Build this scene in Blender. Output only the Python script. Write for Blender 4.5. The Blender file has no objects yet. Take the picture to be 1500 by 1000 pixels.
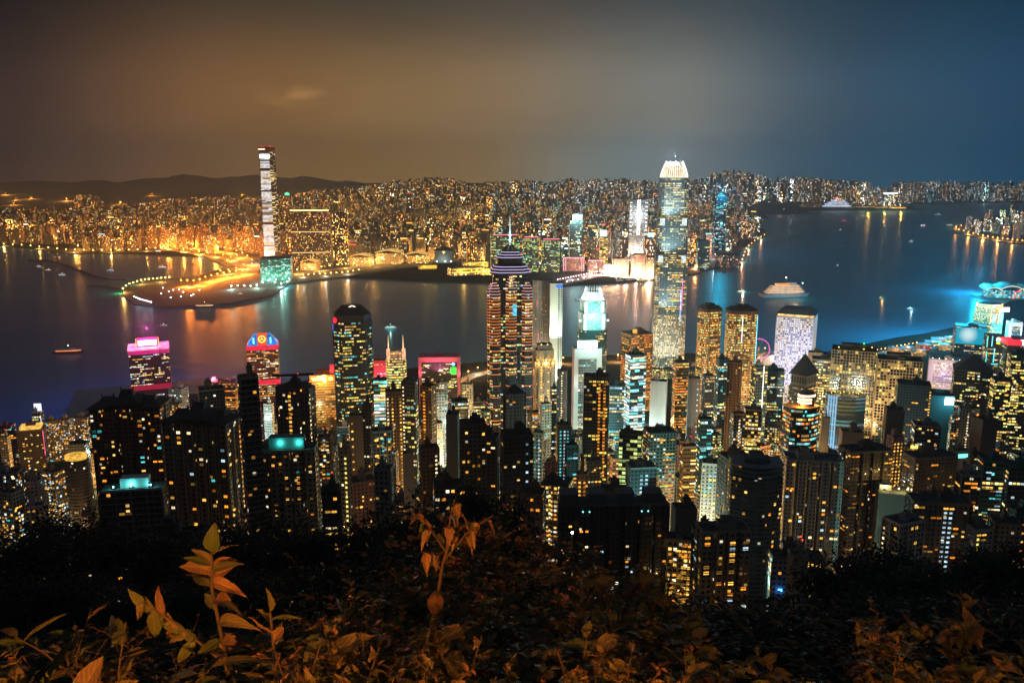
import bpy, math, random
from mathutils import Vector, Matrix
R = math.radians
SC = bpy.context.scene
COL = SC.collection

# ------------------------------------------------------------------ camera
F_PX = 1258.0                      # focal length in pixels of the 1500 px wide photograph
PITCH = R(11.5)
CAM = Vector((0, 0, 400))
cam_data = bpy.data.cameras.new('camera')
cam_data.sensor_width = 36
cam_data.lens = 36 * F_PX / 1500
cam_data.clip_start = 0.1
cam_data.clip_end = 60000
cam = bpy.data.objects.new('camera', cam_data)
COL.objects.link(cam)
cam.location = CAM
cam.rotation_euler = (math.pi / 2 - PITCH, 0, 0)
SC.camera = cam

# ------------------------------------------------------------------ render / exposure
SC.view_settings.view_transform = 'Standard'
SC.view_settings.look = 'None'
SC.view_settings.exposure = 0.0
SC.view_settings.gamma = 1.0
SC.render.engine = 'CYCLES'
cy = SC.cycles
cy.use_denoising = True
cy.max_bounces = 4
cy.diffuse_bounces = 1
cy.glossy_bounces = 2
cy.transmission_bounces = 2
cy.transparent_max_bounces = 4
cy.volume_bounces = 0
cy.sample_clamp_indirect = 2.0
cy.caustics_reflective = False
cy.caustics_refractive = False


def lin(r, g=None, b=None):
    if g is None:
        r, g, b = r
    f = lambda c: (c / 255 / 12.92) if c / 255 <= .04045 else ((c / 255 + .055) / 1.055) ** 2.4
    return (f(r), f(g), f(b))


# ------------------------------------------------------------------ night sky
W = bpy.data.worlds.new('World')
SC.world = W
W.use_nodes = True


def build_sky():
    nt = W.node_tree
    nt.nodes.clear()
    N, L = nt.nodes.new, nt.links.new
    out = N('ShaderNodeOutputWorld')
    bg = N('ShaderNodeBackground')
    L(bg.outputs[0], out.inputs[0])
    tc = N('ShaderNodeTexCoord')
    sep = N('ShaderNodeSeparateXYZ')
    L(tc.outputs['Generated'], sep.inputs[0])

    def mth(op, a, b=None, clamp=False):
        n = N('ShaderNodeMath')
        n.operation = op
        n.use_clamp = clamp
        for i, x in enumerate((a, b)):
            if x is None:
                continue
            if isinstance(x, (int, float)):
                n.inputs[i].default_value = x
            else:
                L(x, n.inputs[i])
        return n.outputs[0]
    az = mth('ARCTAN2', sep.outputs[0], sep.outputs[1])
    pos = mth('ADD', mth('MULTIPLY', az, 1 / (2 * math.pi)), 0.5)

    def at(u):
        return 0.5 + math.atan((u - 750) / F_PX) / (2 * math.pi)

    def ramp(stops):
        r = N('ShaderNodeValToRGB')
        cr = r.color_ramp
        cr.interpolation = 'CARDINAL'
        while len(cr.elements) < len(stops):
            cr.elements.new(0.5)
        for e, (p, c) in zip(cr.elements, stops):
            e.position = p
            e.color = (*lin(c), 1)
        L(pos, r.inputs[0])
        return r.outputs[0]
    BACK, SIDE = (50, 58, 68), (30, 31, 36)
    SKY_LOW = ramp([(0, BACK), (.36, SIDE), (at(-40), (50, 39, 36)), (at(60), (60, 46, 41)), (at(200), (88, 66, 50)), (at(330), (112, 83, 52)), (at(602), (134, 102, 60)), (at(750), (140, 119, 86)),
                    (at(902), (126, 138, 136)), (at(1002), (122, 132, 134)), (at(1100), (84, 106, 120)), (at(1202), (52, 86, 110)), (at(1422), (22, 76, 108)), (at(1520), (12, 68, 100)), (.64, (12, 46, 72)), (1, BACK)])
    SKY_MID = ramp([(0, BACK), (.36, SIDE), (at(-40), (48, 38, 37)), (at(52), (60, 46, 42)), (at(120), (76, 57, 46)), (at(302), (118, 85, 54)), (at(500), (130, 98, 60)), (at(750), (136, 114, 85)), (at(902), (126, 122, 111)),
                    (at(1002), (122, 123, 117)), (at(1100), (92, 103, 110)), (at(1202), (60, 82, 98)), (at(1450), (34, 68, 96)), (.64, (16, 44, 66)), (1, BACK)])
    SKY_TOP = ramp([(0, BACK), (.36, SIDE), (at(-40), (14, 13, 15)), (at(42), (19, 18, 20)), (at(302), (54, 46, 38)), (at(600), (68, 61, 52)), (at(800), (72, 68, 63)), (at(1000), (60, 68, 72)), (at(1150), (40, 58, 71)),
                    (at(1450), (16, 46, 66)), (.64, (14, 36, 50)), (1, BACK)])
    el = sep.outputs[2]

    def sm(a, b):
        n = N('ShaderNodeMapRange')
        n.interpolation_type = 'SMOOTHSTEP'
        n.inputs['From Min'].default_value = a
        n.inputs['From Max'].default_value = b
        L(el, n.inputs['Value'])
        return n.outputs[0]

    def mix(f, a, b):
        n = N('ShaderNodeMixRGB')
        L(f, n.inputs[0])
        for i, x in ((1, a), (2, b)):
            if isinstance(x, tuple):
                n.inputs[i].default_value = (*x, 1)
            else:
                L(x, n.inputs[i])
        return n.outputs[0]
    c = mix(sm(math.sin(R(.2)), math.sin(R(3.5))), SKY_LOW, SKY_MID)
    c = mix(sm(math.sin(R(4.0)), math.sin(R(11.0))), c, SKY_TOP)
    c = mix(sm(math.sin(R(11)), math.sin(R(50))), c, lin(46, 54, 65))
    # faint low cloud texture lit by the city
    nz = N('ShaderNodeTexNoise')
    nz.inputs['Scale'].default_value = 4.0
    nz.inputs['Detail'].default_value = 7
    nz.inputs['Roughness'].default_value = .58
    mp = N('ShaderNodeMapping')
    mp.inputs['Scale'].default_value = (1, 1, 3.2)
    L(tc.outputs['Generated'], mp.inputs[0])
    L(mp.outputs[0], nz.inputs['Vector'])
    f = mth('ADD', mth('MULTIPLY', nz.outputs[0], .44), .78)
    # one wisp of cloud above the tall harbour tower
    d = Vector(((432 - 750) / F_PX, math.cos(PITCH) + (360 / F_PX) * math.sin(PITCH), -math.sin(PITCH) + (360 / F_PX) * math.cos(PITCH))).normalized()
    sub = N('ShaderNodeVectorMath'); sub.operation = 'SUBTRACT'; sub.inputs[1].default_value = d
    L(tc.outputs['Generated'], sub.inputs[0])
    scl = N('ShaderNodeVectorMath'); scl.operation = 'MULTIPLY'; scl.inputs[1].default_value = (22, 22, 62)
    L(sub.outputs[0], scl.inputs[0])
    ln = N('ShaderNodeVectorMath'); ln.operation = 'LENGTH'
    L(scl.outputs[0], ln.inputs[0])
    n2 = N('ShaderNodeTexNoise'); n2.inputs['Scale'].default_value = 26; n2.inputs['Detail'].default_value = 6
    L(mp.outputs[0], n2.inputs['Vector'])
    wisp = mth('MULTIPLY', mth('SUBTRACT', 1, ln.outputs['Value'], True), mth('MULTIPLY', mth('SUBTRACT', n2.outputs[0], .38, True), 2.2))
    f = mth('ADD', f, mth('MULTIPLY', wisp, 1.5))
    v = N('ShaderNodeVectorMath'); v.operation = 'SCALE'
    L(c, v.inputs[0]); L(f, v.inputs['Scale'])
    L(v.outputs[0], bg.inputs[0])
    bg.inputs[1].default_value = SKY_STRENGTH


SKY_STRENGTH = 1.02
LOOKOUT_LAMP = 3500
build_sky()


# ------------------------------------------------------------------ picture <-> place
def ray(u, v):
    a, b = (u - 750) / F_PX, (500 - v) / F_PX
    return Vector((a, math.cos(PITCH) + b * math.sin(PITCH), -math.sin(PITCH) + b * math.cos(PITCH)))


def P(u, v, Y):
    d = ray(u, v)
    return CAM + d * (Y / d.y)


def sea(u, v, z=0.0):
    d = ray(u, v)
    return CAM + d * ((z - CAM.z) / d.z)


def proj(p):
    q = Vector(p) - CAM
    f = q.y * math.cos(PITCH) - q.z * math.sin(PITCH)
    up = q.y * math.sin(PITCH) + q.z * math.cos(PITCH)
    return 750 + F_PX * q.x / f, 500 - F_PX * up / f


def px_m(u, v, Y):
    """metres per photo pixel at depth Y"""
    d = ray(u, v)
    return Y / d.y / F_PX


# ------------------------------------------------------------------ tags
def tag(o, label, cat, group=None, kind=None):
    if label: o['label'] = label
    if cat: o['category'] = cat
    if group: o['group'] = group
    if kind: o['kind'] = kind
    return o


def empty(name, loc, rz=0.0, label=None, cat=None, group=None):
    o = bpy.data.objects.new(name, None)
    COL.objects.link(o)
    o.location = loc
    o.rotation_euler = (0, 0, rz)
    o.empty_display_size = 1
    return tag(o, label, cat, group)


def link(name, me, parent=None, loc=None):
    o = bpy.data.objects.new(name, me)
    COL.objects.link(o)
    if parent is not None: o.parent = parent
    if loc is not None: o.location = loc
    return o


def copy_tree(o, parent=None):
    c = o.copy()
    COL.objects.link(c)
    if parent is not None: c.parent = parent
    for ch in list(o.children): copy_tree(ch, c)
    return c


# ------------------------------------------------------------------ materials
def new_mat(name):
    m = bpy.data.materials.new(name)
    m.use_nodes = True
    return m, m.node_tree, m.node_tree.nodes['Principled BSDF']


MATS = {}


def plain(name, col, rough=.7, metal=0.0, noise=.25, scale=.15, spec=.3):
    if name in MATS: return MATS[name]
    m, nt, b = new_mat(name)
    b.inputs['Roughness'].default_value = rough
    b.inputs['Metallic'].default_value = metal
    b.inputs['Specular IOR Level'].default_value = spec
    tc = nt.nodes.new('ShaderNodeTexCoord')
    nz = nt.nodes.new('ShaderNodeTexNoise')
    nz.inputs['Scale'].default_value = scale
    nz.inputs['Detail'].default_value = 5
    mp = nt.nodes.new('ShaderNodeMapping'); mp.inputs['Scale'].default_value = (1, 1, .35)
    nt.links.new(tc.outputs['Object'], mp.inputs[0]); nt.links.new(mp.outputs[0], nz.inputs['Vector'])
    mx = nt.nodes.new('ShaderNodeMixRGB')
    mx.inputs[1].default_value = (*[c * (1 - noise) for c in col], 1)
    mx.inputs[2].default_value = (*[min(1, c * (1 + noise)) for c in col], 1)
    nt.links.new(nz.outputs[0], mx.inputs[0])
    nt.links.new(mx.outputs[0], b.inputs['Base Color'])
    MATS[name] = m
    return m


def glow(name, col, s, sample=False, vary=0.0, noise=0.0, nscale=1.0):
    """emission: lamp, sign, neon, lit pane, or floodlight put into a part"""
    if name in MATS: return MATS[name]
    m, nt, b = new_mat(name)
    b.inputs['Base Color'].default_value = (*[c * .25 for c in col], 1)
    b.inputs['Roughness'].default_value = .35
    b.inputs['Emission Color'].default_value = (*col, 1)
    b.inputs['Emission Strength'].default_value = s
    src = None
    N, L = nt.nodes.new, nt.links.new
    if vary:
        oi = N('ShaderNodeObjectInfo')
        mr = N('ShaderNodeMapRange')
        mr.inputs['To Min'].default_value = s * (1 - vary); mr.inputs['To Max'].default_value = s * (1 + vary)
        L(oi.outputs['Random'], mr.inputs[0])
        src = mr.outputs[0]
    if noise:
        tc = N('ShaderNodeTexCoord'); nz = N('ShaderNodeTexNoise')
        nz.inputs['Scale'].default_value = nscale; nz.inputs['Detail'].default_value = 3
        L(tc.outputs['Object'], nz.inputs['Vector'])
        m2 = N('ShaderNodeMapRange'); m2.inputs['From Min'].default_value = .3; m2.inputs['From Max'].default_value = .7
        m2.inputs['To Min'].default_value = 1 - noise; m2.inputs['To Max'].default_value = 1 + noise
        L(nz.outputs[0], m2.inputs[0])
        mu = N('ShaderNodeMath'); mu.operation = 'MULTIPLY'
        L(m2.outputs[0], mu.inputs[0])
        if src is not None: L(src, mu.inputs[1])
        else: mu.inputs[1].default_value = s
        src = mu.outputs[0]
    if src is not None: L(src, b.inputs['Emission Strength'])
    m.cycles.emission_sampling = 'FRONT_BACK' if sample else 'NONE'
    MATS[name] = m
    return m


def facade(name, cw, ch, fx, fy, p, cols, s, wall, band=0.0, run=4, wrough=.75, glass=(.015, .02, .025), grough=.14, rib=0.0, objvar=False):
    """curtain wall or plastered wall with a grid of windows laid out in metres (UV), some of the rooms lit"""
    if name in MATS: return MATS[name]
    m, nt, b = new_mat(name)
    N, L = nt.nodes.new, nt.links.new

    def mth(op, a, bb=None, clamp=False):
        n = N('ShaderNodeMath'); n.operation = op; n.use_clamp = clamp
        for i, x in enumerate((a, bb)):
            if x is None: continue
            if isinstance(x, (int, float)): n.inputs[i].default_value = x
            else: L(x, n.inputs[i])
        return n.outputs[0]

    def white(x, y, z):
        c = N('ShaderNodeCombineXYZ')
        for i, q in enumerate((x, y, z)):
            if isinstance(q, (int, float)): c.inputs[i].default_value = q
            else: L(q, c.inputs[i])
        n = N('ShaderNodeTexWhiteNoise'); n.noise_dimensions = '3D'
        L(c.outputs[0], n.inputs['Vector'])
        return n.outputs['Value'], n.outputs['Color']
    uv = N('ShaderNodeUVMap')
    sp = N('ShaderNodeSeparateXYZ'); L(uv.outputs[0], sp.inputs[0])
    oi = N('ShaderNodeObjectInfo')
    seed = mth('MULTIPLY', oi.outputs['Random'], 917.3)
    U, V = mth('DIVIDE', sp.outputs[0], cw), mth('DIVIDE', sp.outputs[1], ch)
    iu, iv = mth('FLOOR', U), mth('FLOOR', V)
    fu, fv = mth('FRACT', U), mth('FRACT', V)
    mu = mth('LESS_THAN', mth('ABSOLUTE', mth('SUBTRACT', fu, .5)), fx / 2)
    mv = mth('LESS_THAN', mth('ABSOLUTE', mth('SUBTRACT', fv, .5)), fy / 2)
    win = mth('MULTIPLY', mu, mv)
    r1, rc = white(iu, iv, seed)
    g1, gc = white(mth('FLOOR', mth('DIVIDE', iu, run)), iv, mth('ADD', seed, 13.7))
    h1, hc = white(mth('FLOOR', mth('DIVIDE', iu, run * 3)), mth('FLOOR', mth('DIVIDE', iv, 5)), mth('ADD', seed, 5.1))
    # some districts of the facade are busier than others
    pp = mth('MULTIPLY', mth('ADD', mth('MULTIPLY', h1, 1.3), .35), p)
    single = mth('LESS_THAN', r1, mth('MULTIPLY', pp, 1 - band))
    runlit = mth('MULTIPLY', mth('LESS_THAN', g1, mth('MULTIPLY', pp, band)), mth('LESS_THAN', r1, .88))
    lit = mth('MAXIMUM', single, runlit)
    sc = N('ShaderNodeSeparateXYZ'); L(rc, sc.inputs[0])
    sg = N('ShaderNodeSeparateXYZ'); L(gc, sg.inputs[0])
    rp = N('ShaderNodeValToRGB'); cr = rp.color_ramp; cr.interpolation = 'CONSTANT'
    while len(cr.elements) < len(cols): cr.elements.new(.5)
    for i, (e, c) in enumerate(zip(cr.elements, cols)):
        e.position = i / len(cols); e.color = (*c, 1)
    sel = mth('ADD', mth('MULTIPLY', sg.outputs[1], band), mth('MULTIPLY', sc.outputs[1], 1 - band))
    L(sel, rp.inputs[0])
    br = mth('ADD', mth('MULTIPLY', mth('MULTIPLY', sc.outputs[2], sc.outputs[2]), 1.3), .3)
    tc = N('ShaderNodeTexNoise'); tc.inputs['Scale'].default_value = .9
    L(uv.outputs[0], tc.inputs['Vector'])
    br = mth('MULTIPLY', br, mth('ADD', mth('MULTIPLY', tc.outputs[0], 1.2), .4))
    if objvar:
        q = mth('FRACT', mth('MULTIPLY', oi.outputs['Random'], 37.7))
        br = mth('MULTIPLY', br, mth('ADD', mth('MULTIPLY', mth('MULTIPLY', q, q), 1.9), .16))
    em = mth('MULTIPLY', mth('MULTIPLY', win, lit), mth('MULTIPLY', br, s))
    nz = N('ShaderNodeTexNoise'); nz.inputs['Scale'].default_value = .12; nz.inputs['Detail'].default_value = 4
    L(uv.outputs[0], nz.inputs['Vector'])
    wn = N('ShaderNodeMixRGB')
    wn.inputs[1].default_value = (*[c * .75 for c in wall], 1); wn.inputs[2].default_value = (*[min(1, c * 1.2) for c in wall], 1)
    L(nz.outputs[0], wn.inputs[0])
    mx = N('ShaderNodeMixRGB'); L(win, mx.inputs[0]); L(wn.outputs[0], mx.inputs[1]); mx.inputs[2].default_value = (*glass, 1)
    L(mx.outputs[0], b.inputs['Base Color'])
    rr = N('ShaderNodeMapRange'); L(win, rr.inputs[0]); rr.inputs['To Min'].default_value = wrough; rr.inputs['To Max'].default_value = grough
    L(rr.outputs[0], b.inputs['Roughness'])
    L(rp.outputs[0], b.inputs['Emission Color'])
    L(em, b.inputs['Emission Strength'])
    m.cycles.emission_sampling = 'NONE'
    MATS[name] = m
    return m


# ------------------------------------------------------------------ mesh building
class MB:
    def __init__(s):
        s.v, s.f, s.m, s.uv = [], [], [], []

    def face(s, pts, mi=0, uvs=None):
        n = len(s.v)
        s.v += [tuple(p) for p in pts]
        s.f.append(tuple(range(n, n + len(pts))))
        s.m.append(mi)
        s.uv += uvs if uvs else [(p[0] + p[1], p[2]) for p in pts]

    def side(s, poly0, z0, poly1, z1, mi, ztop=None):
        """walls between two outlines; UV: metres along the wall, metres below the top"""
        ref = z1 if ztop is None else ztop
        n, run = len(poly0), 0.0
        for i in range(n):
            a, b = poly0[i], poly0[(i + 1) % n]
            c, d = poly1[(i + 1) % n], poly1[i]
            l = math.hypot(b[0] - a[0], b[1] - a[1])
            l1 = math.hypot(c[0] - d[0], c[1] - d[1])
            k = (l - l1) / 2
            s.face([(*a, z0), (*b, z0), (*c, z1), (*d, z1)], mi,
                   [(run, z0 - ref), (run + l, z0 - ref), (run + l - k, z1 - ref), (run + k, z1 - ref)])
            run += l + 1.37

    def cap(s, poly, z, mi, down=False):
        p = [(x, y, z) for x, y in poly]
        s.face(p[::-1] if down else p, mi)

    def prism(s, poly, z0, z1, mw=0, mt=1, ztop=None, bottom=False):
        s.side(poly, z0, poly, z1, mw, ztop)
        s.cap(poly, z1, mt)
        if bottom: s.cap(poly, z0, mt, True)

    def frustum(s, p0, z0, p1, z1, mw=0, mt=1, top=True):
        s.side(p0, z0, p1, z1, mw)
        if top: s.cap(p1, z1, mt)

    def box(s, x0, x1, y0, y1, z0, z1, mi=0, mt=None):
        s.prism([(x0, y0), (x1, y0), (x1, y1), (x0, y1)], z0, z1, mi, mi if mt is None else mt, bottom=True)

    def tube(s, pts, r, n=6, mi=0, r1=None):
        rings = []
        pts = [Vector(p) for p in pts]
        for i, p in enumerate(pts):
            t = (pts[min(i + 1, len(pts) - 1)] - pts[max(i - 1, 0)]).normalized()
            a = t.orthogonal().normalized() if abs(t.z) > .9 else t.cross(Vector((0, 0, 1))).normalized()
            b = t.cross(a)
            k = r if r1 is None else r + (r1 - r) * i / (len(pts) - 1)
            rings.append([p + (a * math.cos(2 * math.pi * j / n) + b * math.sin(2 * math.pi * j / n)) * k for j in range(n)])
        for q0, q1 in zip(rings, rings[1:]):
            for j in range(n):
                s.face([q0[j], q1[j], q1[(j + 1) % n], q0[(j + 1) % n]], mi)
        s.face(rings[0], mi); s.face(rings[-1][::-1], mi)

    def ball(s, c, r, mi=0, n=8, squash=1.0):
        c = Vector(c)
        for i in range(n // 2):
            a0, a1 = math.pi * i / (n // 2), math.pi * (i + 1) / (n // 2)
            for j in range(n):
                t0, t1 = 2 * math.pi * j / n, 2 * math.pi * (j + 1) / n
                q = lambda a, t: c + Vector((math.sin(a) * math.cos(t), math.sin(a) * math.sin(t), math.cos(a) * squash)) * r
                if i == 0: s.face([q(a0, t0), q(a1, t0), q(a1, t1)], mi)
                elif i == n // 2 - 1: s.face([q(a0, t0), q(a1, t0), q(a0, t1)], mi)
                else: s.face([q(a0, t0), q(a1, t0), q(a1, t1), q(a0, t1)], mi)

    def mesh(s, name, mats, smooth=False):
        me = bpy.data.meshes.new(name)
        me.from_pydata(s.v, [], s.f)
        for m in mats: me.materials.append(m)
        me.polygons.foreach_set('material_index', s.m)
        ul = me.uv_layers.new(name='UVMap')
        ul.data.foreach_set('uv', [c for p in s.uv for c in p])
        if smooth: me.polygons.foreach_set('use_smooth', [True] * len(s.f))
        me.update()
        return me

    def build(s, name, mats, parent=None, smooth=False, loc=None):
        return link(name, s.mesh(name, mats if isinstance(mats, (list, tuple)) else [mats], smooth), parent, loc)


def rect(w, d, cx=0.0, cy=0.0): return [(cx - w / 2, cy - d / 2), (cx + w / 2, cy - d / 2), (cx + w / 2, cy + d / 2), (cx - w / 2, cy + d / 2)]


def cham(w, d, c):
    w, d = w / 2, d / 2
    return [(-w + c, -d), (w - c, -d), (w, -d + c), (w, d - c), (w - c, d), (-w + c, d), (-w, d - c), (-w, -d + c)]


def ngon(r, n=24, ry=None, ph=0.0):
    return [(r * math.cos(ph + 2 * math.pi * i / n), (ry or r) * math.sin(ph + 2 * math.pi * i / n)) for i in range(n)]


def scale_poly(p, k, ky=None): return [(x * k, y * (ky or k)) for x, y in p]


def bow(w, d, b, n=10):
    """plan with a bowed front (towards -y)"""
    pts = [(-w / 2 + w * i / n, -d / 2 + b - b * (1 - (2 * i / n - 1) ** 2)) for i in range(n + 1)]
    return pts + [(w / 2, d / 2), (-w / 2, d / 2)]


def notch(w, d, bays, dep, gap=.28):
    """plan with re-entrant bays on the front, back and both ends, as Hong Kong flats have"""
    def edge(a, b, nx, ny, k):
        pts = []
        for i in range(k):
            t0, t1 = i / k, (i + 1) / k
            g = gap / k / 2
            q = lambda t, o: (a[0] + (b[0] - a[0]) * t - nx * o, a[1] + (b[1] - a[1]) * t - ny * o)
            if i > 0: pts += [q(t0 + g, dep), q(t0 + g, 0)]
            else: pts += [q(t0, 0)]
            if i < k - 1: pts += [q(t1 - g, 0), q(t1 - g, dep)]
        return pts
    A, B, C, D = rect(w, d)
    kb = max(1, round(bays * d / w))
    return edge(A, B, 0, -1, bays) + edge(B, C, 1, 0, kb) + edge(C, D, 0, 1, bays) + edge(D, A, -1, 0, kb)


def cross_plan(w, d, c):
    w, d = w / 2, d / 2
    return [(-w + c, -d), (w - c, -d), (w - c, -d + c), (w, -d + c), (w, d - c), (w - c, d - c), (w - c, d), (-w + c, d), (-w + c, d - c), (-w, d - c), (-w, -d + c), (-w + c, -d + c)]
# ------------------------------------------------------------------ the ground, the harbour, the far shore
def interp(tab, x):
    if x <= tab[0][0]: return tab[0][1]
    for (a, b), (c, d) in zip(tab, tab[1:]):
        if x <= c: return b + (d - b) * (x - a) / (c - a)
    return tab[-1][1]


SLOPE = [(-300, 440), (-20, 400), (0, 398.2), (1.5, 397.7), (3, 396.9), (5, 395.9), (8, 394), (15, 389.5), (40, 373), (100, 336), (200, 272), (300, 208), (400, 158),
         (500, 124), (600, 100), (750, 74), (900, 50), (1050, 25), (1200, 12), (1350, 6), (1450, 4), (9000, 3)]
SHORE = [(-4000, 980), (-1500, 1060), (-900, 1130), (-720, 1250), (-640, 1440), (-200, 1680), (0, 1760), (350, 1830), (560, 1780), (720, 1850), (860, 1960), (930, 2010), (1150, 2120),
         (1330, 2380), (1500, 2560), (1800, 2700), (2600, 2850), (6000, 3000)]


def wob(x, y): return math.sin(x * .013 + 1.3) * math.cos(y * .011 + .4) + .5 * math.sin(x * .031 + y * .023)


def ground(x, y):
    z = interp(SLOPE, y)
    k = max(0.0, min(1.0, (y - 6) / 60)) * max(0.0, min(1.0, (1300 - y) / 500))
    z += k * 7 * wob(x, y)
    return z


def hk_land():
    mb = MB()
    ys = [-120, -60, -20, -6, 0, 1.5, 3, 4, 5, 6.5, 8, 11, 15, 21, 30, 40, 55, 75, 100, 130, 165, 200, 250, 300, 350, 400, 450, 500, 560, 620, 690, 760, 840, 920, 1000, 1100, 1200, 1300, 1400]
    xs = [-4000, -2600, -1900, -1500, -1200] + [x for x in range(-1000, 1001, 50)] + [1200, 1500, 1900, 2600, 4000]
    xs = sorted(xs + [-20, -12, -6, -3, 3, 6, 12, 20])
    idx = {}
    rows = []
    for y in ys:
        rows.append([(x, min(y, interp(SHORE, x) - 40) if y > 900 else y) for x in xs])
    for k in range(1, 9):
        rows.append([(x, 1400 + (interp(SHORE, x) - 1400) * k / 8 if interp(SHORE, x) > 1440 else interp(SHORE, x) - 40 + 40 * k / 8) for x in xs])
    g = [[(x, y, ground(x, y)) for x, y in r] for r in rows]
    last = g[-1]
    g.append([(x, y + .4, -6) for x, y, z in last])
    for a, b in zip(g, g[1:]):
        for i in range(len(xs) - 1):
            mb.face([a[i], a[i + 1], b[i + 1], b[i]], 0, [(p[0], p[1]) for p in (a[i], a[i + 1], b[i + 1], b[i])])
    return tag(mb.build('island_ground', plain('ground_mat', (.012, .014, .011), .95, noise=.6, scale=.05, spec=0)), None, None, None, 'structure')


hk_land()


def water():
    m, nt, b = new_mat('harbour_water_mat')
    N, L = nt.nodes.new, nt.links.new
    b.inputs['Base Color'].default_value = (*WATER_COL, 1)
    b.inputs['Roughness'].default_value = WATER_ROUGH
    b.inputs['IOR'].default_value = 1.2
    b.inputs['Specular Tint'].default_value = (.36, .76, 1, 1)
    b.inputs['Specular IOR Level'].default_value = .5
    tc = N('ShaderNodeTexCoord')
    mp = N('ShaderNodeMapping'); mp.inputs['Scale'].default_value = (.012, .03, 1)
    L(tc.outputs['Object'], mp.inputs[0])
    nz = N('ShaderNodeTexNoise'); nz.inputs['Scale'].default_value = 1; nz.inputs['Detail'].default_value = 3; nz.inputs['Roughness'].default_value = .5
    L(mp.outputs[0], nz.inputs['Vector'])
    bp = N('ShaderNodeBump'); bp.inputs['Strength'].default_value = .22; bp.inputs['Distance'].default_value = 3.0
    L(nz.outputs[0], bp.inputs['Height'])
    L(bp.outputs[0], b.inputs['Normal'])
    n2 = N('ShaderNodeTexNoise'); n2.inputs['Scale'].default_value = .0016; n2.inputs['Detail'].default_value = 4
    mp2 = N('ShaderNodeMapping'); mp2.inputs['Scale'].default_value = (1, 3, 1)
    L(tc.outputs['Object'], mp2.inputs[0]); L(mp2.outputs[0], n2.inputs['Vector'])
    mr = N('ShaderNodeMapRange'); mr.inputs['To Min'].default_value = WATER_ROUGH - .06; mr.inputs['To Max'].default_value = WATER_ROUGH + .08
    L(n2.outputs[0], mr.inputs[0]); L(mr.outputs[0], b.inputs['Roughness'])
    mb = MB()
    mb.face([(-12500, 900, 0), (12500, 900, 0), (12500, 13000, 0), (-12500, 13000, 0)])
    return tag(mb.build('harbour_water', m), None, None, None, 'structure')


WATER_COL = (.002, .23, .36)
WATER_ROUGH = .3
water()

# far shore, its outline read off the waterline
FAR = [(-700, 352), (-300, 356), (0, 361), (40, 364), (100, 372), (180, 372), (248, 368), (300, 377), (332, 392), (292, 405), (222, 412), (186, 422), (178, 432), (196, 447),
       (240, 451), (330, 446), (398, 434), (424, 416), (500, 407), (560, 398), (612, 391), (650, 384), (700, 392), (760, 397), (782, 398), (812, 420), (826, 420), (884, 405),
       (905, 408), (960, 411), (1010, 404), (1050, 393), (1086, 388), (1084, 372), (1096, 357), (1122, 345), (1120, 336), (1098, 331), (1092, 322), (1120, 311), (1170, 309), (1330, 307), (1336, 300), (1420, 297),
       (1500, 297), (1800, 297)]


def kz(x, y):
    """height of the far land"""
    s = 1 - .92 * max(0.0, min(1.0, (x - 2400) / 1500))
    return 3.0 + s * (max(0.0, (y - 5600) * .033) + max(0.0, y - 8200) * .012)


def strip_fan(mb, line, y_back, dz, mi=0):
    """quads from a shoreline back to a far line"""
    pass


def far_land():
    # fill polygon by bmesh triangulation
    import bmesh
    pts = [sea(u, v) for u, v in FAR]
    poly = [(p.x, p.y) for p in pts]
    poly += [(9500, 11200), (-9500, 11200)]
    bm = bmesh.new()
    top = [bm.verts.new((x, y, 3)) for x, y in poly]
    bot = [bm.verts.new((x, y, -5)) for x, y in poly]
    f = bm.faces.new(top)
    n = len(poly)
    for i in range(n): bm.faces.new([bot[i], bot[(i + 1) % n], top[(i + 1) % n], top[i]])
    bmesh.ops.triangulate(bm, faces=[f])
    bmesh.ops.recalc_face_normals(bm, faces=bm.faces[:])
    me = bpy.data.meshes.new('far_shore_ground'); bm.to_mesh(me); bm.free()
    me.uv_layers.new(name='UVMap')
    me.materials.append(plain('far_ground_mat', (.05, .045, .04), .9, noise=.5, scale=.01))
    tag(link('far_shore_ground', me), None, None, None, 'structure')
    return poly


FAR_POLY = far_land()


def inside(poly, x, y):
    c = False
    j = len(poly) - 1
    for i in range(len(poly)):
        xi, yi = poly[i]; xj, yj = poly[j]
        if (yi > y) != (yj > y) and x < (xj - xi) * (y - yi) / (yj - yi) + xi: c = not c
        j = i
    return c


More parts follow.
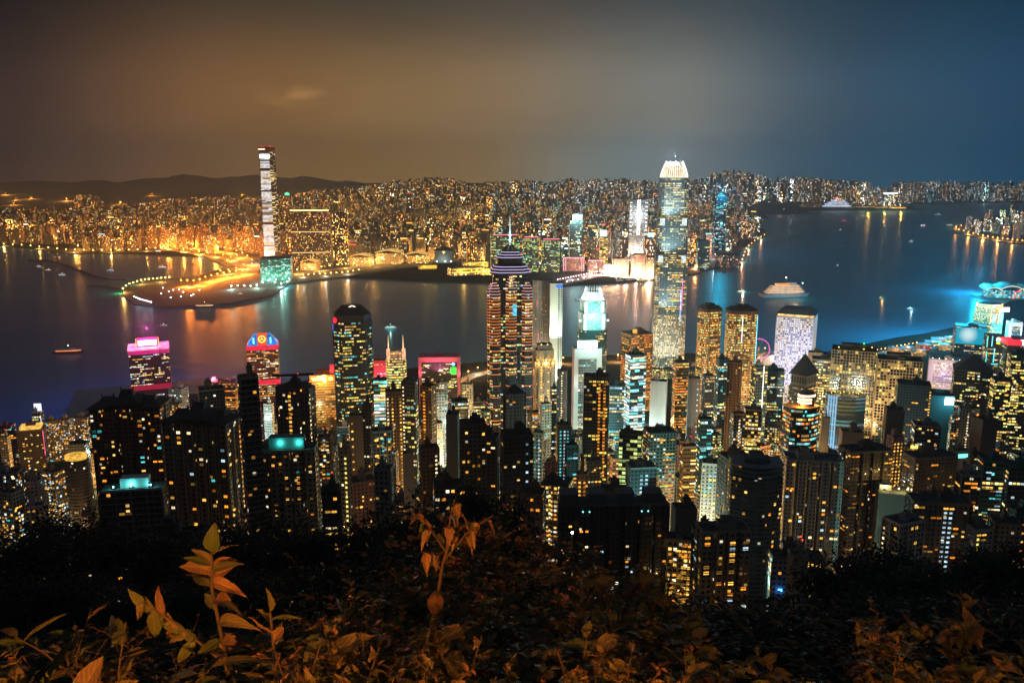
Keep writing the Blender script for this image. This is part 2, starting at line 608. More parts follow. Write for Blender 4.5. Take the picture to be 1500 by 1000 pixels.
def hills():
    """the rising land behind the far city and the ridge that closes the view"""
    rng = random.Random(4)
    mb = MB()
    xs = list(range(-10500, 10501, 110))
    ys = [5600, 6200, 6800, 7400, 8000, 8600, 9200, 9700, 10200, 10700, 11200, 11800]
    RID = [(-10500, 210), (-6500, 250), (-5600, 210), (-5000, 270), (-4500, 250), (-4100, 350), (-3600, 330), (-3200, 370), (-2700, 290), (-2300, 300), (-1700, 190), (-600, 150), (300, 150), (1200, 160), (2400, 150), (3300, 170), (4300, 190), (5600, 200), (7200, 230), (10500, 200)]

    def h(x, y):
        z = kz(x, y) + .3
        t = max(0.0, min(1.0, (y - 9900) / 1400))
        r = interp(RID, x) + 24 * math.sin(x * .0041) + 16 * math.sin(x * .0097 + 1) + 15 * math.sin(x * .0123 + y * .003) + 9 * math.sin(x * .0213) + 6 * math.sin(x * .047 + 2)
        return z + t * t * (3 - 2 * t) * max(0, r - z) * (1 if y < 11500 else .9)
    g = [[(x, y, h(x, y) if inside(FAR_POLY, x, y) else -4) for x in xs] for y in ys]
    for a, b in zip(g, g[1:]):
        for i in range(len(xs) - 1): mb.face([a[i], a[i + 1], b[i + 1], b[i]])
    tag(mb.build('hills', plain('hill_mat', (.16, .13, .10), .95, noise=.5, scale=.004), smooth=True), None, None, None, 'structure')


hills()

# headland of the island farther east
HEAD = [(1397, 333), (1397, 338), (1402, 342), (1430, 349), (1465, 355), (1500, 359), (1600, 366), (1800, 372), (1900, 330), (1700, 306), (1500, 310), (1450, 318), (1418, 326)]


def headland():
    import bmesh
    poly = [(sea(u, v).x, sea(u, v).y) for u, v in HEAD]
    bm = bmesh.new()
    top = [bm.verts.new((x, y, 4)) for x, y in poly]; bot = [bm.verts.new((x, y, -5)) for x, y in poly]
    f = bm.faces.new(top); n = len(poly)
    for i in range(n): bm.faces.new([bot[i], bot[(i + 1) % n], top[(i + 1) % n], top[i]])
    bmesh.ops.triangulate(bm, faces=[f]); bmesh.ops.recalc_face_normals(bm, faces=bm.faces[:])
    me = bpy.data.meshes.new('headland_ground'); bm.to_mesh(me); bm.free(); me.uv_layers.new(name='UVMap')
    me.materials.append(MATS['far_ground_mat'])
    tag(link('headland_ground', me), None, None, None, 'structure')


headland()


def ribbon(name, pts, w, z, mat, label=None):
    """a road as a sheet w metres wide along picture points on the ground"""
    mb = MB()
    L = []
    ps = [Vector(p) for p in pts]
    # smooth
    for _ in range(2):
        q = [ps[0]]
        for a, b in zip(ps, ps[1:]): q += [a.lerp(b, .25), a.lerp(b, .75)]
        ps = q + [ps[-1]]
    for i, p in enumerate(ps):
        t = ps[min(i + 1, len(ps) - 1)] - ps[max(i - 1, 0)]
        t.z = 0; t.normalize()
        nrm = Vector((-t.y, t.x, 0)) * (w / 2)
        L.append((p + nrm, p - nrm))
    for (a, b), (c, d) in zip(L, L[1:]):
        mb.face([(b.x, b.y, b.z + z), (d.x, d.y, d.z + z), (c.x, c.y, c.z + z), (a.x, a.y, a.z + z)])
    o = mb.build(name, mat)
    return tag(o, None, None, None, 'structure')


def haze():
    m = bpy.data.materials.new('haze_mat'); m.use_nodes = True
    nt = m.node_tree; nt.nodes.clear()
    out = nt.nodes.new('ShaderNodeOutputMaterial'); v = nt.nodes.new('ShaderNodeVolumePrincipled')
    v.inputs['Color'].default_value = (.56, .80, 1, 1)
    v.inputs['Density'].default_value = HAZE
    v.inputs['Anisotropy'].default_value = .6
    nt.links.new(v.outputs[0], out.inputs['Volume'])
    mb = MB(); mb.box(-13000, 13000, -250, 13400, -8, 780)
    o = mb.build('haze', m)
    tag(o, 'thin night haze over the whole harbour and city', 'haze', None, 'stuff')


HAZE = 4.4e-5
haze()
# ------------------------------------------------------------------ palettes
WARM, AMBER, GOLD, WHITE, COOL, TEAL, LIME = (1, .60, .14), (1, .36, .045), (1, .66, .2), (1, .86, .58), (.62, .88, 1), (.16, .85, .8), (.85, .9, .25)
ORANGE, PINK, RED, BLUE, CYAN, MAGENTA, GREEN = (1, .26, .03), (1, .08, .32), (1, .02, .04), (.02, .16, 1), (.06, .75, 1), (.8, .05, .8), (.05, .9, .15)
WALLS = dict(beige=(.34, .29, .21), grey=(.22, .22, .22), brown=(.17, .11, .075), white=(.6, .58, .54), dark=(.06, .065, .07), pink=(.36, .22, .2), stone=(.28, .25, .2),
             teal=(.03, .09, .1), rose=(.34, .1, .12), pale=(.45, .43, .4))
ROOF = plain('roof_mat', (.07, .07, .068), .9, noise=.5, scale=.2)
DARKMETAL = plain('dark_metal', (.04, .04, .045), .45, .6)
STEEL = plain('steel_mat', (.3, .3, .3), .4, .7)
WHITEWALL = plain('white_wall', (.62, .6, .56), .7, noise=.12, scale=.06)
for k, c in WALLS.items(): plain('wall_' + k, c, .8, noise=.22, scale=.07)
# lit panes of the nearer buildings, each a little different through the object's own random number
P_WARM, P_AMBER, P_LIME, P_WHITE = (1, .50, .075), (1, .31, .025), (.95, .78, .14), (1, .78, .42)
PANES = dict(warm=glow('pane_warm', P_WARM, 1.15, vary=.85, noise=.55, nscale=.8), amber=glow('pane_amber', P_AMBER, 1.0, vary=.85, noise=.55, nscale=.8),
             white=glow('pane_white', P_WHITE, 1.15, vary=.8, noise=.5, nscale=.8), cool=glow('pane_cool', (.55, .82, 1), .8, vary=.85, noise=.4, nscale=.8),
             teal=glow('pane_teal', (.1, .7, .72), .75, vary=.8, noise=.4, nscale=.8), lime=glow('pane_lime', P_LIME, 1.1, vary=.8, noise=.5, nscale=.8),
             dim=glow('pane_dim', P_WARM, .22, vary=.8, noise=.5, nscale=.8))
FLATS = ['warm'] * 6 + ['amber'] * 4 + ['white'] * 2 + ['cool'] * 1 + ['teal'] * 1 + ['dim'] * 4
OFFICE = ['warm'] * 3 + ['lime'] * 3 + ['white'] * 3 + ['cool'] * 3 + ['teal'] * 3

_pane_mesh = {}


def pane_mesh(kind, w, h, cols=2):
    """a lit window: frame, sill, mullions and the glowing panes behind them"""
    key = (kind, round(w, 2), round(h, 2), cols)
    if key in _pane_mesh: return _pane_mesh[key]
    mb = MB()
    t = min(.12, w * .05)
    mb.box(-w / 2, w / 2, -.05, .12, -h / 2, h / 2, 1)                                    # pane block, outward is -y
    mb.box(-w / 2 - t, w / 2 + t, -.22, .1, -h / 2 - t * 1.5, -h / 2, 0)                   # sill
    mb.box(-w / 2 - t, w / 2 + t, -.14, .1, h / 2, h / 2 + t, 0)
    mb.box(-w / 2 - t, -w / 2, -.14, .1, -h / 2, h / 2, 0)
    mb.box(w / 2, w / 2 + t, -.14, .1, -h / 2, h / 2, 0)
    for i in range(1, cols):
        x = -w / 2 + w * i / cols
        mb.box(x - t * .5, x + t * .5, -.13, .05, -h / 2, h / 2, 0)
    me = mb.mesh('window', [DARKMETAL, PANES[kind]])
    _pane_mesh[key] = me
    return me


def edges_facing(root_loc, rz, poly, lo=.12):
    """edges of a plan that look at the camera: (start, unit along, outward, length)"""
    out = []
    c, s = math.cos(rz), math.sin(rz)
    n = len(poly)
    for i in range(n):
        a, b = poly[i], poly[(i + 1) % n]
        l = math.hypot(b[0] - a[0], b[1] - a[1])
        if l < 1.6: continue
        t = ((b[0] - a[0]) / l, (b[1] - a[1]) / l)
        nn = (t[1], -t[0])
        wn = (nn[0] * c - nn[1] * s, nn[0] * s + nn[1] * c)
        mx, my = (a[0] + b[0]) / 2, (a[1] + b[1]) / 2
        wx, wy = root_loc[0] + mx * c - my * s, root_loc[1] + mx * s + my * c
        d = math.hypot(wx, wy)
        if -(wn[0] * wx + wn[1] * wy) / d > lo: out.append((a, t, nn, l))
    return out


def add_window(root, a, t, nn, at, z, me):
    o = link('window', me, root, (a[0] + t[0] * at + nn[0] * .02, a[1] + t[1] * at + nn[1] * .02, z))
    o.rotation_euler = (0, 0, math.atan2(t[1], t[0]))
    return o


def lit_rooms(root, rz, poly, z0, z1, n, pal, cw, ch, w, h, rng, cols=2, runs=1, cap=95):
    """n lit windows scattered over the faces that can be seen"""
    E = edges_facing(root.location, rz, poly)
    if not E: return
    cells = []
    for e in E:
        k = int(e[3] // cw)
        if k < 1: continue
        off = (e[3] - k * cw) / 2 + cw / 2
        for f in range(int((z1 - z0) // ch)):
            for i in range(k): cells.append((e, i, k, f, off))
    used = set()
    tries = 0
    want = min(n, cap, int(len(cells) * .6))
    while len(used) < want and tries < want * 8:
        tries += 1
        j = rng.randrange(len(cells))
        kind = rng.choice(pal)
        for q in range(rng.randint(1, runs)):
            if j + q >= len(cells) or (j + q) in used or len(used) >= want: break
            if cells[j + q][0] is not cells[j][0] or cells[j + q][3] != cells[j][3]: break
            used.add(j + q)
            e, i, k, f, off = cells[j + q]
            add_window(root, e[0], e[1], e[2], off + i * cw, z1 - (f + .5) * ch, pane_mesh(kind, w, h, cols))


def stair_lights(root, rz, poly, z0, z1, frac, kind, ch, w, h, face=0, step=1, cap=45):
    """a column of lit windows, one per landing"""
    E = sorted(edges_facing(root.location, rz, poly), key=lambda e: -e[3])
    if not E: return
    e = E[min(face, len(E) - 1)]
    z, k = z1 - ch, 0
    while z > z0 + ch and k < cap:
        add_window(root, e[0], e[1], e[2], e[3] * frac, z, pane_mesh(kind, w, h, 1))
        z -= ch * step; k += 1


def flood(parent, loc, target, power, col, size=70, blend=.6, radius=.6, name='floodlight'):
    """a floodlight: a bare spot aimed at its target, no housing built"""
    d = bpy.data.lights.new(name, 'SPOT')
    d.energy = power; d.color = col; d.spot_size = R(size); d.spot_blend = blend; d.shadow_soft_size = 0.0
    o = bpy.data.objects.new(name, d)
    COL.objects.link(o)
    o.parent = parent
    o.location = loc
    o.rotation_euler = (Vector(target) - Vector(loc)).to_track_quat('-Z', 'Y').to_euler()
    return o


def lamp(parent, loc, power, col, radius=1.0, name='lamp'):
    d = bpy.data.lights.new(name, 'POINT')
    d.energy = power; d.color = col; d.shadow_soft_size = 0.0 if radius > .06 else radius
    o = bpy.data.objects.new(name, d)
    COL.objects.link(o)
    o.parent = parent; o.location = loc
    return o


def roof_kit(root, w, d, z, rng, wall, tank=True, mast=False, k=1.0):
    """parapet with roof plant, tanks and ladders"""
    mb = MB()
    t, h = .35, 1.3
    mb.box(-w / 2, w / 2, -d / 2, -d / 2 + t, z, z + h, 0); mb.box(-w / 2, w / 2, d / 2 - t, d / 2, z, z + h, 0)
    mb.box(-w / 2, -w / 2 + t, -d / 2 + t, d / 2 - t, z, z + h, 0); mb.box(w / 2 - t, w / 2, -d / 2 + t, d / 2 - t, z, z + h, 0)
    mb.build('parapet', wall, root)
    mb = MB()
    a, b = w * rng.uniform(.25, .4), d * rng.uniform(.3, .5)
    x, y = rng.uniform(-.15, .15) * w, rng.uniform(-.1, .15) * d
    hh = rng.uniform(3.5, 7) * k
    mb.box(x - a / 2, x + a / 2, y - b / 2, y + b / 2, z, z + hh, 0, 1)
    mb.box(x - a * .3, x + a * .2, y - b * .3, y + b * .3, z + hh, z + hh + rng.uniform(1.5, 3) * k, 0, 1)
    mb.build('plant_room', [wall, ROOF], root)
    if tank:
        for i in range(rng.randint(2, 4)):
            mb = MB()
            xx, yy, s = rng.uniform(-.38, .38) * w, rng.uniform(-.38, .38) * d, rng.uniform(.8, 1.8)
            if abs(xx - x) < a / 2 + s and abs(yy - y) < b / 2 + s: continue
            mb.box(xx - s, xx + s, yy - s, yy + s, z, z + rng.uniform(1.2, 2.6), 0)
            mb.build('roof_tank', ROOF, root)
    if mast:
        mb = MB(); mb.tube([(x, y, z + hh), (x, y, z + hh + 9 * k)], .25, 5, 0, .08); mb.build('mast', DARKMETAL, root)


def place(u0, u1, vt, Y, dr, yaw):
    """pixel span of a tower's top -> its real place, width, depth, height"""
    uc = (u0 + u1) / 2
    az = math.atan((uc - 750) / F_PX)
    if yaw is None: yaw = 0
    a = yaw + az
    W_ = (u1 - u0) * px_m(uc, vt, Y)
    w = W_ / (math.cos(a) + dr * abs(math.sin(a)))
    d = w * dr
    top = P(uc, vt, Y)
    half = (abs(w * math.sin(yaw)) + d * math.cos(yaw)) / 2
    k = (Y + half) / Y
    x, y = top.x * k, top.y * k
    g = ground(x, y) if y < interp(SHORE, x) + 60 else 3.0
    g = min(g, ground(x, y - half), ground(x, y + half)) - 1.5
    return x, y, g, w, d, top.z


FRONT_LAMPS = []
HK = []          # things on the island side, for the filler to keep clear of


def tower(u0, u1, vt, Y, style, label, name='office_tower', cat='tower', yaw=0, dr=.8, plan='rect', roof='kit', n=0, pal=None, cw=3.3, ch=3.1, ww=2.75, wh=1.6, runs=2, strips=(),
          bands=0, ribs=0, wall=None, seed=None, group=None, stage=(), mast=False, notchd=1.8, bays=4, cols=2, front=False):
    rz = R(yaw)
    x, y, z0, w, d, zt = place(u0, u1, vt, Y, dr, rz)
    rng = random.Random(seed if seed is not None else int(u0 * 7 + vt * 13))
    if Y < 720 and n and not bands and not ribs and plan in ('rect', 'notch'):
        bands = 3.1 if rng.random() < .6 else 0
        ribs = rng.choice([0, 6.2, 8]) if bands else rng.choice([5, 6.6])
    if n and cw == 3.3: ww = ww * rng.choice([.6, .8, 1, 1]); wh = wh * rng.choice([.8, 1, 1.1])
    if Y < 760 or (name == 'slab_tower' and Y < 1000): FRONT_LAMPS.append((u0, u1, x, y, Y, w, d, name))
    h = zt - z0
    root = empty(name, (x, y, z0), rz, label, cat, group)
    HK.append((x, y, math.hypot(w, d) / 2, (u0, u1, vt, Y)))
    wallm = MATS['wall_' + (wall or 'grey')]
    if plan == 'rect': poly = rect(w, d)
    elif plan == 'cham': poly = cham(w, d, min(w, d) * .22)
    elif plan == 'round': poly = ngon(w / 2, 28, d / 2)
    elif plan == 'bow': poly = bow(w, d, d * .28)
    elif plan == 'cross': poly = cross_plan(w, d, min(w, d) * .26)
    elif plan == 'notch': poly = notch(w, d, bays, notchd)
    else: poly = rect(w, d)
    hb = h
    if roof == 'kit': hb = h - 1.3
    elif roof == 'pyramid': hb = h - w * .45
    elif roof == 'dome': hb = h - w * .3
    elif roof == 'chinese': hb = h - 11
    mats = [style, ROOF, wallm]
    mb = MB()
    if stage:                                          # set-backs: (fraction of height, scale of plan)
        zz, kk = 0.0, 1.0
        for fr, sc in stage:
            mb.prism(scale_poly(poly, kk), zz, hb * fr, 0, 1, ztop=hb)
            zz, kk = hb * fr, sc
        mb.prism(scale_poly(poly, kk), zz, hb, 0, 1, ztop=hb)
        tw, td = w * kk, d * kk
    else:
        mb.prism(poly, 0, hb, 0, 1, ztop=hb)
        tw, td = w, d
    mb.build('body', mats, root)
    if bands:                                          # floor slabs standing proud of the wall
        mb = MB(); z = hb - bands; o = .35
        pp = scale_poly(poly, 1 + 2 * o / w, 1 + 2 * o / d)
        k = 0
        while z > max(3, hb - 120) and k < 60:
            mb.prism(pp, z - .28, z + .12, 0, 0, bottom=True); z -= bands; k += 1
        mb.build('floor_ledges', wallm, root)
    if ribs:                                           # upright fins on the faces that can be seen
        mb = MB()
        for a, t, nn, l in edges_facing(root.location, rz, poly, .02):
            k = max(1, int(l // ribs))
            for i in range(k + 1):
                s = min(l - .2, max(.2, l * i / k))
                p = (a[0] + t[0] * s, a[1] + t[1] * s)
                q = lambda e, f: (p[0] + t[0] * e + nn[0] * f, p[1] + t[1] * e + nn[1] * f)
                mb.prism([q(-.22, .45), q(.22, .45), q(.22, -.05), q(-.22, -.05)], 1, hb - .1, 0, 0)
        mb.build('fins', wallm, root)
    if roof == 'kit': roof_kit(root, tw * .995, td * .995, hb, rng, wallm, mast=mast) if plan in ('rect', 'notch') and not stage else roof_kit(root, tw * .6, td * .6, hb, rng, wallm, mast=mast)
    elif roof == 'pyramid':
        mb = MB(); mb.prism(scale_poly(rect(tw, td), 1.05), hb, hb + 1.2, 1, 1, bottom=True)
        mb.frustum(scale_poly(rect(tw, td), 1.02), hb + 1.2, rect(.6, .6), h, 0, 0); mb.build('pyramid_roof', [plain('slate_mat', (.06, .065, .075), .6, noise=.3), wallm], root)
        mb = MB(); mb.tube([(0, 0, h - .3), (0, 0, h + 7)], .3, 5, 0, .08); mb.build('finial', DARKMETAL, root)
    elif roof == 'dome':
        mb = MB(); r = min(tw, td) / 2
        rings = [(r * math.cos(t), hb + (h - hb) * math.sin(t)) for t in [0, .3, .6, .9, 1.2, 1.45]]
        for (ra, za), (rb, zb) in zip(rings, rings[1:]): mb.frustum(ngon(ra, 20), za, ngon(rb, 20), zb, 0, 0, top=False)
        mb.cap(ngon(rings[-1][0], 20), rings[-1][1], 0); mb.build('dome_roof', plain('copper_mat', (.05, .09, .085), .45, .3), root)
    elif roof == 'chinese':
        mb = MB()
        def hip(cx, cy, ww_, dd_, z, hh, ov=1.6):
            p = rect(ww_ + 2 * ov, dd_ + 2 * ov, cx, cy)
            mb.prism(p, z, z + .7, 0, 0, bottom=True)
            mb.frustum(p, z + .7, rect(ww_ * .55, dd_ * .5, cx, cy), z + hh * .55, 0, 0)
            mb.frustum(rect(ww_ * .5, dd_ * .42, cx, cy), z + hh * .55, rect(ww_ * .42, .8, cx, cy), z + hh, 0, 0)
            mb.box(cx - ww_ * .24, cx - ww_ * .2, cy - .6, cy + .6, z + hh, z + hh + 1.6, 0); mb.box(cx + ww_ * .2, cx + ww_ * .24, cy - .6, cy + .6, z + hh, z + hh + 1.6, 0)
        hip(-tw * .3, 0, tw * .38, td, hb, 6); hip(tw * .3, 0, tw * .38, td, hb, 6); hip(0, -td * .1, tw * .4, td * .9, hb + 2.5, 8.5)
        mb.build('tiled_roof', plain('dark_tile_mat', (.035, .045, .045), .6, noise=.4, scale=.5), root)
    elif roof == 'flat':
        mb = MB(); mb.box(-tw * .3, tw * .25, -td * .25, td * .3, hb, hb + 3.2, 0, 1); mb.build('plant_room', [wallm, ROOF], root)
    if rng.random() < .3 and roof == 'kit':
        mb = MB(); mb.tube([(tw * .1, 0, hb), (tw * .1, 0, hb + 9)], .1, 4); mb.ball((tw * .1, 0, hb + 9), .45, 1, 6); mb.build('obstruction_light', [DARKMETAL, glow('beacon_red', (1, .04, .03), 3)], root)
    if n:
        lit_rooms(root, rz, poly, max(2, hb - 110), hb - 1, n, pal or FLATS, cw, ch, ww, wh, rng, cols, runs)
    for s in strips:
        fr, kind, st = s[0], s[1], dict(face=s[2] if len(s) > 2 else 0, step=s[3] if len(s) > 3 else 1)
        stair_lights(root, rz, poly, max(2, hb - 95), hb - 2, fr, kind, ch, s[4] if len(s) > 4 else 1.5, s[5] if len(s) > 5 else 1.4, **st)
    return root, poly, hb, w, d, rng


def text_sign(root, body, loc, size, mat, rz=0.0, extrude=.15, name='sign', tilt=0.0):
    c = bpy.data.curves.new(name, 'FONT')
    c.body = body; c.size = size; c.extrude = extrude; c.align_x = 'CENTER'; c.align_y = 'CENTER'; c.offset = .012 * size
    tmp = bpy.data.objects.new(name, c)
    COL.objects.link(tmp)
    dg = bpy.context.evaluated_depsgraph_get()
    me = bpy.data.meshes.new_from_object(tmp.evaluated_get(dg))
    bpy.data.objects.remove(tmp)
    me.materials.clear(); me.materials.append(mat)
    o = link(name, me, root, loc)
    o.rotation_euler = (math.pi / 2, 0, rz)
    return o


# ------------------------------------------------------------------ facades in use
def FC(name, **k): return facade(name, **k)


OFF_DARK = facade('office_dark', 3.0, 3.9, .82, .46, .30, [WARM, LIME, WHITE, GOLD, COOL], 1.5, (.03, .034, .04), band=.75, run=5, glass=(.012, .018, .024))
OFF_TEAL = facade('office_teal', 3.2, 3.9, .85, .5, .42, [TEAL, COOL, WHITE, WARM, LIME], 1.5, (.03, .07, .08), band=.8, run=6, glass=(.01, .035, .045))
OFF_GOLD = facade('office_gold', 3.0, 3.8, .8, .5, .62, [WARM, GOLD, LIME, WARM, WHITE], 1.7, (.16, .12, .07), band=.7, run=5)
OFF_AMBER = facade('office_amber', 3.0, 3.8, .85, .42, .75, [AMBER, WARM, ORANGE, AMBER], 1.5, (.2, .11, .04), band=.85, run=8)
OFF_PINK = facade('office_pink', 3.2, 3.9, .8, .36, .22, [WHITE, WARM, WHITE, COOL], 1.8, (.10, .05, .07), band=.8, run=4, glass=(.03, .02, .03))
OFF_ROSE = facade('office_rose', 3.0, 3.9, .8, .40, .42, [WARM, WHITE, AMBER, WHITE], 1.4, (.30, .16, .11), band=.75, run=5, glass=(.05, .03, .03))
OFF_WHITE = facade('office_white', 3.3, 3.7, .7, .42, .36, [WARM, WHITE, COOL, LIME], 1.5, (.5, .5, .48), band=.5, run=4)
OFF_BAND = facade('office_band', 40, 3.8, 1.0, .5, .0, [WHITE], 0, (.55, .6, .62), wrough=.6)
OFF_BLUEW = facade('office_bluewhite', 6, 4.2, .97, .62, .9, [WHITE, COOL, WHITE, TEAL], 1.9, (.05, .1, .13), band=.9, run=3)
GREENOFF = facade('office_green', 3.4, 3.9, .9, .62, 1.25, [LIME, LIME, (.6, .9, .3)], 1.1, (.04, .05, .03), band=.2, run=6)
FLAT_BEIGE = facade('flats_beige', 2.9, 3.0, .55, .45, .05, [WARM, AMBER, WHITE], 1.2, WALLS['beige'])
FLAT_GREY = facade('flats_grey', 2.7, 3.0, .58, .46, .045, [WARM, AMBER, COOL], 1.2, WALLS['grey'])
FLAT_BROWN = facade('flats_brown', 2.8, 3.0, .55, .45, .05, [WARM, AMBER, WHITE], 1.2, WALLS['brown'])
FLAT_PALE = facade('flats_pale', 2.9, 3.0, .5, .45, .05, [WARM, WHITE], 1.2, WALLS['pale'])
FLAT_PINK = facade('flats_pink', 2.9, 3.0, .4, .42, .06, [WARM, AMBER], 1.2, WALLS['pink'])
FLAT_DARK = facade('flats_dark', 2.8, 3.0, .62, .5, .05, [WARM, AMBER, WHITE], 1.2, WALLS['dark'])
FLAT_BUSY = facade('flats_busy', 2.8, 3.0, .6, .5, .30, [WARM, AMBER, WHITE, COOL], 1.5, WALLS['stone'])
FLAT_LIT = facade('flats_lit', 2.9, 3.1, .62, .55, .55, [WARM, GOLD, AMBER, WHITE], 1.5, (.4, .33, .2))
BLANK = {k: MATS['wall_' + k] for k in WALLS}
# ------------------------------------------------------------------ landmark towers of the island side
NEON_O = glow('neon_orange', (1, .26, .05), 1.5)
NEON_P = glow('neon_mauve', (.75, .62, 1), 1.4)
NEON_PK = glow('neon_pink', (1, .5, .5), 1.2)
NEON_C = glow('neon_cyan', (.1, .8, 1), 2.4)
NEON_T = glow('neon_teal', (.1, 1, .8), 1.6)
NEON_M = glow('neon_violet', (.75, .2, 1), 2.0)
LED_W = glow('led_white', (.95, 1, .98), 4.0, sample=True)
LED_R = glow('led_red', RED, 1.6)
LED_HOT = glow('led_hot_pink', (1, .03, .16), 1.5)
LED_B = glow('led_blue', BLUE, 1.6)
LED_Y = glow('led_yellow', (1, .62, .1), 3.0)
CROWN_W = glow('crown_floodlit_glow', (1, .96, .84), 1.5, noise=.35, nscale=.12)
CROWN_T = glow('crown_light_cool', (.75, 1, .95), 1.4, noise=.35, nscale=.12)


def base_at(u0, u1, vt, Y, dr=.9, yaw=0, name='office_tower', label='', cat='skyscraper'):
    x, y, z0, w, d, zt = place(u0, u1, vt, Y, dr, R(yaw))
    root = empty(name, (x, y, z0), R(yaw), label, cat)
    HK.append((x, y, math.hypot(w, d) / 2, (u0, u1, vt, Y)))
    return root, w, d, zt - z0


# --- the crown-topped skyscraper by the water
def crown_tower():
    root, w, d, h = base_at(962, 1014, 236, 1600, 1.0, -6, 'skyscraper', 'tallest skyscraper on the near shore with a blazing white finned crown', 'skyscraper')
    m = facade('crown_glass', 3.0, 4.0, .9, .44, .52, [WARM, LIME, WHITE, GOLD, WARM], 1.5, (.22, .28, .3), band=.8, run=5, glass=(.05, .10, .12), grough=.3, wrough=.5)
    low = facade('crown_glass_low', 2.2, 4.0, .8, .6, .72, [WARM, WHITE, GOLD, WHITE], 1.3, (.36, .34, .3), band=.6, run=6, glass=(.08, .09, .08), wrough=.5)
    tiers = [(0, .30, 1.0, 1.0), (.30, .58, .985, .98), (.58, .75, .93, .95), (.75, .925, .86, .9)]
    for i, (a, b, k, q) in enumerate(tiers):
        p = cham(w * k, d * q, w * .13)
        p2 = cham(w * (k - .012), d * (q - .012), w * .13)
        mb = MB(); mb.frustum(p, h * a, p2, h * b, 0, 1)
        mb.build('tower_stage', [low if i == 0 else m, ROOF], root)
        mb = MB()                                       # bright edge fins and ledge at every set-back
        for s, t, nn, l in edges_facing(root.location, root.rotation_euler.z, p, .0):
            k2 = max(1, int(l // 4.6))
            for j in range(k2 + 1):
                e = l * j / k2
                P0 = (s[0] + t[0] * e, s[1] + t[1] * e)
                mb.prism([(P0[0] + t[0] * c + nn[0] * f, P0[1] + t[1] * c + nn[1] * f) for c, f in ((-.18, .5), (.18, .5), (.18, 0), (-.18, 0))], h * a + 1, h * b, 0, 0)
        mb.prism(scale_poly(p2, 1.012), h * b - 1.6, h * b + .8, 0, 0, bottom=True)
        mb.build('fins', plain('pale_metal', (.42, .45, .45), .35, .5, noise=.1), root)
        if i in (1, 2):
            for sx in (-1, 1):                          # lit plant floors at the corners
                mb = MB()
                cx = sx * w * k * .36
                mb.box(cx - w * .07, cx + w * .07, -d * q / 2 - .7, -d * q / 2 + 1, h * b - 15, h * b - 2, 0)
                mb.build('plant_floor_light', glow('plant_glow', (.85, 1, .95), .9, noise=.6, nscale=.4), root)
    # crown: leaning fins round an open top
    zc, zt = h * .925, h
    mb = MB()
    P0, P1 = cham(w * .82, d * .85, w * .16), cham(w * .5, d * .52, w * .1)
    def along(poly, n):
        L = [math.dist(poly[i], poly[(i + 1) % 8]) for i in range(8)]
        tot = sum(L); out = []
        for k in range(n):
            s = tot * k / n; i = 0
            while s > L[i]: s -= L[i]; i += 1
            a, b = poly[i], poly[(i + 1) % 8]
            out.append((a[0] + (b[0] - a[0]) * s / L[i], a[1] + (b[1] - a[1]) * s / L[i]))
        return out
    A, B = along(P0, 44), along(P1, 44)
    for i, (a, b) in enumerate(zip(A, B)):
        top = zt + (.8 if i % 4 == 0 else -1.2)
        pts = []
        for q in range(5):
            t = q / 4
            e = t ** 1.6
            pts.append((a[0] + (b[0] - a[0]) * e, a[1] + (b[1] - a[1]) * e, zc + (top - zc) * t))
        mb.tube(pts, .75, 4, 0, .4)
    mb.build('crown_fins', CROWN_W, root)  # floodlight on the fins put in as their own emission
    mb = MB(); mb.frustum(scale_poly(P0, .95), zc, scale_poly(P1, 1.2), zc + (zt - zc) * .72, 0, 1); mb.build('crown_core', [glow('crown_core_light', (1, .8, .5), .55, noise=.5, nscale=.2), ROOF], root)
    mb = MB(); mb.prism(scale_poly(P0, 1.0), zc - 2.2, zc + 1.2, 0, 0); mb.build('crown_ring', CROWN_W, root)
    # light strip up the right-hand edge
    mb = MB(); mb.box(w * .30, w * .32, -d / 2 - .9, -d / 2 - .5, h * .27, h * .42, 0); mb.build('light_strip', glow('strip_blue', (.3, .55, 1), 2.0, noise=.7, nscale=.15), root)
    mb = MB(); mb.box(w * .34, w * .36, -d / 2 - .9, -d / 2 - .5, h * .32, h * .47, 0); mb.build('light_strip', glow('strip_pink', (1, .15, .5), 1.6, noise=.8, nscale=.1), root)
    mb = MB(); mb.box(-w * .75, w * .8, -d * .75, d * .7, 0, 20, 0, 1); mb.build('podium', [OFF_GOLD, ROOF], root)
    rng = random.Random(1)
    lit_rooms(root, root.rotation_euler.z, cham(w, d, w * .13), h * .32, h * .56, 60, ['warm', 'warm', 'lime', 'white'], 5.2, 4.0, 4.8, 2.0, rng, 3, 4)
    for q in ((-.9, -1.3), (0, -1.5), (-1.5, .2)):
        flood(root, (w * q[0], d * q[1], 22), (0, 0, 110), 260000, (1, .9, .7), 60)
    lamp(root, (0, 0, zt + 9), 450000, (.75, .9, 1), 6)  # lamp over the crown, added to lighten the water and haze
    for a, b in ((.30, .58), (.58, .78), (.75, .92)):
        flood(root, (-w * .2, -d * 1.25, h * a), (0, 0, h * b), 190000, (.7, .95, 1), 85)  # cool spots hung before the front, added to brighten the glass


crown_tower()


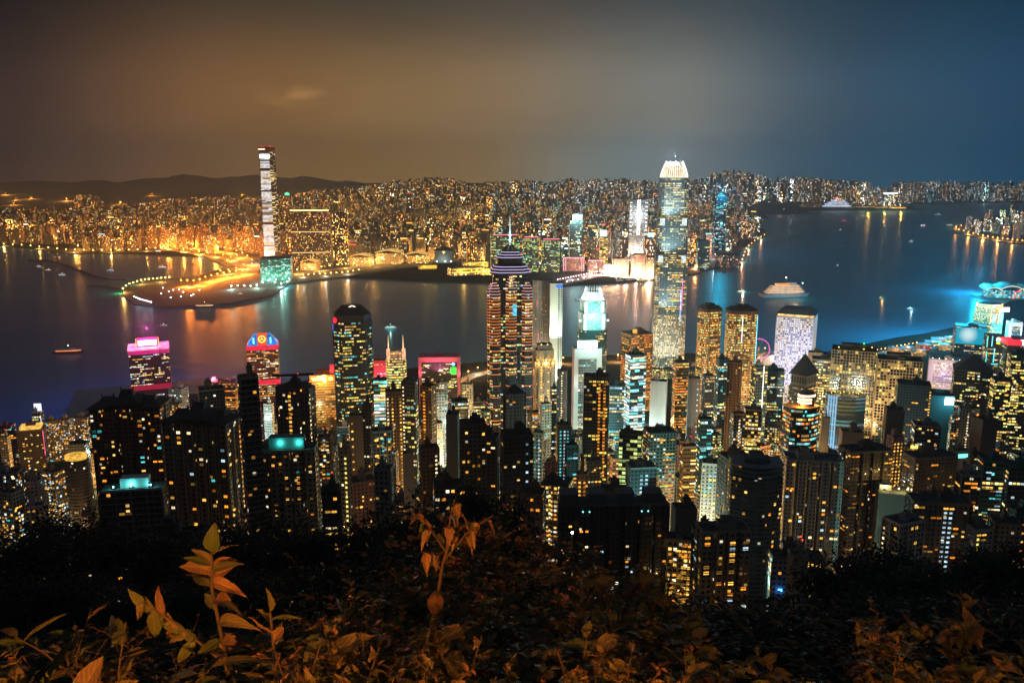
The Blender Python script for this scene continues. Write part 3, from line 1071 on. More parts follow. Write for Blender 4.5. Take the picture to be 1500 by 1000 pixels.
def small_crown_tower():
    root, w, d, h = base_at(845, 892, 424, 1390, .9, 4, 'skyscraper', 'shorter twin with a teal-lit stepped top and white pronged crown', 'skyscraper')
    m = facade('teal_glass', 2.8, 4.0, .88, .5, .16, [WARM, GOLD, WHITE, LIME], 1.8, (.03, .11, .12), band=.7, run=4, glass=(.01, .07, .08), grough=.25)
    mb = MB(); mb.prism(cham(w, d, w * .16), 0, h * .66, 0, 1); mb.build('tower_stage', [m, ROOF], root)
    up = facade('teal_glass_lit', 2.6, 4.0, .7, .55, .95, [(.7, 1, .95), (.5, .95, .9), WHITE], .9, (.35, .5, .48), band=.2, run=5, glass=(.05, .25, .25))
    for i, (a, b, k) in enumerate(((.66, .80, .96), (.80, .90, .86))):
        p = cham(w * k, d * k, w * .17)
        mb = MB(); mb.prism(p, h * a, h * b, 0, 1); mb.build('tower_stage', [up, ROOF], root)
        mb = MB()
        for s, t, nn, l in edges_facing(root.location, root.rotation_euler.z, p, .0):
            for j in range(int(l // 3) + 1):
                e = min(l, j * 3 + .4)
                q = (s[0] + t[0] * e, s[1] + t[1] * e)
                mb.prism([(q[0] + t[0] * c + nn[0] * f, q[1] + t[1] * c + nn[1] * f) for c, f in ((-.2, .5), (.2, .5), (.2, 0), (-.2, 0))], h * a, h * b, 0, 0)
        mb.prism(scale_poly(p, 1.015), h * b - 1, h * b + .6, 0, 0, bottom=True)
        mb.build('fins', WHITEWALL, root)
        mb = MB()
        for sx in (-1, 1):
            mb.box(sx * w * k * .34 - 2.6, sx * w * k * .34 + 2.6, -d * k / 2 - .8, -d * k / 2, h * a + 1, h * b - 1, 0)
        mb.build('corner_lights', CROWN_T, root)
    p0, p1 = cham(w * .80, d * .8, w * .16), cham(w * .52, d * .5, w * .1)
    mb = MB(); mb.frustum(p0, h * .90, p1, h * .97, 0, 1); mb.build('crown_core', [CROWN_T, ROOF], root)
    mb = MB()
    for i in range(8):
        a, b, a1, b1 = p0[i], p0[(i + 1) % 8], p1[i], p1[(i + 1) % 8]
        for k in range(4):
            t = k / 4
            q0 = (a[0] + (b[0] - a[0]) * t, a[1] + (b[1] - a[1]) * t); q1 = (a1[0] + (b1[0] - a1[0]) * t, a1[1] + (b1[1] - a1[1]) * t)
            mb.tube([(*q0, h * .9), (q0[0] * .3 + q1[0] * .7, q0[1] * .3 + q1[1] * .7, h * .955), (*q1, h + (1.5 if k % 2 else -.5))], .5, 4, 0, .3)
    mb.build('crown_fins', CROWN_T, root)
    for sx in (-1, 1):
        mb = MB(); mb.ball((sx * w * .5, -d * .42, h * .74), 1.6, 0, 8); mb.build('corner_lamp', LED_W, root)
    lamp(root, (0, -d * .8, h * .78), 80000, (.25, 1, .92), 3)  # mid-air lamp added for a teal halo round the lit top
    lit_rooms(root, root.rotation_euler.z, cham(w, d, w * .16), h * .45, h * .66, 22, ['warm', 'lime', 'white'], 4, 4, 3.5, 1.8, random.Random(5), 3, 3)


small_crown_tower()


# --- neon-banded tower with a mast
def neon_tower():
    root, w, d, h = base_at(715, 779, 372, 1090, .95, 4, 'skyscraper', 'dark tower banded with orange and mauve neon under a tall lit mast', 'skyscraper')
    zr = h * .90                                        # shoulder
    core = cham(w * .86, d * .86, w * .12)
    mb = MB(); mb.prism(core, 0, zr, 0, 1); mb.build('body', [OFF_DARK, ROOF], root)
    bays = [(-.40, -.40), (.40, -.40), (0, -.44), (-.44, .1), (.44, .1), (0, .44)]
    bw = w * .26
    tops = [.865, .865, .895, .85, .85, .89]
    for (fx, fy), tp in zip(bays, tops):
        cx, cyy = fx * w, fy * d
        pl = [(cx + x, cyy + y) for x, y in cham(bw, bw, bw * .25)]
        zt = h * tp
        mb = MB(); mb.prism(pl, 0, zt - 10, 0, 1)
        for k in range(3): mb.prism([(cx + x, cyy + y) for x, y in cham(bw * (.8 - .22 * k), bw * (.8 - .22 * k), bw * .15)], zt - 10 + k * 3.3, zt - 10 + (k + 1) * 3.3, 0, 1)
        bay = mb.build('bay', [OFF_DARK, ROOF], root)
        z, k = zt - 11, 0
        while z > h * .12:
            f = (zt - z) / zt
            mi = 2 if f < .09 else 0
            step = 3.9 if f < .33 else 7.8 if f < .5 else 15.6
            nb = MB(); nb.prism([(cx + x * 1.03, cyy + y * 1.03) for x, y in cham(bw, bw, bw * .25)], z - .27, z + .27, 0, 0, bottom=True); nb.build('neon_band', NEON_PK if mi == 2 else NEON_O, bay)
            z -= step; k += 1
        for q in range(3):
            s_ = .84 - .22 * q
            nb = MB(); nb.prism([(cx + x * 1.02, cyy + y * 1.02) for x, y in cham(bw * s_, bw * s_, bw * .15)], zt - 10 + q * 3.3 + 2.4, zt - 10 + q * 3.3 + 3.1, 0, 0, bottom=True); nb.build('neon_band', NEON_PK, bay)
    # blue screen patches on the middle bay
    mb = MB(); mb.box(w * .03, w * .125, -d * .44 - bw / 2 - .9, -d * .44 - bw / 2 - .6, h * .71, h * .765, 0); mb.build('light_panel', glow('panel_blue', (.1, .6, .95), 1.1, noise=.6, nscale=.3), root)
    # stepped roof with mauve edges
    z = zr
    mbr, mbn = MB(), MB()
    for k, (s, hh) in enumerate(((.98, 3.5), (.9, 3.5), (.82, 3.5), (.6, 8.5), (.66, 3.0), (.56, 3.2), (.42, 3.2))):
        q = cham(w * s, d * s, w * s * .2)
        mbr.prism(q, z, z + hh, 0, 0, bottom=True)
        if k != 3: mbn.prism(scale_poly(q, 1.012), z + hh - .7, z + hh - .1, 0, 0, bottom=True)
        z += hh
    mbr.build('stepped_roof', plain('roof_dark', (.05, .05, .06), .6), root)
    mbn.build('roof_neon', NEON_P, root)
    mb = MB()
    for k in range(8):
        a = 2 * math.pi * k / 8
        mb.tube([(w * .2 * math.cos(a), d * .2 * math.sin(a), z), (.6 * math.cos(a), .6 * math.sin(a), z + 11)], .45, 4)
    mb.build('mast_frame', DARKMETAL, root)
    zt2 = P(747, 318, 1090).z - root.location.z
    mb = MB(); mb.tube([(0, 0, z + 8), (0, 0, z + 26)], 1.1, 8, 0, .9); mb.tube([(0, 0, z + 26), (0, 0, zt2)], .5, 6, 0, .12)
    for q in (14, 20): mb.prism(ngon(2.4, 12), z + q, z + q + 1.2, 0, 0, bottom=True)
    mb.build('mast', glow('mast_light', (.6, .95, 1), 1.8), root)
    lit_rooms(root, root.rotation_euler.z, core, h * .3, zr - 8, 55, ['warm', 'lime', 'cool', 'white', 'teal'], 4, 3.9, 3.4, 1.7, random.Random(3), 3, 3)


neon_tower()


# --- gabled dark tower
def gabled_tower():
    root, w, d, h = base_at(485, 545, 451, 1070, .9, 14, 'office_tower', 'dark office tower with an angular gabled top carrying a lit white chevron', 'skyscraper')
    hs = h - 19
    p = cham(w, d, w * .2)
    mb = MB(); mb.prism(p, 0, hs, 0, 1); mb.build('body', [facade('gabled_glass', 3.0, 3.9, .84, .44, .28, [LIME, WARM, WARM, TEAL, WHITE], 1.5, (.025, .028, .032), band=.7, run=4, glass=(.01, .014, .018)), ROOF], root)
    mb = MB()
    mb.prism(scale_poly(p, .96), hs, hs + 8, 0, 0)
    mb.frustum(scale_poly(p, .96), hs + 8, cham(w * .5, d * .3, w * .1), h, 0, 0)
    mb.build('gabled_roof', plain('gable_mat', (.035, .037, .042), .5, .3), root)
    mb = MB(); y = -d * .17
    mb.tube([(-w * .2, y - 1.5, h - 4.4), (0, y - .6, h - .2)], .6, 5); mb.tube([(0, y - .6, h - .2), (w * .14, y - 1.2, h - 3)], .6, 5)
    mb.build('chevron_light', glow('chevron', (1, .82, .55), 3), root)
    mb = MB(); mb.ball((-w * .46, -d * .36, hs + 2), 2.6, 0, 8, 1.5); mb.build('red_light', LED_R, root)
    mb = MB(); mb.box(-w * .5 - .5, -w * .5, -d * .28, -d * .02, hs - 12, hs - 4, 0); mb.build('blue_light', LED_B, root)
    mb = MB()
    for s, t, nn, l in edges_facing(root.location, root.rotation_euler.z, p, .0):
        for j in range(int(l // 6) + 1):
            e = min(l - .3, j * 6 + .3); q = (s[0] + t[0] * e, s[1] + t[1] * e)
            mb.prism([(q[0] + t[0] * c + nn[0] * f, q[1] + t[1] * c + nn[1] * f) for c, f in ((-.25, .4), (.25, .4), (.25, 0), (-.25, 0))], 1, hs, 0, 0)
    mb.build('fins', DARKMETAL, root)
    lit_rooms(root, root.rotation_euler.z, p, h * .35, hs - 4, 70, ['warm', 'lime', 'lime', 'white', 'teal'], 3.6, 3.9, 3.2, 1.7, random.Random(9), 2, 3)


gabled_tower()


# --- pink-topped harbour tower
def pink_tower():
    root, w, d, h = base_at(190, 246, 512, 1410, .8, 22, 'office_tower', 'waterfront tower with a hot pink glowing top around a white billboard', 'tower')
    p = rect(w, d)
    mb = MB(); mb.prism(p, 0, h - 10, 0, 1, ztop=h - 10); mb.build('body', [OFF_PINK, ROOF], root)
    mb = MB(); mb.prism(scale_poly(p, 1.02), h - 10, h - 3, 0, 0, bottom=True); mb.build('crown_band', glow('pink_band', (1, .03, .3), .55, noise=.5, nscale=.1), root)
    mb = MB(); mb.prism(scale_poly(p, 1.03), h - 3, h, 0, 0, bottom=True); mb.build('parapet_light', glow('pink_parapet', (1, .25, .45), 1.6, noise=.6, nscale=.12), root)
    mb = MB(); mb.box(-w * .28, w * .24, -d * .2, d * .2, h, h + 12, 0); mb.build('sign_house', LED_HOT, root)
    mb = MB(); mb.box(-w * .25, w * .21, -d * .2 - .8, -d * .2 - .05, h + 2.5, h + 11, 0); mb.build('billboard', glow('billboard_white', (1, .82, .85), 5, sample=True), root)
    mb = MB()
    for sx in (-.30, .26): mb.box(w * sx - .5, w * sx + .5, -d * .21, -d * .16, h, h + 14.5, 0)
    mb.build('sign_post', glow('post_orange', (1, .4, .05), 2.5), root)
    mb = MB(); mb.prism(scale_poly(p, 1.01), h - 72, h - 63, 0, 0, bottom=True); mb.build('red_band', glow('red_band', (1, .03, .12), .28), root)
    lamp(root, (0, -d * .2, h + 32), 1500000, (1, .06, .35), 3)  # lamp hung above the roof, added for the pink halo
    lit_rooms(root, root.rotation_euler.z, p, h - 62, h - 12, 34, ['white', 'white', 'cool', 'warm'], 4, 4, 3.8, 1.3, random.Random(8), 3, 4)


pink_tower()


def blue_roof_tower():
    root, w, d, h = base_at(362, 408, 507, 1420, .8, 14, 'office_tower', 'waterfront tower with blue-lit sloping roof, round orange emblem and red bands', 'tower')
    p = rect(w, d)
    mb = MB(); mb.prism(p, 0, h - 8, 0, 1, ztop=h - 8); mb.build('body', [OFF_ROSE, ROOF], root)
    for a, b in ((h - 8, h), (h - 68, h - 60)):
        mb = MB(); mb.prism(scale_poly(p, 1.02), a, b, 0, 0, bottom=True); mb.build('red_band', glow('red_neon_band', (1, .02, .07), .85, noise=.5, nscale=.15), root)
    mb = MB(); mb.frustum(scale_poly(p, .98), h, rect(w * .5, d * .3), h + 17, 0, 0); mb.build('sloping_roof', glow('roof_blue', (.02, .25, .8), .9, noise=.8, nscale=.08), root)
    mb = MB(); mb.box(-w * .15, w * .15, -d * .5, -d * .1, h, h + 19, 0); mb.build('emblem_house', glow('emblem_red', (1, .1, .03), .9), root)
    mb = MB()
    q = ngon(w * .12, 20)
    def ring(r0, r1, z, y):
        for i in range(24):
            t0, t1 = 2 * math.pi * i / 24, 2 * math.pi * (i + 1) / 24
            mb.face([(r0 * math.cos(t0), y, z + r0 * math.sin(t0)), (r0 * math.cos(t1), y, z + r0 * math.sin(t1)), (r1 * math.cos(t1), y, z + r1 * math.sin(t1)), (r1 * math.cos(t0), y, z + r1 * math.sin(t0))])
    ring(w * .12, w * .09, h + 11, -d * .5 - .6)
    for a, b in (((-.05, -.04), (0, .04)), ((0, .04), (.05, -.04)), ((-.03, .0), (.03, .0))):
        mb.tube([(w * a[0], -d * .5 - .6, h + 11 + w * a[1]), (w * b[0], -d * .5 - .6, h + 11 + w * b[1])], .5, 4)
    mb.build('emblem', glow('emblem_yellow', (1, .55, .08), 3), root)
    for sx in (-1, 1):
        mb = MB(); mb.box(sx * w * .27 - 1.2, sx * w * .27 + 1.2, -d * .47, -d * .4, h + 3, h + 13, 0); mb.build('roof_lamp', glow('roof_cyan', (.2, .8, 1), 2.2), root)
    mb = MB(); mb.tube([(-w * .5, 0, h + 4), (-w * .8, 0, h + 4)], .3, 5); mb.tube([(w * .5, 0, h + 4), (w * .85, 0, h + 4)], .3, 5); mb.build('roof_boom', STEEL, root)
    lit_rooms(root, root.rotation_euler.z, p, h - 100, h - 10, 50, ['warm', 'white', 'amber', 'white'], 4.4, 4, 4.0, 1.3, random.Random(4), 3, 4)
    flood(root, (w * .2, -d * 1.1, h - 100), (w * .2, 0, h - 40), 260000, (1, .5, .28), 70)


blue_roof_tower()


def sign_tower():
    root, w, d, h = base_at(452, 493, 559, 1240, .85, 12, 'office_block', 'amber-lit office block with yellow neon letters along its roofline', 'office block')
    p = rect(w, d)
    mb = MB(); mb.prism(p, 0, h, 0, 1); mb.build('body', [OFF_AMBER, ROOF], root)
    mb = MB(); mb.box(-w * .45, w * .5, -d * .5, -d * .46, h, h + 9, 0); mb.build('sign_frame', glow('sign_back', (1, .3, .02), .35), root)
    text_sign(root, 'wing o', (0, -d * .5 - .5, h + 4.2), 11.5, glow('sign_yellow', (1, .72, .2), 5, sample=True), extrude=.3)
    mb = MB(); mb.box(w * .28, w * .48, -d * .3, d * .1, h + 10, h + 20, 0); mb.build('red_lantern', glow('lantern_red', (1, .02, .05), 1.3), root)
    mb = MB(); mb.box(-w * .2, w * .3, -d * .2, d * .3, h, h + 13, 0); mb.build('plant_room', plain('plant_orange', (.3, .12, .05), .8), root)
    lamp(root, (0, -d * .9, h + 4), 160000, (1, .5, .1), 3)
    z = h - 4; mb = MB()
    while z > h - 60: mb.prism(scale_poly(p, 1.02), z - .4, z + .4, 0, 0, bottom=True); z -= 3.8
    mb.build('floor_ledges', MATS['wall_beige'], root)


sign_tower()


def twin_mast_tower():
    root, w, d, h = base_at(564, 595, 512, 1200, .9, 10, 'office_tower', 'yellow-banded tower topped by two thin lit spires', 'tower')
    p = cham(w, d, w * .18)
    mb = MB(); mb.prism(p, 0, h - 16, 0, 1, ztop=h - 16); mb.build('body', [facade('spire_glass', 3, 3.9, .95, .55, 1.1, [WARM, LIME, WARM, GOLD], 1.6, (.06, .055, .04), band=.9, run=8), ROOF], root)
    mb = MB(); mb.prism(scale_poly(p, .82), h - 16, h - 5, 0, 1); mb.build('top_stage', [OFF_ROSE, ROOF], root)
    for sx in (-1, 1):
        mb = MB(); mb.box(sx * w * .38 - 2.6, sx * w * .38 + 2.6, -d * .4 - 2, -d * .4 + 3, h - 16, h, 0); mb.build('corner_pier', glow('pier_lit', (1, .5, .25), .9, noise=.6, nscale=.25), root)
        mb = MB(); mb.tube([(sx * w * .36, -d * .35, h), (sx * w * .36, -d * .35, h + 20)], .8, 6, 0, .12); mb.build('spire', glow('spire_lit', (1, .62, .25), 1.6), root)
    lamp(root, (0, -d * .5, h + 2), 22000, (1, .65, .3), 1)


twin_mast_tower()


def framed_block():
    root, w, d, h = base_at(613, 675, 523, 1370, .45, 2, 'office_block', 'wide block outlined by a rose-lit portal frame with a green sign', 'office block')
    mb = MB(); mb.prism(rect(w * .86, d), 0, h - 8, 0, 1, ztop=h - 8); mb.build('body', [facade('framed_glass', 3.2, 3.9, .85, .42, .3, [WARM, WHITE, WHITE, LIME], 1.4, (.05, .04, .045), band=.8, run=5), ROOF], root)
    mb = MB(); dd = d / 2 + 2
    mb.box(-w / 2, -w * .43, -dd, dd, 0, h - 8, 0); mb.box(w * .43, w / 2, -dd, dd, 0, h - 8, 0); mb.box(-w / 2, w / 2, -dd, dd, h - 8, h, 0)
    mb.build('portal_frame', plain('rose_frame', (.5, .16, .2), .7, noise=.2), root)
    for sx in (-1, 1): flood(root, (sx * w * .46, -dd - 16, h - 45), (sx * w * .46, -dd, h), 90000, (1, .2, .32), 75)
    flood(root, (0, -dd - 20, h - 26), (0, -dd, h), 120000, (1, .2, .34), 110)
    mb = MB(); mb.box(w * .27, w * .41, -d / 2 - 1, -d / 2 - .3, h - 29, h - 17, 0); mb.build('sign', glow('sign_green', (.04, .9, .06), 1.5, noise=.5, nscale=.4), root)
    mb = MB(); mb.ball((w * .34, -d / 2 - .6, h - 12), 3.0, 0, 10); mb.build('sign_globe', glow('globe_blue', (.25, .6, 1), 1.8), root)
    mb = MB(); mb.tube([(0, 0, h), (0, 0, h + 11)], .5, 5, 0, .15); mb.box(-4, 4, -3, 3, h, h + 4, 0); mb.build('mast', plain('mast_red', (.4, .06, .08), .6), root)
    lit_rooms(root, root.rotation_euler.z, rect(w * .86, d), h - 70, h - 10, 40, ['white', 'warm', 'white', 'lime'], 4.2, 3.9, 4, 1.4, random.Random(2), 3, 4)


framed_block()


def harbour_slabs():
    root, w, d, h = base_at(780, 810, 411, 1460, .8, 0, 'hotel_tower', 'brownish grey hotel slab behind the neon-banded tower', 'hotel')
    mb = MB(); mb.prism(rect(w, d), 0, h, 0, 1); mb.build('body', [facade('slab_brown', 3.4, 3.4, .4, .45, .22, [WARM, RED, AMBER, WARM], 1.2, (.2, .16, .13), band=0, run=3), ROOF], root)
    mb = MB()
    for k in range(5): mb.box(-w / 2 + w * k / 4 - .5, -w / 2 + w * k / 4 + .5, -d / 2 - .8, -d / 2, 0, h + 2, 0)
    mb.build('piers', MATS['wall_stone'], root)
    mb = MB()
    for k, (a, b) in enumerate(((.30, .78), (.22, .5))): mb.box(-w * a - .6, -w * a + .6, -d / 2 - 1, -d / 2 - .82, h * b, h * (b + .06), 0)
    mb.build('red_light', glow('lift_red', (1, .05, .08), 1.0), root)
    flood(root, (0, -d * 1.3, h * .3), (0, 0, h * .75), 150000, (1, .75, .5), 60)
    root, w, d, h = base_at(805, 824, 415, 1400, 1.1, 0, 'hotel_tower', 'slim pale slab with a dotted dark window strip beside the small crowned tower', 'hotel')
    mb = MB(); mb.prism(rect(w, d), 0, h, 0, 1); mb.build('body', [plain('slab_white', (.68, .7, .62), .7, noise=.08, scale=.04), ROOF], root)
    mb = MB(); z = h - 5
    while z > 8: mb.box(w * .14, w * .30, -d / 2 - .15, -d / 2, z, z + 1.9, 0); mb.box(w * .36, w * .46, -d / 2 - .15, -d / 2, z, z + 1.9, 0); z -= 3.4
    mb.build('window_strip', plain('strip_dark', (.03, .05, .06), .3), root)
    mb = MB(); mb.box(-w * .6, w * .7, -d * .3, d * .3, h, h + 1.2, 0); mb.box(w * .0, w * .5, -d * .52, -d * .3, h - 7, h - 3, 1); mb.build('roof_fin', [plain('fin_blue', (.04, .06, .2), .5), LED_B], root)
    for z in (.15, .5): flood(root, (-w * .2, -d * 1.9, h * z), (0, 0, h * (z + .35)), 420000, (.85, 1, .8), 80)


harbour_slabs()


def deco_tower():
    root, w, d, h = base_at(780, 815, 506, 1160, .85, 8, 'office_tower', 'warm beige stepped tower with gold light washing its top', 'tower')
    mb = MB(); mb.prism(cross_plan(w, d, w * .12), 0, h * .84, 0, 1); mb.build('body', [FC_BEIGE, ROOF], root)
    mb = MB(); mb.prism(cross_plan(w * .86, d * .86, w * .12), h * .84, h * .95, 0, 1); mb.prism(rect(w * .68, d * .68), h * .95, h, 0, 1); mb.build('top_stage', [MATS['wall_beige'], ROOF], root)
    mb = MB()
    for sx in (-.3, 0, .3): mb.box(w * sx - 1, w * sx + 1, -d / 2 - 1, -d / 2, 0, h * .88, 0)
    mb.build('piers', MATS['wall_beige'], root)
    mb = MB()
    for sx in (-.4, -.1, .2, .4): mb.ball((w * sx, -d * .44, h * .845 + 1), .8, 0, 6)
    for sx in (-.2, .1): mb.ball((w * sx, -d * .36, h * 1.0 + .5), .9, 0, 6)
    mb.build('parapet_lamps', LED_Y, root)
    for sx in (-.45, 0, .45): lamp(root, (w * sx, -d * .62, h * .83), 9000, (1, .62, .2), .6)
    for fr in (.28, .62): stair_lights(root, root.rotation_euler.z, rect(w, d + 2), h * .2, h * .82, fr, 'warm', 4.2, 2.4, 2.6)
    flood(root, (0, -d * 1.5, h * .2), (0, 0, h * .6), 130000, (1, .62, .3), 60)


FC_BEIGE = facade('deco_wall', 3.2, 3.8, .4, .55, .25, [WARM, AMBER, GOLD], 1.3, (.36, .27, .18), band=0)
deco_tower()


def white_sign_slab():
    root, w, d, h = base_at(838, 882, 511, 1250, .55, 4, 'bank_building', 'white slab headquarters with a dazzling cyan-white billboard on its roof', 'office block')
    mb = MB(); mb.prism(rect(w, d), 0, h, 0, 1); mb.build('body', [WHITEWALL, ROOF], root)
    mb = MB(); mb.box(-w * .34, w * .30, -d / 2 - .4, -d / 2, 8, h - 16, 0); mb.build('curtain_wall', facade('hs_glass', 2.6, 3.8, .8, .55, .55, [LIME, WARM, WHITE, TEAL], 1.3, (.2, .22, .2), band=.85, run=7), root)
    mb = MB()
    for k in range(12):
        x = -w * .34 + w * .64 * k / 11; mb.box(x - .2, x + .2, -d / 2 - 1.0, -d / 2 - .4, 8, h - 14, 0)
    mb.build('fins', MATS['wall_grey'], root)
    mb = MB(); mb.box(-w * .37, w * .34, -d * .35, -d * .2, h + .8, h + 11, 0); mb.build('billboard', glow('billboard_cyan', (.62, 1, .98), 5, sample=True), root)
    mb = MB()
    for k in range(5): x = -w * .35 + w * .67 * k / 4; mb.box(x - .3, x + .3, -d * .2, -d * .1, h, h + 9, 0)
    mb.build('billboard_frame', STEEL, root)
    lamp(root, (0, -d * 1.2, h + 14), 70000, (.5, 1, .98), 3)
    flood(root, (-w * .2, -d * 2.6, h * .4), (0, 0, h * .75), 90000, (1, .88, .75), 60)


white_sign_slab()


def curved_twins():
    for u0, u1, vt, Y, yaw, lab in ((1020, 1060, 449, 1340, 18, 'left of two joined towers with rounded corners and gold-lit floors'), (1062, 1112, 452, 1330, -4, 'right of two joined towers with rounded corners, cyan edge lights on its right side')):
        root, w, d, h = base_at(u0, u1, vt, Y, .9, yaw, 'office_tower', lab, 'tower')
        r = w * .22
        def rr(k):
            pts = []
            for cx, cyy, a0 in ((w / 2 - r, -d / 2 + r, -90), (w / 2 - r, d / 2 - r, 0), (-w / 2 + r, d / 2 - r, 90), (-w / 2 + r, -d / 2 + r, 180)):
                for i in range(6): pts.append(((cx + r * math.cos(R(a0 + 18 * i))) * k, (cyy + r * math.sin(R(a0 + 18 * i))) * k))
            return pts
        mb = MB(); mb.prism(rr(1), 0, h - 9, 0, 1, ztop=h - 9); mb.build('body', [facade('twin_glass', 2.6, 4.0, .92, .5, .95, [GOLD, WARM, AMBER, WARM, LIME], 1.25, (.2, .14, .09), band=.8, run=7, glass=(.05, .04, .03)), ROOF], root)
        mb = MB(); z = h - 9
        while z > 6: mb.prism(rr(1.012), z - .5, z + .25, 0, 0, bottom=True); z -= 4
        mb.build('floor_ledges', plain('granite_pink', (.26, .17, .12), .6), root)
        mb = MB(); mb.prism(rr(1.015), h - 9, h - 4, 0, 1, bottom=True); mb.prism(rr(.8), h - 4, h - 1, 0, 1); mb.box(-w * .2, w * .2, -d * .15, d * .2, h - 1, h + 3, 0, 1); mb.build('plant_floor', [plain('granite_dark', (.12, .085, .07), .7), ROOF], root)
        mb = MB()
        for x in (-.25, .25): mb.box(w * x - .5, w * x + .5, -d / 2 - 1.2, -d / 2, 0, h - 5, 0)
        mb.build('piers', MATS['granite_pink'], root)
        lit_rooms(root, R(yaw), rr(1.0), h * .35, h - 11, 42, ['warm', 'warm', 'amber', 'lime'], 4.4, 4, 4, 1.9, random.Random(u0), 3, 4)
        flood(root, (0, -d * 1.4, 15), (0, 0, h * .55), 240000, (1, .6, .25), 60)
        if u0 > 1060:
            mb = MB()
            mb.box(w * .455, w * .475, -d / 2 + r * .4, -d / 2 + r * .6, h * .5, h - 12, 0)
            mb.build('edge_light', NEON_C, root)
            mb = MB(); mb.box(-w * .06, -w * .04, -d / 2 - 1.5, -d / 2 - 1.2, h * .7, h - 12, 0); mb.build('edge_light', glow('edge_white', (.85, .8, 1), 2.2), root)


curved_twins()


def round_window_tower():
    root, w, d, h = base_at(1138, 1197, 466, 1340, .78, -26, 'office_tower', 'lilac-white tower covered in rows of small round windows', 'tower')
    p = rect(w, d)
    mb = MB(); mb.prism(p, 0, h, 0, 1); mb.build('body', [plain('alu_white', (.56, .6, .78), .5, .1, noise=.06, scale=.03), ROOF], root)
    mb = MB(); mb.prism(scale_poly(p, .94), h, h + 3.5, 1, 1); mb.frustum(scale_poly(p, 1.04), h + 3.5, scale_poly(p, .72), h + 12, 0, 0); mb.cap(scale_poly(p, 1.04), h + 3.5, 0, True)
    mb.build('mansard_roof', [plain('mansard_mat', (.12, .16, .22), .5, .2), glow('loft_light', (1, .6, .2), 1.2, noise=.9, nscale=.25)], root)
    rng = random.Random(12)
    E = edges_facing(root.location, root.rotation_euler.z, p)
    disc = {}
    mats = {'dark': plain('port_dark', (.02, .03, .04), .2), 'white': PANES['white'], 'warm': PANES['warm'], 'cool': PANES['cool']}
    def put(mb, a, t, nn, e, z, r):
        c = (a[0] + t[0] * e, a[1] + t[1] * e)
        ring0 = [(c[0] + t[0] * r * math.cos(q) + nn[0] * .06, c[1] + t[1] * r * math.cos(q) + nn[1] * .06, z + r * math.sin(q)) for q in [2 * math.pi * i / 10 for i in range(10)]]
        mb.face(ring0)
    dark = MB(); pool = {k: MB() for k in ('white', 'warm', 'cool')}
    n = 0
    for ei, (a, t, nn, l) in enumerate(E):
        k = int(l // 3.3); off = (l - k * 3.3) / 2 + 1.65
        z = h - 4
        while z > 6:
            for i in range(k):
                lit = rng.random()
                busy = .62 if z > h * .3 else .75
                if lit < busy:
                    kind = 'warm' if (ei == 1 and l < max(q[3] for q in E) or rng.random() < .25) else rng.choice(['white', 'white', 'cool'])
                    put(pool[kind], a, t, nn, off + i * 3.3, z, 1.05)
                elif lit < .92: put(dark, a, t, nn, off + i * 3.3, z, 1.05)
            z -= 3.55
    o = dark.build('round_windows', mats['dark'], root); o['kind'] = 'stuff'
    for k in pool:
        if pool[k].f: o = pool[k].build('lit_round_windows', glow('port_' + k, {'white': (1, .93, .8), 'warm': WARM, 'cool': (.85, .85, 1)}[k], 1.25, noise=.7, nscale=.35), root); o['kind'] = 'stuff'
    for q in ((-.1, -2.4, .25), (.3, -2.4, .6)): flood(root, (w * q[0], d * q[1], h * q[2]), (w * .05, 0, h * .65), 150000, (.5, .58, 1), 70)
    flood(root, (-w * 1.3, 0, h * .2), (0, 0, h * .6), 60000, (1, .8, .45), 60)


round_window_tower()


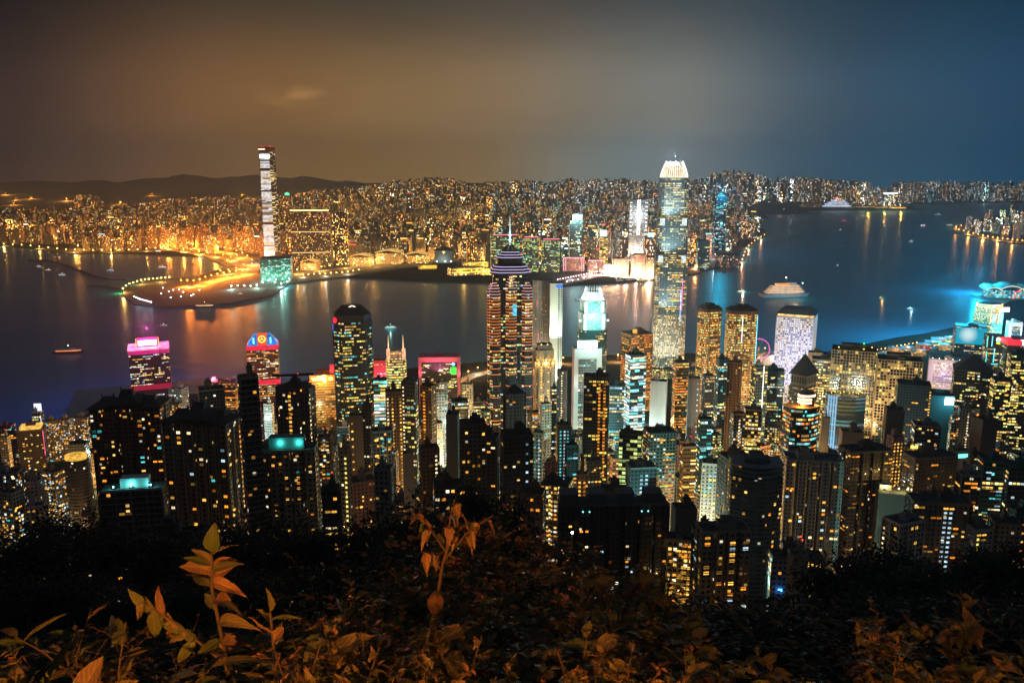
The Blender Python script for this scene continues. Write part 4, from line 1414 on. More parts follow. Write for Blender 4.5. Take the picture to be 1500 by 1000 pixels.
def grid_blocks():
    for u0, u1, vt, Y, yaw, lab in ((1220, 1283, 516, 1090, -22, 'cream office block with a square window grid and busy lit roof'), (1286, 1349, 530, 1060, -20, 'cream grid-fronted office block with flat dark roof, right-hand one of its pair')):
        root, w, d, h = base_at(u0, u1, vt, Y, .62, yaw, 'office_block', lab, 'office block')
        p = rect(w, d)
        mb = MB(); mb.prism(p, 0, h, 0, 1); mb.build('body', [facade('grid_wall', 3.6, 3.9, .98, .98, .42, [WARM, GOLD, WARM, LIME], 1.0, (.5, .4, .26), band=.55, run=4, glass=(.012, .011, .009)), ROOF], root)
        mb = MB()
        for a, t, nn, l in edges_facing(root.location, R(yaw), p, .0):
            k = int(l // 3.6)
            for j in range(k + 1):
                e = l * j / k; q = (a[0] + t[0] * e, a[1] + t[1] * e)
                mb.prism([(q[0] + t[0] * c + nn[0] * f, q[1] + t[1] * c + nn[1] * f) for c, f in ((-.42, .6), (.42, .6), (.42, 0), (-.42, 0))], 0, h, 0, 0)
            z = h - .6
            while z > 4:
                c0, c1 = (a[0] + nn[0] * .55, a[1] + nn[1] * .55), (a[0] + t[0] * l + nn[0] * .55, a[1] + t[1] * l + nn[1] * .55)
                mb.prism([c0, c1, (a[0] + t[0] * l, a[1] + t[1] * l), a], z - .42, z + .42, 0, 0, bottom=True)
                z -= 3.9
        mb.build('window_grid', plain('cream_wall', (.62, .5, .33), .75, noise=.1, scale=.06), root)
        mb = MB(); mb.box(-w * .3, w * .25, -d * .2, d * .25, h, h + 6, 0, 1); mb.box(-w * .05, w * .1, -d * .4, -d * .25, h, h + 3, 0, 1); mb.build('plant_room', [MATS['wall_stone'], ROOF], root)
        roofs = MB()
        if u0 < 1250:
            for x, y in ((-.35, -.3), (-.1, .3), (.2, -.35), (.38, .1)): roofs.ball((w * x, d * y, h + 2.0), .9, 0, 6)
            roofs.build('roof_lamps', LED_Y, root)
            mb = MB(); mb.ball((w * .2, 0, h + 7), 1.1, 0, 6); mb.build('green_lamp', glow('beacon_green', GREEN, 3), root)
        for q in (-.4, 0, .4): flood(root, (w * q, -d * 2.2, h * .25), (w * q, 0, h * .6), 85000, (1, .66, .3), 75)
        flood(root, (-w * 1.1, 0, h * .3), (-w * .4, 0, h * .6), 90000, (1, .7, .34), 75)


grid_blocks()


def ring_tower():
    root, w, d, h = base_at(1148, 1204, 601, 760, .7, 12, 'office_tower', 'curved dark tower crowned by glowing white rings and an orange-lit roof deck', 'tower')
    p = bow(w, d, d * .3, 14)
    mb = MB(); mb.prism(p, 0, h, 0, 1); mb.build('body', [facade('ring_glass', 3.2, 3.9, .95, .5, .5, [AMBER, WARM, ORANGE, TEAL, COOL], 1.3, (.02, .025, .03), band=.85, run=5, glass=(.01, .02, .03)), ROOF], root)
    mb = MB(); mb.prism(scale_poly(p, 1.02), h, h + 1.2, 0, 0, bottom=True); mb.build('roof_deck', plain('deck_mat', (.45, .25, .1), .7), root)
    r = w * .27; cx, cyy = w * .1, 0
    q = lambda k: [(cx + x, cyy + y) for x, y in ngon(r * k, 28, r * k * .8)]
    mb = MB(); mb.prism(q(1), h + 1.2, h + 13, 0, 0); mb.frustum(q(1.06), h + 13, q(.7), h + 15.5, 0, 0); mb.build('drum', plain('drum_mat', (.3, .2, .13), .7), root)
    for k, z in enumerate((h + 10.5, h + 7.2, h + 4.2)):
        pts = q(1.05)
        mb = MB()
        if k == 0: mb.prism(pts, z, z + 1.6, 0, 0, bottom=True)
        else:
            n = len(pts)
            for i in range(n):
                a, b = pts[i], pts[(i + 1) % n]
                if (a[0] - cx) < r * .2 and (a[1] - cyy) < r * .5:
                    a2, b2 = (cx + (a[0] - cx) * .94, cyy + (a[1] - cyy) * .94), (cx + (b[0] - cx) * .94, cyy + (b[1] - cyy) * .94)
                    mb.prism([a, b, b2, a2], z, z + 1.4, 0, 0, bottom=True)
        mb.build('ring_light', glow('ring_lamp', (1, .68, .38), 5, sample=True), root)
    lamp(root, (-w * .2, -d * .3, h + 5), 9000, (1, .5, .12), .8)
    lamp(root, (w * .45, -d * .1, h + 4), 4000, (1, .5, .12), .8)
    lit_rooms(root, root.rotation_euler.z, p, 5, h - 3, 60, ['amber', 'warm', 'amber', 'teal', 'dim'], 3.9, 3.9, 3.6, 1.6, random.Random(2), 3, 4)


ring_tower()


def pyramid_tower():
    root, w, d, h = base_at(1155, 1200, 552, 1060, .95, 42, 'office_tower', 'brown stone tower with a steep pyramid roof and arched loggia', 'tower')
    st = plain('stone_brown', (.24, .17, .11), .8, noise=.2)
    mb = MB(); mb.prism(rect(w * .92, d * .92), 0, h - 16, 0, 1); mb.prism(rect(w * .8, d * .8), h - 16, h, 1, 1); mb.build('body', [facade('ent_glass', 3.0, 3.8, .6, .5, .3, [WARM, AMBER, WHITE], 1.3, (.22, .16, .11), band=.3), st], root)
    mb = MB()
    for a, t, nn, l in edges_facing(root.location, root.rotation_euler.z, rect(w * .8, d * .8), 0):
        for j in range(6):
            e = l * (j + .5) / 6; q = (a[0] + t[0] * e + nn[0] * .1, a[1] + t[1] * e + nn[1] * .1)
            mb.prism([(q[0] - t[0] * 1.1, q[1] - t[1] * 1.1), (q[0] + t[0] * 1.1, q[1] + t[1] * 1.1), (q[0] + t[0] * 1.1 - nn[0], q[1] + t[1] * 1.1 - nn[1]), (q[0] - t[0] * 1.1 - nn[0], q[1] - t[1] * 1.1 - nn[1])], h - 11, h - 3, 0, 0)
    mb.build('loggia', plain('loggia_dark', (.03, .028, .025), .8), root)
    mb = MB(); mb.prism(rect(w * .96, d * .96), h, h + 1.5, 0, 0, bottom=True); mb.frustum(rect(w * .92, d * .92), h + 1.5, rect(1.5, 1.5), h + 25, 0, 0); mb.build('pyramid_roof', plain('pyr_mat', (.07, .065, .07), .65, noise=.2), root)
    mb = MB(); mb.tube([(0, 0, h + 25), (0, 0, h + 34)], .6, 6, 0, .1); mb.build('finial', DARKMETAL, root)
    flood(root, (w * .1, -d * 1.2, h - 40), (0, 0, h - 4), 30000, (1, .7, .4), 60)


pyramid_tower()


def curved_glass():
    root, w, d, h = base_at(1210, 1269, 583, 830, .6, -8, 'office_block', 'blue-ribbed curved glass building with planted lit roof terrace', 'office block')
    p = bow(w, d, d * .3, 16)
    mb = MB(); mb.prism(p, 0, h, 0, 1); mb.build('body', [facade('curve_glass', 40, 3.9, 1, .5, 1.0, [TEAL, COOL, LIME, WARM], .55, (.03, .06, .08), band=.3, run=2, glass=(.015, .03, .045)), ROOF], root)
    mb = MB()
    for i in range(len(p) - 3):
        a, b = p[i], p[i + 1]
        for k in range(3):
            q = (a[0] + (b[0] - a[0]) * k / 3, a[1] + (b[1] - a[1]) * k / 3)
            mb.prism([(q[0] - .18, q[1] - .7), (q[0] + .18, q[1] - .7), (q[0] + .18, q[1]), (q[0] - .18, q[1])], 2, h + .5, 0, 0)
    mb.build('fins', plain('fin_pale', (.4, .5, .55), .4, .3, noise=.05), root)
    mb = MB()
    for i in (0, 1, 2, 3):
        q = p[i]; mb.box(q[0] - .6, q[0] + .6, q[1] - 1.3, q[1] - .75, 2, h + 1, 0)
    z = h - 2
    while z > 6:
        for i in range(3):
            a, b = p[i], p[i + 1]; mb.prism([(a[0], a[1] - 1.2), (b[0], b[1] - 1.2), (b[0], b[1] - .8), (a[0], a[1] - .8)], z, z + .7, 0, 0, bottom=True)
        z -= 7
    mb.build('lit_lattice', glow('lattice_blue', (.35, .7, 1), .8), root)
    mb = MB()
    rng = random.Random(3)
    for k in range(14): mb.ball((rng.uniform(-.42, .42) * w, rng.uniform(-.3, .4) * d, h + 1.0), rng.uniform(.8, 1.6), 0, 7)
    mb.build('roof_planting', plain('roof_green', (.08, .11, .03), .9), root)
    mb = MB()
    for k in range(8): mb.ball((-w * .42 + w * .84 * k / 7, -d * .12 + (k % 2) * d * .2, h + 2.4), .55, 0, 6)
    mb.build('terrace_lamps', LED_Y, root)
    lamp(root, (-w * .2, 0, h + 6), 7000, (1, .8, .35), .8); lamp(root, (w * .25, 0, h + 6), 7000, (1, .8, .35), .8)
    flood(root, (-w * .5, -d * 1.6, h * .5), (-w * .35, -d * .2, h * .5), 22000, (.3, .65, 1), 80)


curved_glass()


def lilac_block():
    root, w, d, h = base_at(1362, 1408, 530, 1500, .6, -24, 'office_block', 'lilac-lit block striped with white windows near the reclaimed shore', 'office block')
    p = rect(w, d)
    mb = MB(); mb.prism(p, 0, h, 0, 1); mb.build('body', [plain('lilac_wall', (.6, .55, .68), .7, noise=.08), ROOF], root)
    mb = MB()
    mb.box(-w * .36, w * .38, -d / 2 - .3, -d / 2, 6, h - 4, 0); mb.build('curtain_wall', facade('lilac_glass', 3, 3.8, .8, .5, .9, [WHITE, (1, .8, .7), WHITE, WARM], 1.1, (.5, .45, .55), band=.75, run=5, glass=(.05, .05, .09)), root)
    roof_kit(root, w, d, h, random.Random(1), MATS['wall_pale'])
    flood(root, (0, -d * 2, h * .35), (0, 0, h * .7), 90000, (.5, .42, 1), 80)
    mb = MB()
    for k in range(5): mb.ball((-w * .4 + w * .2 * k, -d * .3, h + 1.6), .9, 0, 6)
    mb.build('roof_lamps', LED_W, root)


lilac_block()


def cyan_tower():
    root, w, d, h = base_at(1399, 1444, 480, 1800, .7, -20, 'office_tower', 'tower with a cyan video wall glowing white in its middle', 'tower')
    p = rect(w, d)
    mb = MB(); mb.prism(p, 0, h, 0, 1); mb.build('body', [facade('cyan_glass', 3.2, 3.9, .85, .45, .3, [WARM, WHITE, GOLD], 1.3, (.02, .05, .08), band=.7, run=3), ROOF], root)
    m, nt, b = new_mat('video_wall')
    b.inputs['Base Color'].default_value = (.01, .02, .025, 1)
    tc = nt.nodes.new('ShaderNodeTexCoord'); sub = nt.nodes.new('ShaderNodeVectorMath'); sub.operation = 'DISTANCE'; sub.inputs[1].default_value = (-w * .1, -d / 2, h * .72)
    nt.links.new(tc.outputs['Object'], sub.inputs[0])
    rp = nt.nodes.new('ShaderNodeValToRGB'); rp.color_ramp.elements[0].position = .08; rp.color_ramp.elements[0].color = (.75, 1, 1, 1); rp.color_ramp.elements[1].position = .3; rp.color_ramp.elements[1].color = (.0, .42, .6, 1)
    dv = nt.nodes.new('ShaderNodeMath'); dv.operation = 'DIVIDE'; dv.inputs[1].default_value = w * 1.1
    nt.links.new(sub.outputs['Value'], dv.inputs[0]); nt.links.new(dv.outputs[0], rp.inputs[0])
    wv = nt.nodes.new('ShaderNodeTexWave'); wv.inputs['Scale'].default_value = .5; wv.inputs['Distortion'].default_value = 1.5; wv.bands_direction = 'X'
    nt.links.new(tc.outputs['Object'], wv.inputs['Vector'])
    ms = nt.nodes.new('ShaderNodeMapRange'); ms.inputs['To Min'].default_value = .55; ms.inputs['To Max'].default_value = 1.1; nt.links.new(wv.outputs['Fac'], ms.inputs[0])
    nt.links.new(rp.outputs[0], b.inputs['Emission Color']); nt.links.new(ms.outputs[0], b.inputs['Emission Strength']); m.cycles.emission_sampling = 'NONE'
    mb = MB(); mb.box(-w / 2 + .5, w / 2 - .5, -d / 2 - .5, -d / 2 - .05, h * .38, h - 2, 0); mb.build('video_wall', m, root)
    roof_kit(root, w, d, h, random.Random(7), MATS['wall_dark'])
    lamp(root, (-w * .4, d * .4, h + 48), 3300000, (.01, .6, .95), 8)  # blue lamp in mid-air over the roof, added to tint the water


cyan_tower()


def gold_tower():
    root, w, d, h = base_at(1423, 1476, 447, 1880, .9, 10, 'office_tower', 'stepped gold-lit tower with a ring-edged roof and pink-white billboard', 'tower')
    p = cham(w, d, w * .28)
    m = facade('gold_glass', 3.2, 3.9, .95, .55, 1.15, [GOLD, WARM, GOLD, AMBER], 1.3, (.22, .15, .07), band=.8, run=9, glass=(.05, .04, .02))
    mb = MB(); mb.prism(p, 0, h * .80, 0, 1); mb.prism(scale_poly(p, .92), h * .80, h * .93, 0, 1); mb.build('body', [m, ROOF], root)
    mb = MB(); n = len(p)
    for z in (h * .93, h * .93 + 5): 
        mb.tube([(x * .9, y * .9, z) for x, y in p + p[:1]], .9, 5)
    mb.build('roof_ring', glow('ring_gold', (1, .6, .08), 1.8), root)
    mb = MB(); mb.prism(scale_poly(p, .8), h * .93, h, 0, 1); mb.build('top_stage', [plain('gold_top', (.3, .2, .12), .7), ROOF], root)
    mb = MB(); mb.box(w * .12, w * .5, -d * .47 - 1.2, -d * .47, h * .83, h * .93, 0); mb.build('billboard', glow('billboard_pinkwhite', (1, .75, .85), 4, sample=True), root)
    mb = MB()
    for x in (-.28, .05): mb.tube([(w * x, -d * .52, h * .55), (w * x + 2, -d * .5, h * .9)], 1.1, 6)
    mb.build('corner_mast', glow('mast_gold', (1, .7, .3), .9), root)
    lamp(root, (0, -d * .9, h * .95), 120000, (1, .7, .35), 4)
    lamp(root, (0, d / 2 + 6, h * .9), 3500000, (.01, .55, .95), 4)  # blue lamp without fixture, added behind the tower to tint the water


gold_tower()


def convention_hall():
    c = sea(1478, 437)
    root = empty('convention_hall', (c.x, c.y + 20, 2), R(-12), 'low hall with a sweeping wing roof and cyan glass front at the water', 'hall')
    w, d = 150, 70
    mb = MB(); mb.prism(rect(w * .8, d * .8), 0, 24, 0, 1); mb.build('glass_hall', [facade('hall_glass', 5, 6, .9, .7, 1.2, [CYAN, TEAL, (.5, .95, 1), WARM], 1.1, (.1, .3, .35), band=.4, run=6), ROOF], root)
    for k, (x, s, z) in enumerate(((-45, .7, 24), (5, 1.0, 27), (50, .85, 25))):
        mb = MB(); n = 10
        for i in range(n):
            a, b = -1 + 2 * i / n, -1 + 2 * (i + 1) / n
            f = lambda t: (x + t * 34 * s, z + 13 * s * (1 - t * t))
            (xa, za), (xb, zb) = f(a), f(b)
            mb.face([(xa, -d * .55, za), (xb, -d * .55, zb), (xb, d * .55, zb + 3), (xa, d * .55, za + 3)], 0)
            mb.face([(xa, -d * .55, za - 2.5), (xb, -d * .55, zb - 2.5), (xb, -d * .55, zb), (xa, -d * .55, za)], 1)
        mb.build('wing_roof', [plain('wing_mat', (.5, .5, .48), .5, .2), glow('wing_edge', (.9, .85, .5), 1.2)], root)
    mb = MB(); mb.box(-w * .6, w * .6, -d * .8, d * .6, -4, 0.6, 0); mb.build('platform', MATS['wall_stone'], root)
    lamp(root, (-60, 60, 60), 1300000, (.01, .6, .95), 8)  # free-hanging blue lamp, added to colour the harbour
    mb = MB(); mb.tube([(8, -d * .7, .6), (8, -d * .7, 22), (26, -d * .7, 26)], 2.0, 6); mb.build('red_canopy', LED_R, root)


convention_hall()


def right_edge():
    root, w, d, h = base_at(1468, 1512, 500, 1480, .8, -10, 'office_tower', 'dark tower cut by the photo edge under a red and white rooftop sign band', 'tower')
    p = rect(w, d)
    mb = MB(); mb.prism(p, 0, h - 8, 0, 1, ztop=h - 8); mb.build('body', [OFF_DARK, ROOF], root)
    mb = MB(); mb.box(-w / 2, w * .05, -d / 2 - .8, d / 2, h - 8, h, 0); mb.build('sign_red', LED_R, root)
    mb = MB(); mb.box(w * .05, w / 2, -d / 2 - .8, d / 2, h - 8, h, 0); mb.build('sign_white', glow('sign_cyan_white', (.75, 1, 1), 2.6), root)
    mb = MB(); mb.box(-w * .2, w * .2, -d * .2, d * .2, h, h + 5, 0); mb.build('plant_room', MATS['wall_dark'], root)
    root, w, d, h = base_at(1443, 1469, 492, 1520, .9, -14, 'office_tower', 'slim dark tower edged by cyan and violet neon with a coloured oval sign', 'tower')
    p = rect(w, d)
    mb = MB(); mb.prism(p, 0, h, 0, 1); mb.build('body', [OFF_DARK, ROOF], root)
    for i, (x, a, b, m) in enumerate(((-.49, .78, .99, NEON_T), (-.2, .80, .99, NEON_C), (.48, .55, .78, NEON_M), (.0, .5, .76, NEON_C), (-.46, .5, .7, NEON_T))):
        mb = MB(); mb.box(w * x - .55, w * x + .55, -d / 2 - 1, -d / 2 - .3, h * a, h * b, 0); mb.build('neon_strip', m, root)
    mb = MB(); mb.box(-w * .1, w * .5, -d / 2 - .9, -d / 2 - .3, h * .46, h * .475, 0); mb.build('neon_strip', NEON_T, root)
    mb = MB()
    def blob(cx, cz, rx, rz_, mi, y):
        mb.face([(cx + rx * math.cos(t), y, cz + rz_ * math.sin(t)) for t in [2 * math.pi * i / 14 for i in range(14)]], mi)
    blob(w * .16, h * .93, w * .14, h * .045, 0, -d / 2 - .9); blob(w * .18, h * .90, w * .1, h * .025, 1, -d / 2 - 1.0); blob(w * .17, h * .865, w * .13, h * .022, 2, -d / 2 - 1.0)
    mb.build('emblem_sign', [glow('oval_white', (1, .95, .8), 2), glow('oval_blue', (.1, .6, .9), 1.5), glow('oval_yellow', (.75, .9, .05), 1.6)], root)
    root, w, d, h = base_at(1475, 1497, 473, 1850, .8, -10, 'office_block', 'white-framed block with recessed glazing behind the red rooftop sign', 'office block')
    mb = MB(); mb.prism(rect(w, d), 0, h, 0, 1); mb.build('body', [WHITEWALL, ROOF], root)
    mb = MB(); mb.box(-w * .3, w * .36, -d / 2 - .3, -d / 2, 4, h - 8, 0); mb.build('curtain_wall', OFF_TEAL, root)
    roof_kit(root, w, d, h, random.Random(3), WHITEWALL)
    lamp(root, (0, d / 2 + 6, h * .9), 2500000, (.01, .55, .95), 4)  # no blue source on this block; lamp added to colour the water
    flood(root, (0, -d * 2, h * .5), (0, 0, h * .8), 160000, (.8, .85, 1), 70)


right_edge()
# ------------------------------------------------------------------ other towers of the island side, read off the photograph
T = tower
AP, OT, SL = 'apartment_tower', 'office_tower', 'slab_tower'
# --- left edge
T(8, 27, 634, 1040, FLAT_DARK, 'narrow green-tinged tower standing against the amber-roofed tower at the left edge', AP, 'tower', 10, n=8, wall='teal')
r = T(27, 66, 632, 1000, FLAT_DARK, 'dark tower with amber-lit roof and pink edge lights at the left edge', AP, 'tower', 20, n=34, pal=['warm', 'lime', 'amber'], wall='brown')
mb = MB(); mb.box(-r[3] * .4, r[3] * .4, -r[4] * .4, r[4] * .4, r[2] + 1.4, r[2] + 5, 0); mb.build('lit_roof_house', glow('roof_amber', (1, .6, .12), .9, noise=.6, nscale=.4), r[0])
mb = MB(); mb.box(r[3] * .47, r[3] * .5, -r[4] / 2 - .8, -r[4] / 2, r[2] * .45, r[2], 0); mb.build('edge_light', glow('edge_pink', (1, .12, .3), .9, noise=.8, nscale=.3), r[0])
r = T(47, 63, 604, 1180, OFF_GOLD, 'slim tower with a white square sign standing up from its roof', OT, 'tower', 5, wall='white')
mb = MB(); mb.box(-4, 6, -.5, .5, r[2] + 2, r[2] + 13, 0); mb.build('roof_sign', glow('sign_white_dim', (.85, .9, 1), 1.2), r[0])
mb = MB(); mb.box(r[3] * .45, r[3] * .5, -r[4] / 2 - .8, -r[4] / 2, r[2] * .4, r[2] * .92, 0); mb.build('edge_light', glow('edge_ice', (.6, .85, 1), 1.4), r[0])
T(63, 84, 617, 1060, FLAT_BUSY, 'left of three balconied flats towers beyond the round amber-topped tower', AP, 'apartment tower', -12, n=40, bands=3, wall='grey')
T(84, 106, 615, 1070, FLAT_BUSY, 'middle of three balconied flats towers beyond the round amber-topped tower', AP, 'apartment tower', -8, n=40, bands=3, wall='stone')
T(106, 136, 612, 1090, FLAT_BUSY, 'right of three balconied flats towers, its top just left of the tiled-roof block', AP, 'apartment tower', -5, n=40, bands=3, wall='grey')
T(101, 129, 651, 820, FLAT_DARK, 'dark square tower rising behind the round amber-topped flats', AP, 'apartment tower', 8, n=6, wall='dark')
r = T(90, 134, 676, 700, FLAT_BEIGE, 'round flats tower with stacked curved balconies and amber-lit top', AP, 'apartment tower', 0, plan='round', roof='flat', n=34, bands=3.2, wall='beige', dr=.9)
mb = MB(); mb.prism(ngon(r[3] * .46, 24, r[4] * .46), r[2], r[2] + 3.2, 0, 0); mb.build('lit_top', glow('top_amber', (1, .55, .08), .9, noise=.5, nscale=.3), r[0])
T(0, 14, 640, 900, FLAT_GREY, 'grey tower half cut off by the left edge of the photo', AP, 'apartment tower', 0, n=10)
T(0, 30, 722, 610, FLAT_BUSY, 'low pale flats block lowest at the left edge with a white roof lamp', AP, 'apartment tower', -14, n=22, wall='stone')
T(28, 62, 706, 640, FLAT_PALE, 'pale flats block in front of the amber-roofed tower', AP, 'apartment tower', 12, n=22, bands=3, wall='pale')
T(62, 93, 692, 720, FLAT_BUSY, 'beige flats with a lit penthouse left of the round amber-topped tower', AP, 'apartment tower', -18, n=30, wall='beige')
T(38, 66, 742, 560, FLAT_PALE, 'short pale flats with white-lit gables under the tree line at left', AP, 'apartment tower', 16, n=16, wall='white')
# --- big tiled-roof blocks
T(133, 244, 576, 540, FLAT_BROWN, 'broad dark flats block with stepped tiled roofs standing before the pink-topped tower', AP, 'apartment tower', 6, roof='chinese', plan='notch', bays=5, notchd=2.6, n=60, cw=3.4, ww=2.5, wh=1.6, runs=2, bands=3, wall='brown', dr=.5,
  pal=['amber'] * 5 + ['warm'] * 4 + ['teal'] * 2)
T(238, 352, 596, 470, FLAT_BROWN, 'broad dark flats block with tiled roof and pale vertical ribs, right of its twin', AP, 'apartment tower', -10, roof='chinese', plan='notch', bays=6, notchd=2.6, n=64, cw=3.2, ww=2.3, wh=1.6, runs=2, wall='stone', dr=.5, ribs=7.5,
  strips=((.30, 'amber'), (.72, 'warm')))
T(348, 378, 553, 440, FLAT_DARK, 'very slim dark tower with a tall blank beige flank', SL, 'tower', 28, n=4, wall='beige', dr=.9)
r = T(150, 243, 722, 400, FLAT_DARK, 'low block with a teal-lit roof terrace below the tiled-roof flats', 'terrace_block', 'apartment block', 10, roof='none', n=22, dr=.4, wall='grey', pal=['amber', 'warm', 'dim'])
mb = MB(); mb.box(-r[3] * .2, r[3] * .25, -r[4] * .1, r[4] * .4, r[2], r[2] + 5, 0); mb.box(-r[3] * .5, r[3] * .5, -r[4] * .5, -r[4] * .48, r[2], r[2] + 1.1, 0); mb.build('penthouse', plain('pent_white', (.5, .55, .55), .7), r[0])
for q in (-.3, -.02, .3):
    mb = MB(); mb.ball((r[3] * q, -r[4] * .22, r[2] + 1.5), .35, 0, 8); mb.build('terrace_lamp', glow('lamp_teal', (.3, 1, .95), 12, sample=True), r[0])
    lamp(r[0], (r[3] * q, -r[4] * .25, r[2] + 2), 900, (.15, .9, .85), .4)
T(245, 268, 592, 900, FLAT_LIT, 'lit pale tower seen between the two tiled-roof blocks', AP, 'tower', -10, n=14, wall='beige')
T(247, 275, 570, 1270, OFF_WHITE, 'grey office block beside the pink-topped tower, white window grid below its roof', OT, 'office block', -14, wall='pale', mast=True)
T(290, 328, 572, 720, FLAT_DARK, 'dark twin-flanked tower with beige blank walls behind the tiled-roof flats', SL, 'tower', 24, wall='beige', n=4)
r = T(299, 326, 560, 1360, OFF_ROSE, 'low waterfront block with pink-lit roof', 'waterfront_block', 'office block', 6, wall='rose')
lamp(r[0], (0, -r[4] * .3, r[2] + 7), 60000, (1, .2, .35), 1)
r = T(325, 347, 560, 1370, OFF_AMBER, 'low waterfront block with orange-lit windows beside the pink-roofed one', 'waterfront_block', 'office block', 2, wall='beige')
T(386, 401, 592, 1160, OFF_WHITE, 'small white office block below the blue-roofed tower', OT, 'office block', -10, wall='white')
T(372, 388, 604, 1180, OFF_PINK, 'thin pink-striped block under the blue-roofed tower', OT, 'office block', 0, wall='rose', n=12, pal=['white', 'cool'], cw=3.6, ww=3)
# --- centre left
r = T(398, 467, 569, 580, FLAT_DARK, 'dark cross-plan tower with lit stair column and a roof gantry', AP, 'apartment tower', -14, plan='cross', n=34, wall='dark', dr=.8, strips=((.55, 'warm', 0, 1, 2.2, 1.7), (.1, 'white', 1, 1)), pal=['amber', 'warm', 'white'])
mb = MB(); mb.tube([(-18, 0, r[2] + 6), (14, 2, r[2] + 9)], .9, 4); mb.tube([(0, 0, r[2]), (0, 0, r[2] + 7)], .9, 4); mb.build('roof_gantry', DARKMETAL, r[0])
r = T(376, 466, 660, 450, FLAT_BEIGE, 'pale balconied flats with teal-lit roof railings in front of the dark cross-plan tower', AP, 'apartment tower', 5, plan='notch', bays=5, notchd=2.2, n=70, bands=3, wall='beige', dr=.45, pal=['warm'] * 5 + ['amber'] * 2 + ['white', 'teal'],
      strips=((.32, 'warm'), (.66, 'amber')))
mb = MB(); mb.box(-r[3] * .3, r[3] * .3, -r[4] * .2, r[4] * .3, r[2] + .5, r[2] + 7, 0); mb.build('roof_house', plain('roof_house_teal', (.10, .2, .2), .7), r[0])
for q in (-.1, .22): lamp(r[0], (r[3] * q, -r[4] * .3, r[2] + 4), 1400, (.1, .8, .7), .4)
T(547, 566, 528, 1400, OFF_ROSE, 'red-lit waterfront block behind the gabled dark tower', 'waterfront_block', 'office block', 4, wall='rose')
lamp(bpy.context.scene.objects['waterfront_block.002'], (0, -30, 50), 150000, (1, .05, .15), 2)
T(547, 567, 556, 1010, OFF_BLUEW, 'green and yellow banded office block between gabled tower and spired tower', OT, 'office block', 6, n=26, pal=['lime', 'teal', 'warm'], cw=7, ww=6.6, wh=2.2, ch=4.2, wall='teal')
T(564, 589, 574, 720, FLAT_BROWN, 'brown slab with two dotted lines of stair windows below the twin spires', SL, 'tower', 10, n=4, wall='brown', strips=((.12, 'white'), (.88, 'warm'), (.4, 'warm', 1)))
T(587, 612, 553, 800, OFF_DARK, 'dark tower with a rounded copper dome and white side strip', OT, 'tower', -8, roof='dome', n=30, pal=OFFICE, cw=4, ww=3, ch=3.9, wall='dark', strips=((.15, 'white'),))
T(615, 639, 566, 740, FLAT_BROWN, 'brown slab with an amber stair column in front of the rose-framed block', SL, 'tower', -24, n=0, wall='brown', strips=((.35, 'amber', 0, 1, 2.4, 1.6), (.6, 'warm', 1, 2)), dr=.8)
T(638, 656, 560, 1010, OFF_WHITE, 'pale striped office below the middle of the rose-framed block', OT, 'office block', 6, n=18, pal=OFFICE, wall='pale')
T(653, 673, 607, 500, BLANK['beige'], 'blank beige slab flank standing alone above the shrubs', SL, 'tower', -4, n=0, wall='beige', dr=1.2)
T(660, 686, 588, 860, OFF_TEAL, 'teal-dark low tower beside the beige-capped tower', OT, 'tower', 8, wall='teal')
T(676, 693, 563, 930, FLAT_LIT, 'beige-capped tower with yellow windows, left of the neon-banded tower', AP, 'tower', -6, n=18, wall='beige')
T(692, 712, 588, 1000, OFF_DARK, 'dark office with white sign glow at the foot of the neon-banded tower, left side', OT, 'office block', 6, n=20, pal=OFFICE, wall='grey')
T(671, 713, 622, 540, FLAT_DARK, 'dark broad block under the beige-capped tower', AP, 'apartment tower', 8, n=20, wall='dark', pal=['amber', 'warm', 'dim'])
T(690, 733, 642, 570, FLAT_DARK, 'dark block with a few amber windows before the foot of the neon-banded tower', AP, 'apartment tower', -10, n=22, wall='dark')
T(497, 513, 657, 500, FLAT_PALE, 'slim lit beige slab with green stair windows above the treetops', SL, 'tower', -18, n=6, wall='beige', strips=((.75, 'lime'),))
T(511, 531, 609, 640, BLANK['beige'], 'slim beige blank-walled slab before the gabled dark tower', SL, 'tower', 12, wall='beige', strips=((.2, 'warm', 0, 2),))
T(530, 547, 592, 720, FLAT_DARK, 'slim dark slab right of the beige blank-walled slab', SL, 'tower', -8, n=12, wall='dark')
T(543, 576, 632, 620, FLAT_BUSY, 'pale ribbed flats with pink and green stair light below the banded block', AP, 'apartment tower', 14, n=34, ribs=5, wall='pale', strips=((.5, 'teal'),))
T(590, 606, 664, 520, BLANK['pale'], 'small pale windowless block above the dark trees', SL, 'tower', 10, wall='pale')
T(548, 577, 686, 450, FLAT_GREY, 'short grey flats just above the dark trees left of the shrubs', AP, 'apartment tower', -8, n=14, wall='grey')
T(614, 644, 657, 580, FLAT_BROWN, 'brown flats with white stair lights behind the tall shrub stem', AP, 'apartment tower', 16, n=14, wall='brown', strips=((.8, 'white'),))
T(466, 486, 640, 600, FLAT_BUSY, 'yellow-lit flats between the cross-plan tower and the gabled dark tower', AP, 'apartment tower', 6, n=36, wall='stone')
T(471, 498, 716, 430, FLAT_DARK, 'dark block among the trees right of the balconied flats', AP, 'apartment tower', 6, n=10, wall='dark')
